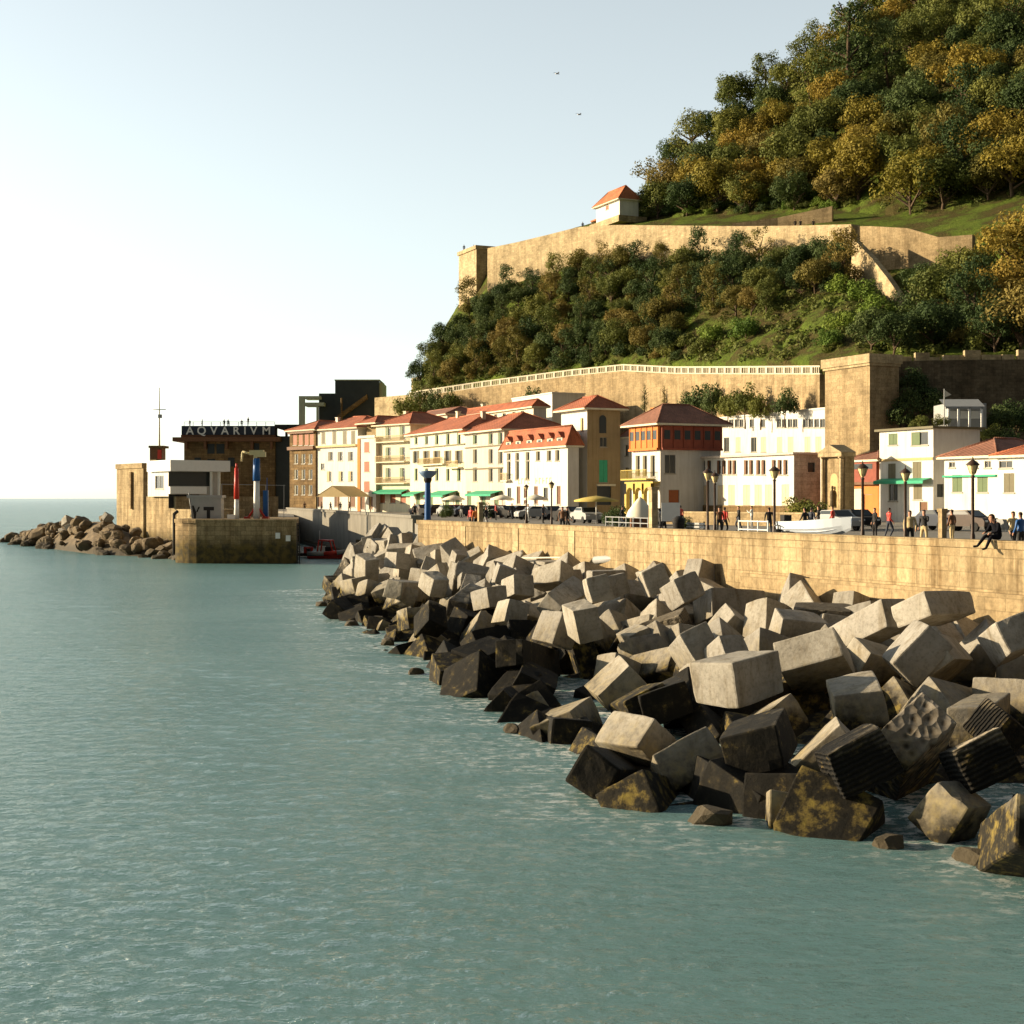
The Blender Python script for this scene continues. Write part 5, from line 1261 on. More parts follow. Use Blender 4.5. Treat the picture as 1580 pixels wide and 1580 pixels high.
KNOWN = [  # big trees placed one by one: crown centre px, py, row on the hill, radius, shape, colour
 (1108, 268, 3.35, 6.2, 'broad', 'leafochre'), (1165, 250, 3.55, 5.0, 'broad', 'leafochre'), (1225, 222, 3.55, 6.5, 'broad', 'leafolive'), (1225, 300, 3.2, 4.6, 'broad', 'leafdark'),
 (1325, 240, 3.5, 6.8, 'broad', 'leafochre'), (1290, 285, 3.22, 4.8, 'broad', 'leafbrown'), (1405, 262, 3.25, 6.6, 'broad', 'leafochre'), (1360, 205, 3.6, 5.5, 'broad', 'leafochre'),
 (1310, 95, 4.3, 8.0, 'cedar', 'leafdark'), (1250, 120, 4.5, 6.0, 'tall', 'leafolive'), (1190, 140, 4.6, 5, 'broad', 'leafdark'), (1135, 165, 4.55, 4.5, 'broad', 'leafdark'),
 (1470, 230, 3.5, 6.0, 'tall', 'leafdark'), (1455, 290, 3.1, 5.5, 'broad', 'leafolive'), (1530, 190, 3.6, 6.5, 'broad', 'leafochre'), (1500, 140, 4.0, 6.2, 'tall', 'leafdark'), (1562, 255, 3.0, 6.5, 'broad', 'leafochre'),
 (1000, 268, 3.6, 4.6, 'airy', 'leafbrown'), (1030, 265, 3.4, 5.0, 'broad', 'leafbrown'), (1015, 300, 3.1, 4.6, 'broad', 'leafolive'), (983, 308, 3.08, 3.2, 'broad', 'leafdark'), (1060, 300, 3.1, 4.8, 'broad', 'leafdark'), (1150, 305, 3.08, 4.6, 'broad', 'leafolive'),
 (1570, 350, 1.6, 6.4, 'broad', 'leafochre'), (1545, 420, 1.0, 5.0, 'broad', 'leafochre'), (1575, 470, .75, 5.0, 'broad', 'leafbrown'), (1505, 450, .8, 4.6, 'tall', 'leafdark'), (1460, 430, .9, 4.8, 'broad', 'leafolive'), (1418, 440, .95, 3.8, 'tall', 'leafdark'), (1490, 400, 1.1, 4.6, 'broad', 'leafolive'), (1440, 480, .55, 3.8, 'broad', 'leafdark'),
 (1535, 500, .4, 3.8, 'broad', 'leafdark'), (1345, 490, .4, 3.4, 'broad', 'leafdark'), (1380, 500, .35, 3.2, 'broad', 'leafdark'), (1300, 440, .75, 3.0, 'bush', 'leafgreen'), (1330, 450, .6, 3.4, 'bush', 'leafgreen'), (1355, 470, .4, 3.4, 'bush', 'leafgreen'), (1300, 490, .45, 3.2, 'bush', 'leafgreen'), (1100, 510, .35, 3.2, 'bush', 'leafgreen'), (1150, 500, .4, 3.2, 'bush', 'leafgreen'), (1080, 535, .1, 2.4, 'bush', 'leafolive'), (1280, 520, .2, 2.6, 'bush', 'leafgreen'),
]
def hill_row_for(px, py, drop, r0, r1):
    """hill point whose tree, 'drop' metres tall to its crown centre, shows at py"""
    best = None
    for r in np.linspace(r0, r1, 40):
        p = hill_pt(px, r); e = abs(pix((p.x, p.y, p.z + drop))[1] - py)
        if best is None or e < best[0]: best = (e, p)
    return best[1]
used = []
for px, py, row, rad, shape, mat in KNOWN:
    cz = 1.2 if shape != 'bush' else .5
    lo, hi = (3.02, 5) if row >= 3 else (0.02, 1.9)
    p = hill_row_for(px, py, rad * cz, lo, hi); tree(p, rad, shape, mat, tr.randrange(3), name='shrub' if shape == 'bush' else 'tree'); used.append((px, py, rad))
def scatter(n, gen, mind):
    got = 0
    for _ in range(n * 40):
        if got >= n: break
        px, row = gen(); p = hill_pt(px, row); x, y = pix(p)
        shape, mat, rad = pick(px, row)
        cz = 1.2 if shape != 'bush' else .5
        cx, cy = pix((p.x, p.y, p.z + rad * cz))
        if any(abs(cx - u[0]) < mind[0] and abs(cy - u[1]) < mind[1] for u in used): continue
        used.append((cx, cy, rad)); got += 1
        tree(p, rad, shape, mat, tr.randrange(3), name='shrub' if shape == 'bush' else 'tree', zs=tr.uniform(.9, 1.15))
def pick(px, row):
    if row > 3:
        v = tr.random()
        if row > 4.1: sh, mt = (('tall' if v < .4 else 'broad'), tr.choice(('leafdark', 'leafdark', 'leafolive', 'leafolive', 'leafochre')))
        else: sh, mt = 'broad', tr.choice(('leafochre', 'leafochre', 'leafolive', 'leafdark', 'leafbrown'))
        return sh, mt, tr.uniform(4.4, 6.4)
    v = tr.random()
    if px > 1390: return 'broad', tr.choice(('leafochre', 'leafolive', 'leafdark')), tr.uniform(3.2, 4.6)
    return (('tall' if v < .35 else 'broad'), tr.choice(('leafdark', 'leafdark', 'leafolive', 'leafbrown')), tr.uniform(2.4, 3.7))
def lower_gen():
    while True:
        px = tr.uniform(648, 1310); r = tr.uniform(.05, .86)
        if px > 1040 and r < .42: continue
        if px > 1200 and r < .6: continue
        return px, r
scatter(120, lambda: (tr.uniform(990, 1700), tr.uniform(3.03, 5.0)), (27, 21))
scatter(95, lower_gen, (21, 19))
for k in range(16): tr.random()
def pick(px, row): return 'bush', tr.choice(('leafdark', 'leafolive', 'leafbrown', 'leafolive')), tr.uniform(1.5, 2.4)
scatter(70, lambda: (tr.uniform(640, 1060), tr.uniform(.02, .9)), (13, 11))
scatter(16, lambda: (tr.uniform(1400, 1640), tr.uniform(.03, .9)), (20, 16))
def pick(px, row): return 'bush', tr.choice(('leafdark', 'leafolive', 'leafgreen')), tr.uniform(1.3, 2.2)
scatter(22, lambda: (tr.uniform(980, 1290), tr.uniform(3.0, 3.12)), (13, 8))
# shrubs at the foot of the retaining wall
for px, py, rad, sh, mt, off in ((1132, 606, 2.2, 'bush', 'leafdark', 3), (1110, 614, 1.6, 'bush', 'leafdark', 3), (1150, 600, 1.7, 'bush', 'leafdark', 3.4), (1200, 605, 1.8, 'bush', 'leafolive', 3), (1172, 612, 1.4, 'bush', 'leafolive', 3), (1225, 612, 1.5, 'bush', 'leafolive', 3), (1264, 607, 1.5, 'bush', 'leafdark', 3), (1040, 612, 1.3, 'spire', 'leafdark', 3), (1071, 608, 1.0, 'spire', 'leafbrown', 3),
                                 (866, 606, 1.9, 'bush', 'leafdark', 3), (850, 616, 1.5, 'bush', 'leafolive', 3), (668, 618, 2.2, 'bush', 'leafolive', 3), (690, 612, 2.0, 'bush', 'leafolive', 3), (712, 608, 1.8, 'bush', 'leafdark', 3), (735, 608, 1.7, 'bush', 'leafolive', 3), (975, 628, 1.6, 'bush', 'leafdark', 3), (945, 618, 1.4, 'bush', 'leafdark', 3)):
    b0 = hill_pt(px, 0) - EV * (2.4 + off); cz = .9 if sh == 'bush' else 1.2
    p = Vector((b0.x, b0.y, gz(py, b0.y) - rad * cz - .6)); p.z -= .9 if sh == 'bush' else 0; tree(p, rad * (1.45 if sh == 'bush' else 1.15), sh, mt, tr.randrange(3), name='shrub', zs=1.5 if sh == 'bush' else 1.0)
# ivy and trees before the dark wall on the right
for px, py, rad, sh, mt, Y in ((1408, 585, 2.2, 'bush', 'leafdark', 166), (1425, 605, 2.6, 'bush', 'leafdark', 165), (1400, 618, 2.4, 'bush', 'leafdark', 164), (1392, 640, 2.2, 'bush', 'leafdark', 163), (1440, 625, 2.4, 'bush', 'leafdark', 163), (1545, 645, 2.4, 'bush', 'leafdark', 155), (1570, 635, 2.8, 'broad', 'leafdark', 158), (1530, 668, 1.6, 'bush', 'leafolive', 150), (1555, 672, 1.6, 'bush', 'leafdark', 149), (1420, 652, 1.4, 'bush', 'leafolive', 150), (1452, 650, 1.2, 'bush', 'leafolive', 150)):
    p = at(px, py, Y); p.z -= rad * (.5 if sh == 'bush' else 1.2); tree(p, rad, sh, mt, tr.randrange(3), name='shrub' if sh == 'bush' else 'tree')
KIND = {'leafdark': 'dark green', 'leafolive': 'olive green', 'leafochre': 'ochre', 'leafbrown': 'russet', 'leafgreen': 'bright green'}
def place_of(px, py, p):
    if py > 590: return 'against the dark wall' if px > 1385 else 'below the promenade balustrade'
    if p.z > 48 and py < 348 and px > 970:
        band = 'along the fort terrace' if py > 285 else 'low on the hill' if py > 215 else 'midway up the hill' if py > 120 else 'high on the hill'
    else: band = 'under the fort wall' if py < 440 else 'midway down the slope' if py < 505 else 'just above the promenade'
    col = ('left of the lodge' if px < 905 else 'under the lodge' if px < 985 else 'right of the lodge' if px < 1090 else 'above the red gallery house' if px < 1180 else 'above the bastion tower' if px < 1330 else 'above the flat-roofed house' if px < 1450 else 'far right')
    if px < 760: col = 'by the fort bastion'
    return band + ', ' + col
cells = {}
for it in trees:
    t, shape, mat, rad, px, py, p = it
    key = (KIND[mat], 'shrub' if shape == 'bush' else {'cedar': 'tiered cedar', 'spire': 'slim spire tree', 'airy': 'thin-leaved tree', 'tall': 'tall tree', 'broad': 'round tree'}[shape], place_of(px, py, p))
    cells.setdefault(key, []).append(it)
for (kc, kn, pl), its in cells.items():
    for it, pos in ordinals(its, None, lambda i: i[4], 'x'):
        cat = 'shrub' if it[1] == 'bush' else 'tree'
        tag(it[0], f'{kc} {kn} {pl}' + (', ' + pos if pos else ''), cat, 'shrubs on the hill' if cat == 'shrub' else 'trees on the hill')
# undergrowth, one mass of leaves
rs = np.random.RandomState(12); cl = []
for k in range(2600):
    u = rs.rand()
    if u < .55: px, r = rs.uniform(640, 1600), rs.uniform(.01, .97)
    else: px, r = rs.uniform(985, 1750), rs.uniform(3.02, 5.1)
    p = hill_pt(px, r)
    if .0 < r < .5 and 1040 < px < 1400 and rs.rand() < .3: continue
    cl.append(((p.x, p.y, p.z + .1), rs.uniform(.5, 1.25)))
V, n = clump_leaves(rs, [(c, r) for c, r in cl if 1], 6, .5)
# clump_leaves scales its count with radius
o = link('undergrowth', leaf_obj_mesh('undergrowth', V, n, M['leafolive'])); tag(o, 'low olive undergrowth covering the hillside between the trees', 'undergrowth', kind='stuff')

# ------------------------------------------------------------------ rocks of the point
import bmesh
ROCKM = []
m, t_, b = nodes('shore_rock'); g = t_.nodes.new('ShaderNodeNewGeometry').outputs['Position']
sx = t_.nodes.new('ShaderNodeSeparateXYZ'); t_.links.new(g, sx.inputs[0])
c = ramp(t_, noise(t_, g, 1.1, 6, .7), [(.3, (.06, .042, .025)), (.5, (.13, .09, .045)), (.7, (.24, .17, .09))])
k_ = N(t_, 'ShaderNodeMapRange'); t_.links.new(sx.outputs['Z'], k_.inputs[0]); k_.inputs[1].default_value = .4; k_.inputs[2].default_value = 1.6; k_.inputs[3].default_value = .85; k_.inputs[4].default_value = 0
c = mix(t_, k_.outputs[0], c, (.035, .027, .012)); t_.links.new(c, b.inputs['Base Color']); b.inputs['Roughness'].default_value = .9
bump(t_, b, noise(t_, g, 3, 6, .7), .7, .1); M['rock'] = m
for k in range(6):
    bm = bmesh.new(); bmesh.ops.create_icosphere(bm, subdivisions=2, radius=1); r = random.Random(k)
    for q in range(9):                     # knock flat facets off it
        d = Vector((r.gauss(0, 1), r.gauss(0, 1), r.gauss(0, 1))).normalized(); h = r.uniform(.55, .85)
        for v in bm.verts:
            e = v.co.dot(d)
            if e > h: v.co -= d * (e - h)
    for v in bm.verts: v.co += Vector((r.gauss(0, .03), r.gauss(0, .03), r.gauss(0, .03)))
    me = bpy.data.meshes.new('rock'); bm.to_mesh(me); bm.free(); me.materials.append(M['rock']); ROCKM.append(me)
rk = random.Random(17); rocks = []
LX = [2, 140, 265, 300]; LY = [838, 855.5, 863, 866]; UX = [2, 40, 80, 110, 150, 182, 225, 290]; UY = [834, 820, 808, 800, 795, 800, 822, 842]
def rock_at(px, f, s, name='rock'):
    Yw = 15400 / (float(np.interp(px, LX, LY)) - 769); Yb = Yw + 15; zt = gz(float(np.interp(px, UX, UY)), Yb)
    p = at(px, 0, Yw + 15 * f); p.z = max(-.1, zt * f ** .8 - s * .25)
    o = link('rock', ROCKM[rk.randrange(6)]); o.location = p; o.scale = (s * rk.uniform(.8, 1.3), s * rk.uniform(.8, 1.3), s * rk.uniform(.55, .95)); o.rotation_euler = (rk.uniform(-.5, .5), rk.uniform(-.5, .5), rk.uniform(0, 6.28)); rocks.append((o, px, f))
for k in range(100):
    f = rk.random(); rock_at(rk.uniform(8, 285), f, rk.uniform(.55, 1.35) * (1.15 if f > .5 else .9))
mb = MB(); g_ = []
for px in range(4, 300, 10):
    Yw = 15400 / (float(np.interp(px, LX, LY)) - 769); zt = gz(float(np.interp(px, UX, UY)), Yw + 15); 
    g_.append([at(px, 0, Yw + 15 * f + (0 if f < 1.01 else 12)) .xy.to_3d() + Vector((0, 0, (zt * max(0, min(f, 1)) ** .8 - .8 if f < 1.01 else -1))) for f in (-.05, .25, .5, .75, 1, 1.05)])
for i in range(len(g_) - 1):
    for j in range(5): mb.face([g_[i][j], g_[i + 1][j], g_[i + 1][j + 1], g_[i][j + 1]])
tag(mb.build('shore_rubble', [M['rock']]), kind='structure')
cells = {}
for it in rocks:
    tier = 'at the waterline' if it[2] < .3 else 'low on the heap' if it[2] < .6 else 'high on the heap' if it[2] < .85 else 'on top of the heap'
    col = 'at the seaward tip' if it[1] < 75 else 'in mid point' if it[1] < 150 else 'below the outer harbour wall' if it[1] < 224 else 'below the lookout building'
    cells.setdefault((tier, col), []).append(it)
for (tier, col), its in cells.items():
    for it, pos in ordinals(its, None, lambda i: i[1], 'x'): tag(it[0], f'brown rock {tier} {col}' + (', ' + pos if pos else ''), 'rock', 'natural rocks of the point')
for px, py, s in ((112, 814, 1.2), (98, 822, 1.1), (166, 799, .9), (105, 806, 1.1)):     # a few pale concrete cubes among them
    Yw = 15400 / (float(np.interp(px, LX, LY)) - 769) + 11; p = at(px, py, Yw); me = block_mesh((s * 1.3, s, s * 1.1), int(px)); me.materials.append(M['conc'])
    o = link('concrete_block', me); o.location = p; o.rotation_euler = (rk.uniform(-.6, .6), rk.uniform(-.6, .6), rk.uniform(0, 3))
    tag(o, {112: 'large pale concrete cube among the brown rocks of the point, lowest of four', 98: 'tilted pale concrete cube left of the largest one on the rocky point', 166: 'pale concrete cube on top of the rocks, against the outer harbour wall', 105: 'pale concrete cube just above the largest one on the rocky point'}[px], 'concrete block')
SEAR = [(543, 965, .45, 'lone dark rock in the water off the tip of the breakwater'), (599, 995, .4, 'small dark rock in the water off the breakwater, third nearest its tip'), (642, 1040, .3, 'flat dark rock barely above the water beside the tall black block'), (790, 1130, .3, 'flat dark rock awash before the orange sunlit slab'), (1096, 1268, .55, 'knobbly golden rock standing alone in the water before the blocks'), (1372, 1306, .35, 'golden rock at the foot of the bright slab by the water'), (497, 935, .5, 'dark rock at the very tip of the breakwater'), (1560, 1335, .4, 'weedy rock awash at the right edge of the blocks'), (1500, 1330, .35, 'small weedy rock awash beside the bright slab')]
for px, py, s, lb in SEAR:
    p = at(px, 0, 15400 / (py - 769)); o = link('rock', ROCKM[rk.randrange(6)]); o.location = (p.x, p.y, .05); o.scale = (s * 1.2, s, s * .8); o.rotation_euler = (0, 0, rk.uniform(0, 6)); tag(o, lb, 'rock')

# ------------------------------------------------------------------ street furniture on the quay
def wall_at(px, back=1.2):
    """quay point behind the sea wall seen at px"""
    O = wall_pt(0, -back); x = Vector((WU.x, WU.y, 0)); p = O + x * on_line(O, x, px); p.z = QZ; return p
def quay(px, Y): p = at(px, 0, Y); p.z = QZ; return p
lp = thing('street_lamp', None, None, (0, 0, 0), 'lamps along the sea wall')
mb = MB(); mb.lathe([(.17, 0), (.17, .25), (.11, .35), (.085, .9), (.06, 1.0), (.055, 3.0), (.09, 3.04), (.04, 3.1)], (0, 0, 0), 12); mb.build('post', [M['brownmetal']], lp)
mb = MB(); mb.lathe([(.05, 3.1), (.10, 3.16), (.20, 3.44), (.20, 3.46)], (0, 0, 0), 6); lg = mb.build('lantern', [M['lampglass']], lp)
mb = MB()
for k in range(6): a = 2 * pi * k / 6; mb.tube((.10 * cos(a), .10 * sin(a), 3.15), (.205 * cos(a), .205 * sin(a), 3.46), .012, n=4)
fo = mb.build('frame', [M['brownmetal']], None); fo.parent = lg; KIDS.setdefault(lg.name, []).append(fo)
mb = MB(); mb.lathe([(.25, 3.46), (.24, 3.5), (.10, 3.62), (.03, 3.66), (.02, 3.76), (0, 3.78)], (0, 0, 0), 12); mb.build('cap', [M['brownmetal']], lp)
LAMPS = [(1501, 1.4, 1.0, 'brown street lamp with a glowing lantern nearest the seated person'), (1331, 1.4, 1.0, 'brown street lamp in front of the orange-red shop'), (1195, 1.4, 1.0, 'brown street lamp left of the white dinghy, in front of the white annex'), (1092, 1.6, 1.0, 'left one of two street lamps side by side before the white annex'), (1103, 5, .98, 'right one of two street lamps side by side before the white annex'),
         (851, 12, .95, 'pale street lamp in front of the white hotel'), (1397, 3.5, .95, 'plain slim street lamp behind the standing man, before the three-storey house'), (812, 20, .95, 'small street lamp among the parked cars before the hotel')]
for i, (px, bk, s, lb) in enumerate(LAMPS):
    o = lp if i == 0 else copy_tree(lp); o.location = wall_at(px, bk); o.scale = (s, s, s); tag(o, lb, 'street lamp')
def post(px, back, h, r, lb, mat='fort'):
    p = wall_at(px, back); t = thing('stone_post', lb, 'post', p); mb = MB(); mb.box(p.x, p.y, p.z, r * 2, r * 2, h, .4); mb.build('shaft', [M[mat]], t); mb = MB(); mb.box(p.x, p.y, p.z + h, r * 2.5, r * 2.5, .12, .4); mb.build('cap', [M[mat]], t)
post(741, 1.0, 1.9, .14, 'short pale stone post near the far end of the sea wall'); post(1008, 1.0, 2.7, .17, 'tall pale stone post on the sea wall before the arcaded house'); post(1454, 1.2, 1.75, .11, 'pale gold stone post left of the lamp by the seated person', 'gold')
M['bluegrey'] = paint('blue_grey_metal', (.16, .25, .38), .5, .1, 2)
# blue bowl-topped column
p = quay(660, 150); t = thing('blue_column', 'blue column with a wide blue-grey bowl on top, before the cream house', 'column', p)
zt = gz(745, 150) - QZ; mb = MB(); mb.lathe([(.34, 0), (.31, zt)], p, 14); mb.build('column', [M['bluemetal']], t); mb = MB(); mb.lathe([(.31, zt), (.4, zt + .2), (.45, zt + .4), (.4, zt + .5)], p, 14); mb.build('collar', [M['dark']], t); mb = MB(); mb.lathe([(.4, zt + .5), (.7, zt + .75), (.95, zt + 1.05), (.95, zt + 1.25), (0, zt + 1.3)], p, 14); mb.build('bowl', [M['bluegrey']], t)
# tan gabled tent
p = quay(512, 232); t = thing('tent', 'tan gabled market tent on posts before the broad white house', 'tent', p); a_, b_ = Vector((.9, -.43, 0)), Vector((.43, .9, 0)); W_, L_ = 6.5, 7.0; P = lambda u, v, h: p + a_ * u + b_ * v + Vector((0, 0, h))
mb = MB(); mb.face([P(-W_ / 2, 0, 2.5), P(0, 0, 4.3), P(0, L_, 4.3), P(-W_ / 2, L_, 2.5)][::-1]); mb.face([P(W_ / 2, 0, 2.5), P(0, 0, 4.3), P(0, L_, 4.3), P(W_ / 2, L_, 2.5)]); mb.face([P(-W_ / 2, .05, 2.5), P(W_ / 2, .05, 2.5), P(0, .05, 4.25)]); mb.build('canopy', [M['tan']], t)
for u in (-W_ / 2 + .1, W_ / 2 - .1):
    for v in (.1, L_ - .1): mb = MB(); mb.tube(P(u, v, 0), P(u, v, 2.5), .09, n=6); mb.build('post', [M['shuttan']], t)
# parasols and awnings near the cars
pr = thing('parasol', None, None, (0, 0, 0), 'parasols along the harbour street')
mb = MB(); mb.tube((0, 0, 0), (0, 0, 2.5), .04, n=6); mb.lathe([(.28, 0), (.28, .08), (.05, .1)], (0, 0, 0), 10); mb.build('pole', [M['greymetal']], pr); mb = MB(); mb.lathe([(1.5, 2.05), (1.5, 2.2), (.8, 2.5), (0, 2.72)], (0, 0, 0), 8); mb.build('canopy', [M['cloth']], pr)
for i, (px, Y, lb) in enumerate(((775, 178, 'cream parasol at the left corner of the white hotel'), (826, 166, 'cream parasol below the middle of the white hotel'), (700, 190, 'cream parasol below the green awning of the long cream house'))):
    o = pr if i == 0 else copy_tree(pr); o.location = quay(px, Y); tag(o, lb, 'parasol')
p = quay(920, 128); t = thing('yellow_parasol', 'wide mustard yellow parasol before the door of the ochre tower house', 'parasol', p); mb = MB(); mb.lathe([(2.0, 1.95), (2.0, 2.1), (1.0, 2.35), (0, 2.5)], p, 8); mb.build('canopy', [M['awnyellow']], t); mb = MB(); mb.tube(p, p + Vector((0, 0, 2.4)), .05, n=6); mb.build('pole', [M['whitemetal']], t)

# parked cars
CARM = {}
def car(p, rz, paintm, lb):
    t = thing('parked_car', lb, 'car', p, 'cars parked on the quay', rz)
    if not CARM:
        prof = [(-2.05, .35), (-2.1, .75), (-1.95, .95), (-1.2, 1.0), (-.75, 1.42), (.55, 1.45), (1.15, 1.0), (1.95, .9), (2.1, .7), (2.08, .35)]
        def shell(pf, w, name, m=0, w2=None):
            mb = MB(); n = len(pf)
            L = [(x, -w * (1 if z < 1.05 else .82), z) for x, z in pf]; R_ = [(x, w * (1 if z < 1.05 else .82), z) for x, z in pf]
            for k in range(n): j = (k + 1) % n; mb.face([L[k], L[j], R_[j], R_[k]][::-1])
            mb.face(L[::-1]); mb.face(R_); o = mb.build(name, [M['dark']], uv=False); me = o.data; bpy.data.objects.remove(o); return me
        CARM['body'] = shell(prof, .85, 'body')
        mb = MB()
        for s in (-1, 1):
            q = [(-1.05, s * .79, 1.04), (1.0, s * .79, 1.04), (.5, s * .715, 1.38), (-.7, s * .715, 1.38)]; q = [(x, y + s * .03, z) for x, y, z in q]; mb.face(q if s < 0 else q[::-1])
        mb.face([(1.14, -.65, 1.04), (1.14, .65, 1.04), (.62, .58, 1.42), (.62, -.58, 1.42)]); mb.face([(-1.18, .65, 1.04), (-1.18, -.65, 1.04), (-.82, -.58, 1.40), (-.82, .58, 1.40)])
        o = mb.build('window', [M['glass']], uv=False); CARM['window'] = o.data; bpy.data.objects.remove(o)
        mb = MB(); mb.tube((0, -.11, 0), (0, .11, 0), .32, n=14); o = mb.build('wheel', [M['rubber']], uv=False); CARM['wheel'] = o.data; bpy.data.objects.remove(o)
        mb = MB(); mb.box(0, 0, 0, .06, .3, .13); o = mb.build('headlight', [M['whitemetal']], uv=False); CARM['headlight'] = o.data; bpy.data.objects.remove(o)
    b = link('body', CARM['body'], t); b.material_slots[0].link = 'OBJECT'; b.material_slots[0].material = M[paintm]; link('window', CARM['window'], t)
    for x in (-1.3, 1.3):
        for y in (-.78, .78): o = link('wheel', CARM['wheel'], t); o.location = (x, y, .32)
    for y in (-.6, .6): o = link('headlight', CARM['headlight'], t); o.location = (2.08, y, .65)
ang = math.atan2(D2.y, D2.x); cr = random.Random(2)
for px, Y, m, lb in ((672, 186, 'dark', 'black parked car nearest the blue column'), (690, 176, 'greymetal', 'grey parked car, second from the far end of the sea wall'), (704, 182, 'redmetal', 'dark red parked car before the long cream house'), (722, 172, 'navy', 'navy parked car left of the short stone post'), (757, 166, 'whitemetal', 'white parked car right of the short stone post'), (780, 160, 'dark', 'black parked car before the left corner of the hotel'), (803, 163, 'brownmetal', 'brown parked car before the middle of the hotel'), (826, 150, 'greymetal', 'grey parked car before the right half of the hotel'), (850, 152, 'dark', 'black parked car beside the pale lamp before the hotel'), (768, 176, 'redmetal', 'dark red parked car behind the white one, by the hotel')):
    car(quay(px, Y), ang + cr.uniform(-.15, .15) + (pi if cr.random() < .5 else 0) + (pi / 2 if cr.random() < .4 else 0), m, lb)
# small things by the wall
p = wall_at(1047, 2.5); t = thing('litter_bin', 'black litter bin behind the sea wall before the arcaded house', 'bin', p); mb = MB(); mb.lathe([(.24, 0), (.30, 1.0), (.33, 1.05), (.30, 1.12), (.05, 1.25)], p, 12); mb.build('body', [M['dark']], t); mb = MB(); mb.lathe([(.34, 1.12), (.34, 1.2), (.1, 1.36), (0, 1.37)], p, 12); mb.build('lid', [M['dark']], t)
p = wall_at(1074, 3); t = thing('bench', 'grey slatted bench left of the twin lamps', 'bench', p); x = Vector((WU.x, WU.y, 0)); y = Vector((WN.x, WN.y, 0))
mb = MB(); mb.obox(p - x * .8 + Vector((0, 0, .45)), x * 1.6, y * .45, (0, 0, .05)); mb.build('seat', [M['greymetal']], t); mb = MB()
for k in range(3): mb.obox(p - x * .8 + Vector((0, 0, .62 + k * .16)), x * 1.6, y * .04, (0, 0, .1))
mb.build('backrest', [M['greymetal']], t)
for s_ in (-.7, .65): mb = MB(); mb.obox(p + x * s_, x * .06, y * .45, (0, 0, .448)); mb.obox(p + x * s_ - y * .05, x * .06, y * .045, (0, 0, 1.1)); mb.build('leg', [M['dark']], t)
p = wall_at(1035, 9); t = thing('notice_board', 'white notice board on two legs right of the tall stone post', 'notice board', p); mb = MB(); mb.obox(p + Vector((-.55, 0, .9)), (1.1, 0, 0), (0, .06, 0), (0, 0, 1.1)); mb.build('panel', [M['whitemetal']], t)
for s_ in (-.5, .44): mb = MB(); mb.obox(p + Vector((s_, .06, 0)), (.06, 0, 0), (0, .06, 0), (0, 0, 2.0)); mb.build('leg', [M['dark']], t)
p = wall_at(988, 9); t = thing('covered_stall', 'small stall under a white pointed cover, left of the tall stone post', 'stall', p); mb = MB(); mb.lathe([(.9, 1.1), (.75, 1.5), (.2, 2.2), (0, 2.35)], p, 8); mb.build('cover', [M['cloth']], t); mb = MB(); mb.box(p.x, p.y, p.z, 1.2, 1.0, 1.09); mb.build('counter', [M['brownwood']], t)
# railing behind the wall
p0, p1 = wall_at(935, 6), wall_at(1000, 5); t = thing('railing', 'low grey railing on the quay before the ochre tower house', 'railing', p0); mb = MB(); d = p1 - p0
for k in (.55, .85, 1.15): mb.tube(p0 + Vector((0, 0, k)), p1 + Vector((0, 0, k)), .03, n=5)
mb.build('rail', [M['greymetal']], t)
for k in range(7): mb = MB(); q = p0 + d * (k / 6); mb.tube(q, q + Vector((0, 0, 1.2)), .04, n=6); mb.build('post', [M['greymetal']], t)
p0, p1 = wall_at(1140, 4), wall_at(1185, 4); t = thing('railing', 'white pipe railing on the quay between the twin lamps and the lone lamp', 'railing', p0); mb = MB(); d = p1 - p0
for k in (.75, 1.15): mb.tube(p0 + Vector((0, 0, k)), p1 + Vector((0, 0, k)), .035, n=5)
mb.build('rail', [M['whitemetal']], t)
for k in range(4): mb = MB(); q = p0 + d * (k / 3); mb.tube(q, q + Vector((0, 0, 1.2)), .04, n=6); mb.build('post', [M['whitemetal']], t)
for px, Y, r, lb in ((952, 110, 1.5, 'dark green bush on the quay right of the yellow parasol'), (1060, 96, .9, 'small green bush behind the litter bin'), (745, 160, 1.6, 'clipped dark green bush below the rose house awning'), (690, 165, 1.3, 'green bush below the awning of the long cream house'), (1238, 118, 2.4, 'olive bush against the stone end of the white annex'), (1255, 116, 2.0, 'olive bush beside the gateway')):
    tt = tree(quay(px, Y), r, 'bush', 'leafolive' if 'olive' in lb else 'leafdark', 1, name='bush'); tag(tt, lb, 'bush')

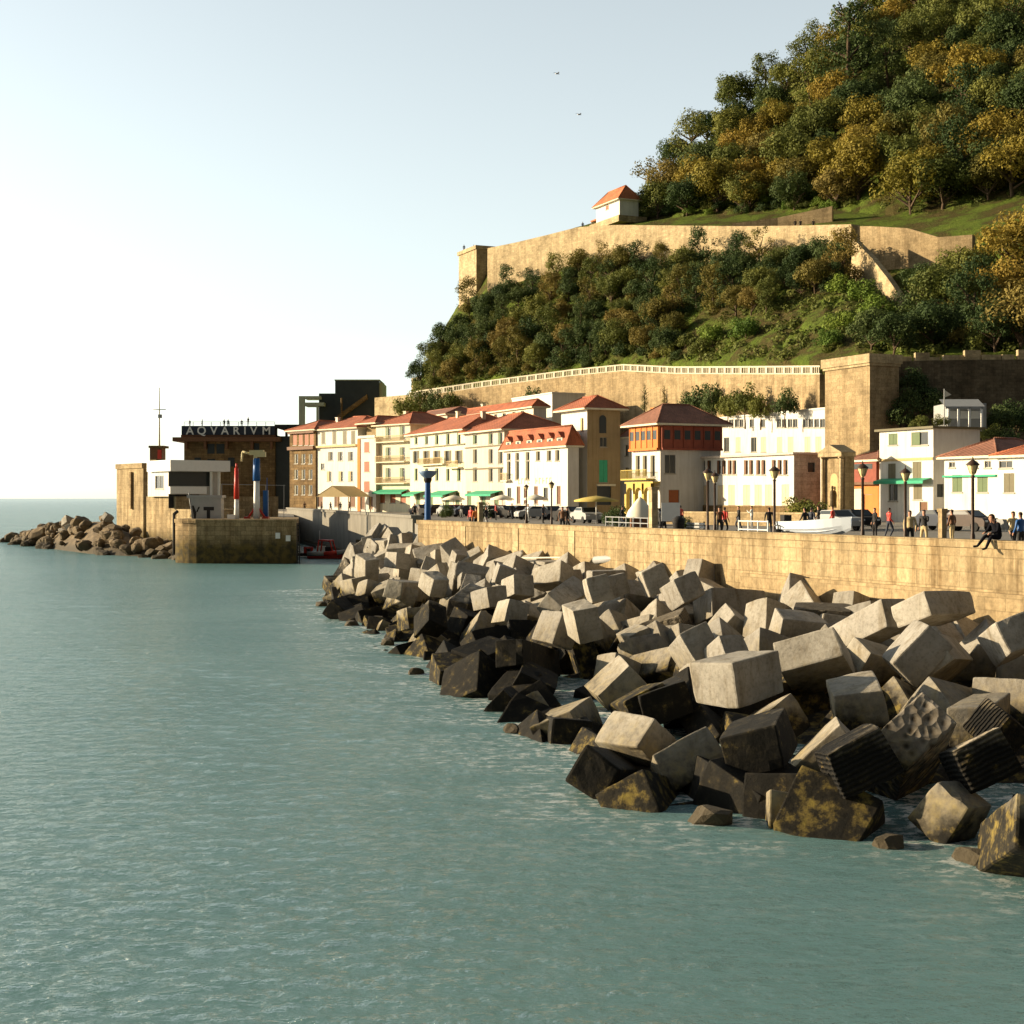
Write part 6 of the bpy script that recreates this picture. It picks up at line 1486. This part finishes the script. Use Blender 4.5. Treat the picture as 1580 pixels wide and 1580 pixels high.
# low garden wall, planters and more clutter between the wall and the houses
a_, b_ = quay(985, 128), quay(1262, 112); t = thing('garden_wall', 'low tan stone garden wall on the quay in front of the white annex', 'garden wall', a_); d = b_ - a_; bk = Vector((-d.y, d.x, 0)).normalized() * .4
mb = MB(); mb.obox(a_, d, bk, (0, 0, 1.0)); mb.build('wall', [M['gold']], t); mb = MB(); mb.obox(a_ - bk * .1 + Vector((0, 0, 1.002)), d, bk * 1.2, (0, 0, .12)); mb.build('coping', [M['fort']], t)
hb = random.Random(6)
for k, (px, Y, r, lb) in enumerate(((1000, 131, .9, 'green bush over the garden wall, right of the arcade'), (1030, 130, 1.0, 'olive bush over the garden wall below the red gallery'), (1075, 127, .9, 'dark green bush over the garden wall, left of the twin lamps'), (1120, 124, 1.0, 'olive bush over the garden wall, right of the twin lamps'), (1150, 122, .8, 'dark green bush over the garden wall, midway between the lamps'), (1178, 120, .9, 'olive bush over the garden wall, just left of the lone lamp'), (972, 118, 1.2, 'dark green bush on the quay before the shaded narrow house'), (1300, 112, 1.0, 'olive bush right of the gateway'), (1345, 116, .9, 'dark green bush before the orange-red shop'))):
    tt = tree(quay(px, Y), r, 'bush', 'leafolive' if 'olive' in lb else 'leafdark', k % 3, name='bush'); tag(tt, lb, 'bush')
for px, Y, m, lb in ((1290, 100, 'greymetal', 'grey parked car before the gateway, behind the dinghy bow'), (1320, 104, 'dark', 'black parked car behind the lamp by the orange-red shop'), (1445, 100, 'navy', 'navy parked car before the side wall of the three-storey house'), (1490, 98, 'brownmetal', 'brown parked car before the low house with green garage doors'), (1020, 118, 'dark', 'black parked car before the red gallery house'), (905, 130, 'greymetal', 'grey parked car at the foot of the ochre tower house'), (880, 140, 'dark', 'black parked car at the right corner of the white hotel'), (650, 190, 'brownmetal', 'brown parked car left of the blue column')):
    car(quay(px, Y), ang + cr.uniform(-.2, .2), m, lb)

# ------------------------------------------------------------------ boats
def hull_mesh(L, B, H, m_out, name='hull', sheer=.25):
    mb = MB(); ns = 13; ring = []
    for i in range(ns):
        t = i / (ns - 1); w = B / 2 * (1 - max(0, (t - .45) / .55) ** 2.2) * (.86 + .14 * min(1, t * 4)); w = max(w, .02); zb = .02 + H * .55 * max(0, (t - .6) / .4) ** 2; zt = H + sheer * t * t
        x = (t - .5) * L
        ring.append([(x, -w, zt), (x, -w * .92, zb + (zt - zb) * .45), (x, -w * .55, zb + .05), (x, 0, zb - .04), (x, w * .55, zb + .05), (x, w * .92, zb + (zt - zb) * .45), (x, w, zt), (x, w * .86, zt), (x, w * .8, zb + .18), (x, 0, zb + .12), (x, -w * .8, zb + .18), (x, -w * .86, zt)])
    n = 12
    for i in range(ns - 1):
        for k in range(n): j = (k + 1) % n; mb.face([ring[i][k], ring[i + 1][k], ring[i + 1][j], ring[i][j]], sm=True)
    mb.face(ring[0]); mb.face(ring[-1][::-1]); return mb
bp = wall_at(1262, 2.2); t = thing('dinghy', 'white and pale blue dinghy lying on the quay behind the sea wall', 'boat', (0, 0, 0)); hull_mesh(4.4, 1.6, .62, 0).build('hull', [paint('pale_blue_hull', (.55, .60, .66), .35, .05)], t, uv=False)
mb = MB()
for x_ in (-1.2, .2): mb.box(x_, 0, .5, .28, 1.25, .05)
mb.build('thwart', [M['shuttan']], t); mb = MB(); mb.box(-2.25, 0, .35, .3, .4, .55); mb.tube((-2.35, 0, .35), (-2.35, 0, -.15), .07, n=6); mb.build('outboard_motor', [M['dark']], t)
t.location = bp + Vector((0, 0, .62)); t.rotation_euler = (0, 0, math.atan2(-WU.y, -WU.x))
tl = thing('boat_trolley', 'low metal boat trolley under the white dinghy', 'trolley', (0, 0, 0)); mb = MB()
for y_ in (-.5, .5): mb.tube((-2, y_, .45), (2.2, y_ * .3, .45), .05, n=6)
for x_ in (-1, .8): mb.tube((x_, -.7, .42), (x_, .7, .42), .05, n=6); mb.box(x_, 0, .45, .1, 1.0, .13)
mb.build('frame', [M['greymetal']], tl)
for y_ in (-.75, .75): mb = MB(); mb.tube((-.6, y_ - .08, .3), (-.6, y_ + .08, .3), .3, n=14); mb.build('wheel', [M['rubber']], tl)
tl.location = bp; tl.rotation_euler = t.rotation_euler
# scooter
p = wall_at(1214, 1.6); t = thing('scooter', 'dark motor scooter parked between the lone lamp and the white dinghy', 'scooter', (0, 0, 0))
mb = MB(); mb.box(-.35, 0, .42, .7, .28, .32); mb.box(.1, 0, .28, .5, .3, .1); mb.obox((.33, -.2, .3), (.1, 0, 0), (0, .4, 0), (.1, 0, .6)); mb.build('body', [M['dark']], t); mb = MB(); mb.box(-.35, 0, .745, .65, .26, .1); mb.build('seat', [M['rubber']], t)
mb = MB(); mb.tube((.62, 0, .3), (.42, 0, 1.05), .035, n=6); mb.tube((.42, -.32, 1.07), (.42, .32, 1.07), .025, n=6); mb.build('handlebar', [M['greymetal']], t)
for x_ in (-.55, .64): mb = MB(); mb.tube((x_, -.06, .25), (x_, .06, .25), .25, n=14); mb.build('wheel', [M['rubber']], t)
t.location = p; t.rotation_euler = (0, 0, 2.4)
# red rescue boat at the quay wall
Yr = 166; bp = at(510, 862, Yr); bp.z = 0
t = thing('rescue_boat', 'red rescue boat with red cabin arch and grey side tubes, moored below the quay wall', 'boat', (0, 0, 0))
hull_mesh(5.2, 1.9, .75, 0, sheer=.35).build('hull', [M['redmetal']], t, uv=False)
for s_ in (-1, 1):
    mb = MB(); pts = [(-2.5, s_ * .95, .72), (-.5, s_ * 1.0, .75), (1.0, s_ * .85, .85), (2.0, s_ * .45, 1.0), (2.5, s_ * .08, 1.08)]
    for q, (a_, b_) in enumerate(zip(pts[:-1], pts[1:])): mb.tube(a_, b_, .26, .26 if q < 3 else .2, 10, 0 if q in (0, 2) else 1)
    mb.build('side_tube', [M['greymetal'], M['redmetal']], t)
mb = MB()
for s_ in (-1, 1): mb.tube((-1.4, s_ * .75, .8), (-1.2, s_ * .7, 2.3), .09, n=8); mb.tube((.5, s_ * .7, .8), (.1, s_ * .65, 2.2), .09, n=8); mb.tube((-1.2, s_ * .7, 2.3), (.1, s_ * .65, 2.2), .09, n=8)
mb.box(-.55, 0, 2.2, 1.5, 1.5, .12); mb.build('cabin_arch', [M['redmetal']], t)
mb = MB(); mb.box(-.2, 0, .6, .7, .8, .9); mb.build('console', [M['dark']], t); mb = MB(); mb.box(-2.65, 0, .5, .4, .5, .8); mb.build('outboard_motor', [M['dark']], t); mb = MB(); mb.tube((-1.3, 0, 2.3), (-1.3, 0, 3.4), .03, n=5); mb.build('antenna', [M['whitemetal']], t)
t.location = bp + Vector((0, 0, -.15)); t.rotation_euler = (0, 0, -.15)
p = at(475, 862, 170); p.z = -.2; t = thing('pontoon', 'low floating pontoon with white floats between the mole and the red boat', 'pontoon', p); mb = MB(); mb.box(p.x - .5, p.y, .15, 6.2, 2.0, .35); mb.build('deck', [M['dark']], t)
for k in range(4): mb = MB(); mb.box(p.x - 2.8 + k * 1.5, p.y - .85, .5, 1.1, .35, .75 + .1 * (k % 2)); mb.build('float', [M['whitemetal'] if k != 2 else M['redmetal']], t)
# flotsam on the block heap
p = at(960, 862, 74); t = thing('pipe', 'pale grey pipe lying on top of the blocks at the wall foot', 'pipe', p); mb = MB(); mb.tube(at(918, 864, 74), at(972, 860, 72), .19, n=10); mb.build('pipe', [M['greymetal']], t, uv=False)
p = at(835, 862, 78); t = thing('plank', 'long thin pale plank lying across the blocks near the wall', 'plank', p); a_, b_ = at(792, 862, 79), at(872, 861, 76); mb = MB(); mb.obox(a_, b_ - a_, (.1, .22, 0), (0, 0, .07)); mb.build('plank', [M['cloth']], t, uv=False)

# ------------------------------------------------------------------ people
def person_mesh(pose):
    sw = {'stand': .04, 'walk': .22, 'lean': .08}[pose]
    J = dict(pelvis=(0, 0, .95), waist=(0, 0, 1.1), chest=(0, .01, 1.3), neck=(0, .0, 1.48), jaw=(0, .03, 1.56), head=(0, .01, 1.66), top=(0, .0, 1.74),
             hl=(.1, 0, .9), kl=(.11, sw * .9, .5), al=(.11, sw * .3 - (.1 if pose == 'walk' else 0), .09), tl=(.12, sw * .3 + .12, .04), hr=(-.1, 0, .9), kr=(-.11, -sw * .3, .5), ar=(-.11, -sw, .09), tr_=(-.12, -sw + .15, .04),
             sl=(.19, 0, 1.42), el=(.25, -sw * .6, 1.14), wl=(.24, .08 + sw * .2, .9), fl=(.235, .11 + sw * .2, .79), sr=(-.19, 0, 1.42), er=(-.25, sw * .4, 1.14), wr=(-.24, .12 + sw * .6, .92), fr=(-.235, .16 + sw * .6, .81))
    if pose == 'lean': J['er'] = (-.26, .12, 1.2); J['wr'] = (-.14, .3, 1.32); J['fr'] = (-.1, .33, 1.42)
    names = list(J); E = [('pelvis', 'waist'), ('waist', 'chest'), ('chest', 'neck'), ('neck', 'jaw'), ('jaw', 'head'), ('head', 'top'), ('pelvis', 'hl'), ('hl', 'kl'), ('kl', 'al'), ('al', 'tl'), ('pelvis', 'hr'), ('hr', 'kr'), ('kr', 'ar'), ('ar', 'tr_'), ('chest', 'sl'), ('sl', 'el'), ('el', 'wl'), ('wl', 'fl'), ('chest', 'sr'), ('sr', 'er'), ('er', 'wr'), ('wr', 'fr')]
    Rr = dict(pelvis=(.15, .11), waist=(.14, .10), chest=(.17, .115), neck=.06, jaw=.075, head=.098, top=.06, hl=.09, kl=.062, al=.042, tl=.038, hr=.09, kr=.062, ar=.042, tr_=.038, sl=.068, el=.045, wl=.032, fl=.03, sr=.068, er=.045, wr=.032, fr=.03)
    me = skin_mesh('person', [J[n] for n in names], [(names.index(a), names.index(b)) for a, b in E], [Rr[n] for n in names], 1, 0)
    me.materials.clear()
    for k in ('skin', 'dark', 'navy', 'hair', 'rubber'): me.materials.append(M[k])
    for f in me.polygons:
        c = f.center; m = 1
        if c.z > 1.53: m = 3 if (c.z > 1.67 or c.y < -.01) else 0
        elif c.z > 1.47: m = 0
        elif abs(c.x) > .195 and c.z < .93 and c.z > .7: m = 0
        elif c.z < .1: m = 4
        elif c.z < .98 and abs(c.x) < .2: m = 2
        f.material_index = m; f.use_smooth = True
    return me
PM = {k: person_mesh(k) for k in ('stand', 'walk', 'lean')}
CL = {'dark': 'dark', 'navy': 'navy', 'red': 'redmetal', 'white': 'whitemetal', 'tan': 'tan', 'orange': 'orange', 'grey': 'greymetal', 'blue': 'bluemetal', 'green': 'shutgreen', 'brown': 'brownwood'}
def person(p, pose, top, leg, lb, rz, s=1.0, group='people on the quay'):
    o = link('person', PM[pose]); o.location = p; o.rotation_euler = (0, 0, rz); o.scale = (s, s, s)
    for i, c_ in ((1, top), (2, leg)): o.material_slots[i].link = 'OBJECT'; o.material_slots[i].material = M[CL[c_]]
    tag(o, lb, 'person', group)
pq = random.Random(9)
for px, bk, pose, top, leg, lb in ((1404, 6, 'stand', 'tan', 'dark', 'person in a tan top and dark trousers standing by the slim lamp'), (1426, 9, 'lean', 'dark', 'tan', 'person in a dark top before the three-storey house, right of the man in tan'),
    (1242, 14, 'walk', 'dark', 'dark', 'person all in dark clothes walking behind the left end of the dinghy'), (1252, 16, 'stand', 'navy', 'dark', 'person in a navy top behind the middle of the dinghy'), (1187, 14, 'stand', 'dark', 'navy', 'person in dark clothes just left of the lone lamp'), (1110, 12, 'stand', 'brown', 'dark', 'person in a brown top right of the twin lamps'), (1118, 13, 'walk', 'red', 'dark', 'person in a red top beside the one in brown, by the twin lamps'),
    (1575, 5, 'stand', 'blue', 'dark', 'person in a blue top near the edge of the picture, behind the seated person'), (1563, 7, 'walk', 'tan', 'dark', 'person in a tan top between the seated person and the one in blue'), (1585, 6, 'stand', 'dark', 'navy', 'person in a dark top at the very edge, beside the one in blue'), (735, 1.2, 'stand', 'orange', 'dark', 'person in an orange jacket right behind the sea wall by the short stone post'), (727, 4, 'stand', 'red', 'dark', 'person in a red top left of the one in orange'), (750, 5, 'walk', 'dark', 'grey', 'person in a dark top right of the one in orange'), (868, 6, 'stand', 'brown', 'dark', 'person in brown before the right end of the hotel'), (875, 7, 'walk', 'dark', 'dark', 'person in dark clothes beside the one in brown, by the hotel'), (1285, 22, 'stand', 'red', 'dark', 'person in a red top before the gateway'), (1263, 25, 'walk', 'dark', 'dark', 'person in dark clothes left of the gateway'), (1469, 12, 'stand', 'brown', 'tan', 'person in brown before the low house, left of the big lamp'), (640, 20, 'stand', 'dark', 'dark', 'person in dark clothes at the corner of the quay beyond the sea wall'), (1023, 10, 'walk', 'grey', 'dark', 'person in grey walking before the arcade')):
    person(wall_at(px, bk), pose, top, leg, lb, pq.uniform(0, 6.28))
for k, (px, bk, top, lb) in enumerate(((655, 40, 'dark', 'person in dark clothes left of the parked cars'), (684, 35, 'white', 'person in a white top among the parked cars, left of the short stone post'), (712, 30, 'dark', 'person in dark clothes among the parked cars, left of the short stone post'), (765, 26, 'red', 'person in a red top among the parked cars before the hotel corner'), (790, 30, 'dark', 'person in dark clothes among the parked cars before the hotel'), (815, 24, 'white', 'person in white by the small lamp before the hotel'), (838, 22, 'navy', 'person in navy right of the small lamp before the hotel'), (960, 14, 'dark', 'person in dark clothes at the low grey railing'), (980, 16, 'tan', 'person in tan at the low grey railing'), (1050, 22, 'red', 'person in red by the garden wall below the red gallery'), (1140, 20, 'dark', 'person in dark clothes behind the white railing'), (1160, 24, 'white', 'person in white behind the white railing'), (1350, 16, 'dark', 'person in dark clothes before the orange wall of the shop'), (1372, 18, 'red', 'person in red at the door of the three-storey house'))):
    person(wall_at(px, bk), ('stand', 'walk', 'lean')[k % 3], top, ('dark', 'navy', 'grey')[k % 3], lb, pq.uniform(0, 6.28))
for px, Y, lb in ((496, 224, 'person in dark clothes under the left side of the tan tent'), (510, 223, 'person in dark clothes under the ridge of the tan tent'), (525, 222, 'person in dark clothes under the right side of the tan tent'), (539, 220, 'person in dark clothes at the right post of the tan tent'), (470, 228, 'person in dark clothes left of the tan tent')): person(quay(px, Y), pq.choice(('stand', 'walk')), pq.choice(('dark', 'navy', 'brown')), 'dark', lb, pq.uniform(0, 6.28))
zr = gz(657, 300)
for px, lb in ((293, 'person at the left corner of the aquarium roof terrace'), (312, 'stout person second from the left on the aquarium roof terrace'), (346, 'person left of a pair on the aquarium roof terrace'), (352, 'person right of a pair on the aquarium roof terrace'), (373, 'person fifth from the left on the aquarium roof terrace'), (383, 'tallest person on the aquarium roof terrace')):
    p = at(px, 0, 300.9 + (1.5 if px % 2 else 0)); p.z = zr - .35 + (.5 if px == 383 else 0); person(p, 'stand', pq.choice(('dark', 'brown', 'navy')), 'dark', lb, pq.uniform(0, 6.28), 1.05, 'people on the aquarium roof')
zt = gz(382, 322)
for px, lb in ((716, 'tiny person on the left side of the fort bastion'), (731, 'tiny person on the right side of the fort bastion')): p = at(px, 0, 325); p.z = gz(384, 320) + .1; person(p, 'stand', 'dark', 'dark', lb, 0, 1.0, 'people on the fort')
for px, tp, lb in ((891, 351, 'tiny person on the fort wall left of the lodge'), (1218, 349, 'tiny person on the fort wall under the ochre trees, leftmost of three'), (1226, 349, 'tiny person on the fort wall under the ochre trees, middle of three'), (1246, 349, 'tiny person on the fort wall under the ochre trees, rightmost of three')):
    b0 = hill_pt(px, 1); p = b0 + EV * 1.2; p.z = gz(tp, b0.y) - .5; person(p, 'stand', 'dark', 'dark', lb, 0, 1.0, 'people on the fort')

# the person sitting on the sea wall
S0 = wall_at(1540, .28); S0.z = WT
F_, U_, S_ = Vector((WN.x, WN.y, 0)), Vector((0, 0, 1)), Vector((WU.x, WU.y, 0))
J = dict(pelvis=(0, 0, .13), waist=(.03, 0, .30), chest=(.12, 0, .50), neck=(.22, 0, .64), jaw=(.29, 0, .69), head=(.31, 0, .79), top=(.30, 0, .87), nose=(.405, 0, .755),
         hl=(.06, .10, .11), kl=(.47, .12, .16), al=(.86, .10, -.20), tl=(1.05, .10, -.20), hr=(.06, -.10, .11), kr=(.45, -.12, .13), ar=(.66, -.10, -.27), tr_=(.84, -.11, -.30),
         sl=(.15, .19, .56), el=(.27, .23, .32), wl=(.44, .14, .27), sr=(.15, -.19, .56), er=(.26, -.24, .31), wr=(.44, -.10, .25))
E = [('pelvis', 'waist'), ('waist', 'chest'), ('chest', 'neck'), ('neck', 'jaw'), ('jaw', 'head'), ('head', 'top'), ('jaw', 'nose'), ('pelvis', 'hl'), ('hl', 'kl'), ('kl', 'al'), ('al', 'tl'), ('pelvis', 'hr'), ('hr', 'kr'), ('kr', 'ar'), ('ar', 'tr_'), ('chest', 'sl'), ('sl', 'el'), ('el', 'wl'), ('chest', 'sr'), ('sr', 'er'), ('er', 'wr')]
Rr = dict(pelvis=(.16, .13), waist=(.15, .12), chest=(.18, .13), neck=.06, jaw=.07, head=.10, top=.065, nose=.016, hl=.10, kl=.07, al=.045, tl=.04, hr=.10, kr=.07, ar=.045, tr_=.04, sl=.075, el=.052, wl=.034, sr=.075, er=.052, wr=.034)
for s_, wn in ((1, 'wl'), (-1, 'wr')):
    w0 = J[wn]; pm = wn + 'p'; J[pm] = (w0[0] + .07, w0[1], w0[2] - .015); Rr[pm] = (.035, .022); E.append((wn, pm))
    for k in range(4):
        a_, b_ = f'{wn}f{k}', f'{wn}g{k}'; L_ = (.075, .085, .08, .06)[k]; yy = w0[1] + (k - 1.5) * .02
        J[a_] = (w0[0] + .07 + L_ * .55, yy, w0[2] - .03); J[b_] = (w0[0] + .07 + L_ * .8, yy, w0[2] - .06); Rr[a_] = .009; Rr[b_] = .008; E += [(pm, a_), (a_, b_)]
    J[wn + 't'] = (w0[0] + .06, w0[1] - s_ * .045, w0[2] + .005); Rr[wn + 't'] = .011; E.append((pm, wn + 't'))
nm = list(J); me = skin_mesh('person', [J[n] for n in nm], [(nm.index(a), nm.index(b)) for a, b in E], [Rr[n] for n in nm], 1, 0)
me.materials.clear()
for k in ('skin', 'jacket', 'jacket', 'rubber'): me.materials.append(M[k])
for f in me.polygons:
    c_ = f.center; m = 1
    if c_.z > .62 and c_.x > .19: m = 0
    elif c_.x > .455 and c_.z > .19: m = 0
    elif c_.x > .82 and c_.z < -.1 or (c_.x > .62 and c_.z < -.22): m = 3
    elif c_.z < .2 and (c_.x > .1 or c_.z < .12): m = 2
    f.material_index = m; f.use_smooth = True
R_ = Matrix((F_, S_, U_)).transposed()
me.transform(R_.to_4x4()); me.flip_normals() if R_.determinant() < 0 else None
t = link('person', me); t.location = S0; tag(t, 'person in a dark jacket sitting on the sea wall, leaning forward with legs hanging over', 'person')
mb = MB(); hm = []
bmh = bmesh.new(); bmesh.ops.create_uvsphere(bmh, u_segments=14, v_segments=9, radius=.118)
for v in list(bmh.verts):
    if v.co.z < -.07 or (v.co.x > .055 and v.co.z < .05): bmh.verts.remove(v)
hme = bpy.data.meshes.new('hair'); bmh.to_mesh(hme); bmh.free(); hme.materials.append(M['hair'])
for f in hme.polygons: f.use_smooth = True
hme.transform(R_.to_4x4()); ho = link('hair', hme, t); ho.location = F_ * .30 + U_ * .80
for s_ in (-1, 1):
    mb = MB(); mb.lathe([(.0, -.012), (.014, 0), (0, .012)], (0, 0, 0), 8); eo = mb.build('eye', [M['hair']], uv=False); eo.parent = t; eo.location = F_ * .405 + S_ * (.035 * s_) + U_ * .785
    mb = MB(); mb.lathe([(.0, -.03), (.018, 0), (0, .03)], (0, 0, 0), 8); eo = mb.build('ear', [M['skin']], uv=False); eo.parent = t; eo.location = F_ * .30 + S_ * (.10 * s_) + U_ * .76
rp_ = S0 - F_ * .22 + U_ * .40; t = thing('rucksack', 'grey rucksack on the back of the seated person', 'rucksack', rp_); mb = MB(); mb.obox(rp_ - S_ * .16 - F_ * .12 + U_ * -.05, F_ * .17, S_ * .32, U_ * .38 + F_ * .1); mb.build('bag', [M['greymetal']], t, uv=False); mb = MB(); mb.obox(rp_ - S_ * .11 - F_ * .2 + U_ * .0, F_ * .075, S_ * .22, U_ * .2 + F_ * .05); mb.build('pocket', [M['dark']], t, uv=False)

# gulls in the sky
for px, py, Y, lb in ((860, 114, 150, 'small gull in the sky, upper left one of two'), (894, 177, 160, 'small gull in the sky, lower right one of two')):
    p = at(px, py, Y); mb = MB(); mb.tube((-.22, 0, 0), (.25, 0, .02), .07, .03, 6); mb.face([(.08, .03, .03), (-.1, .03, .03), (-.12, .4, .16), (.0, .42, .17)]); mb.face([(0, .42, .17), (-.12, .4, .16), (-.2, .75, .06)]); mb.face([(-.1, -.03, .03), (.08, -.03, .03), (.0, -.42, .17), (-.12, -.4, .16)]); mb.face([(-.12, -.4, .16), (0, -.42, .17), (-.2, -.75, .06)])
    o = mb.build('gull', [M['greymetal']], uv=False); o.location = p; o.rotation_euler = (.2, 0, .5); tag(o, lb, 'bird', 'gulls')
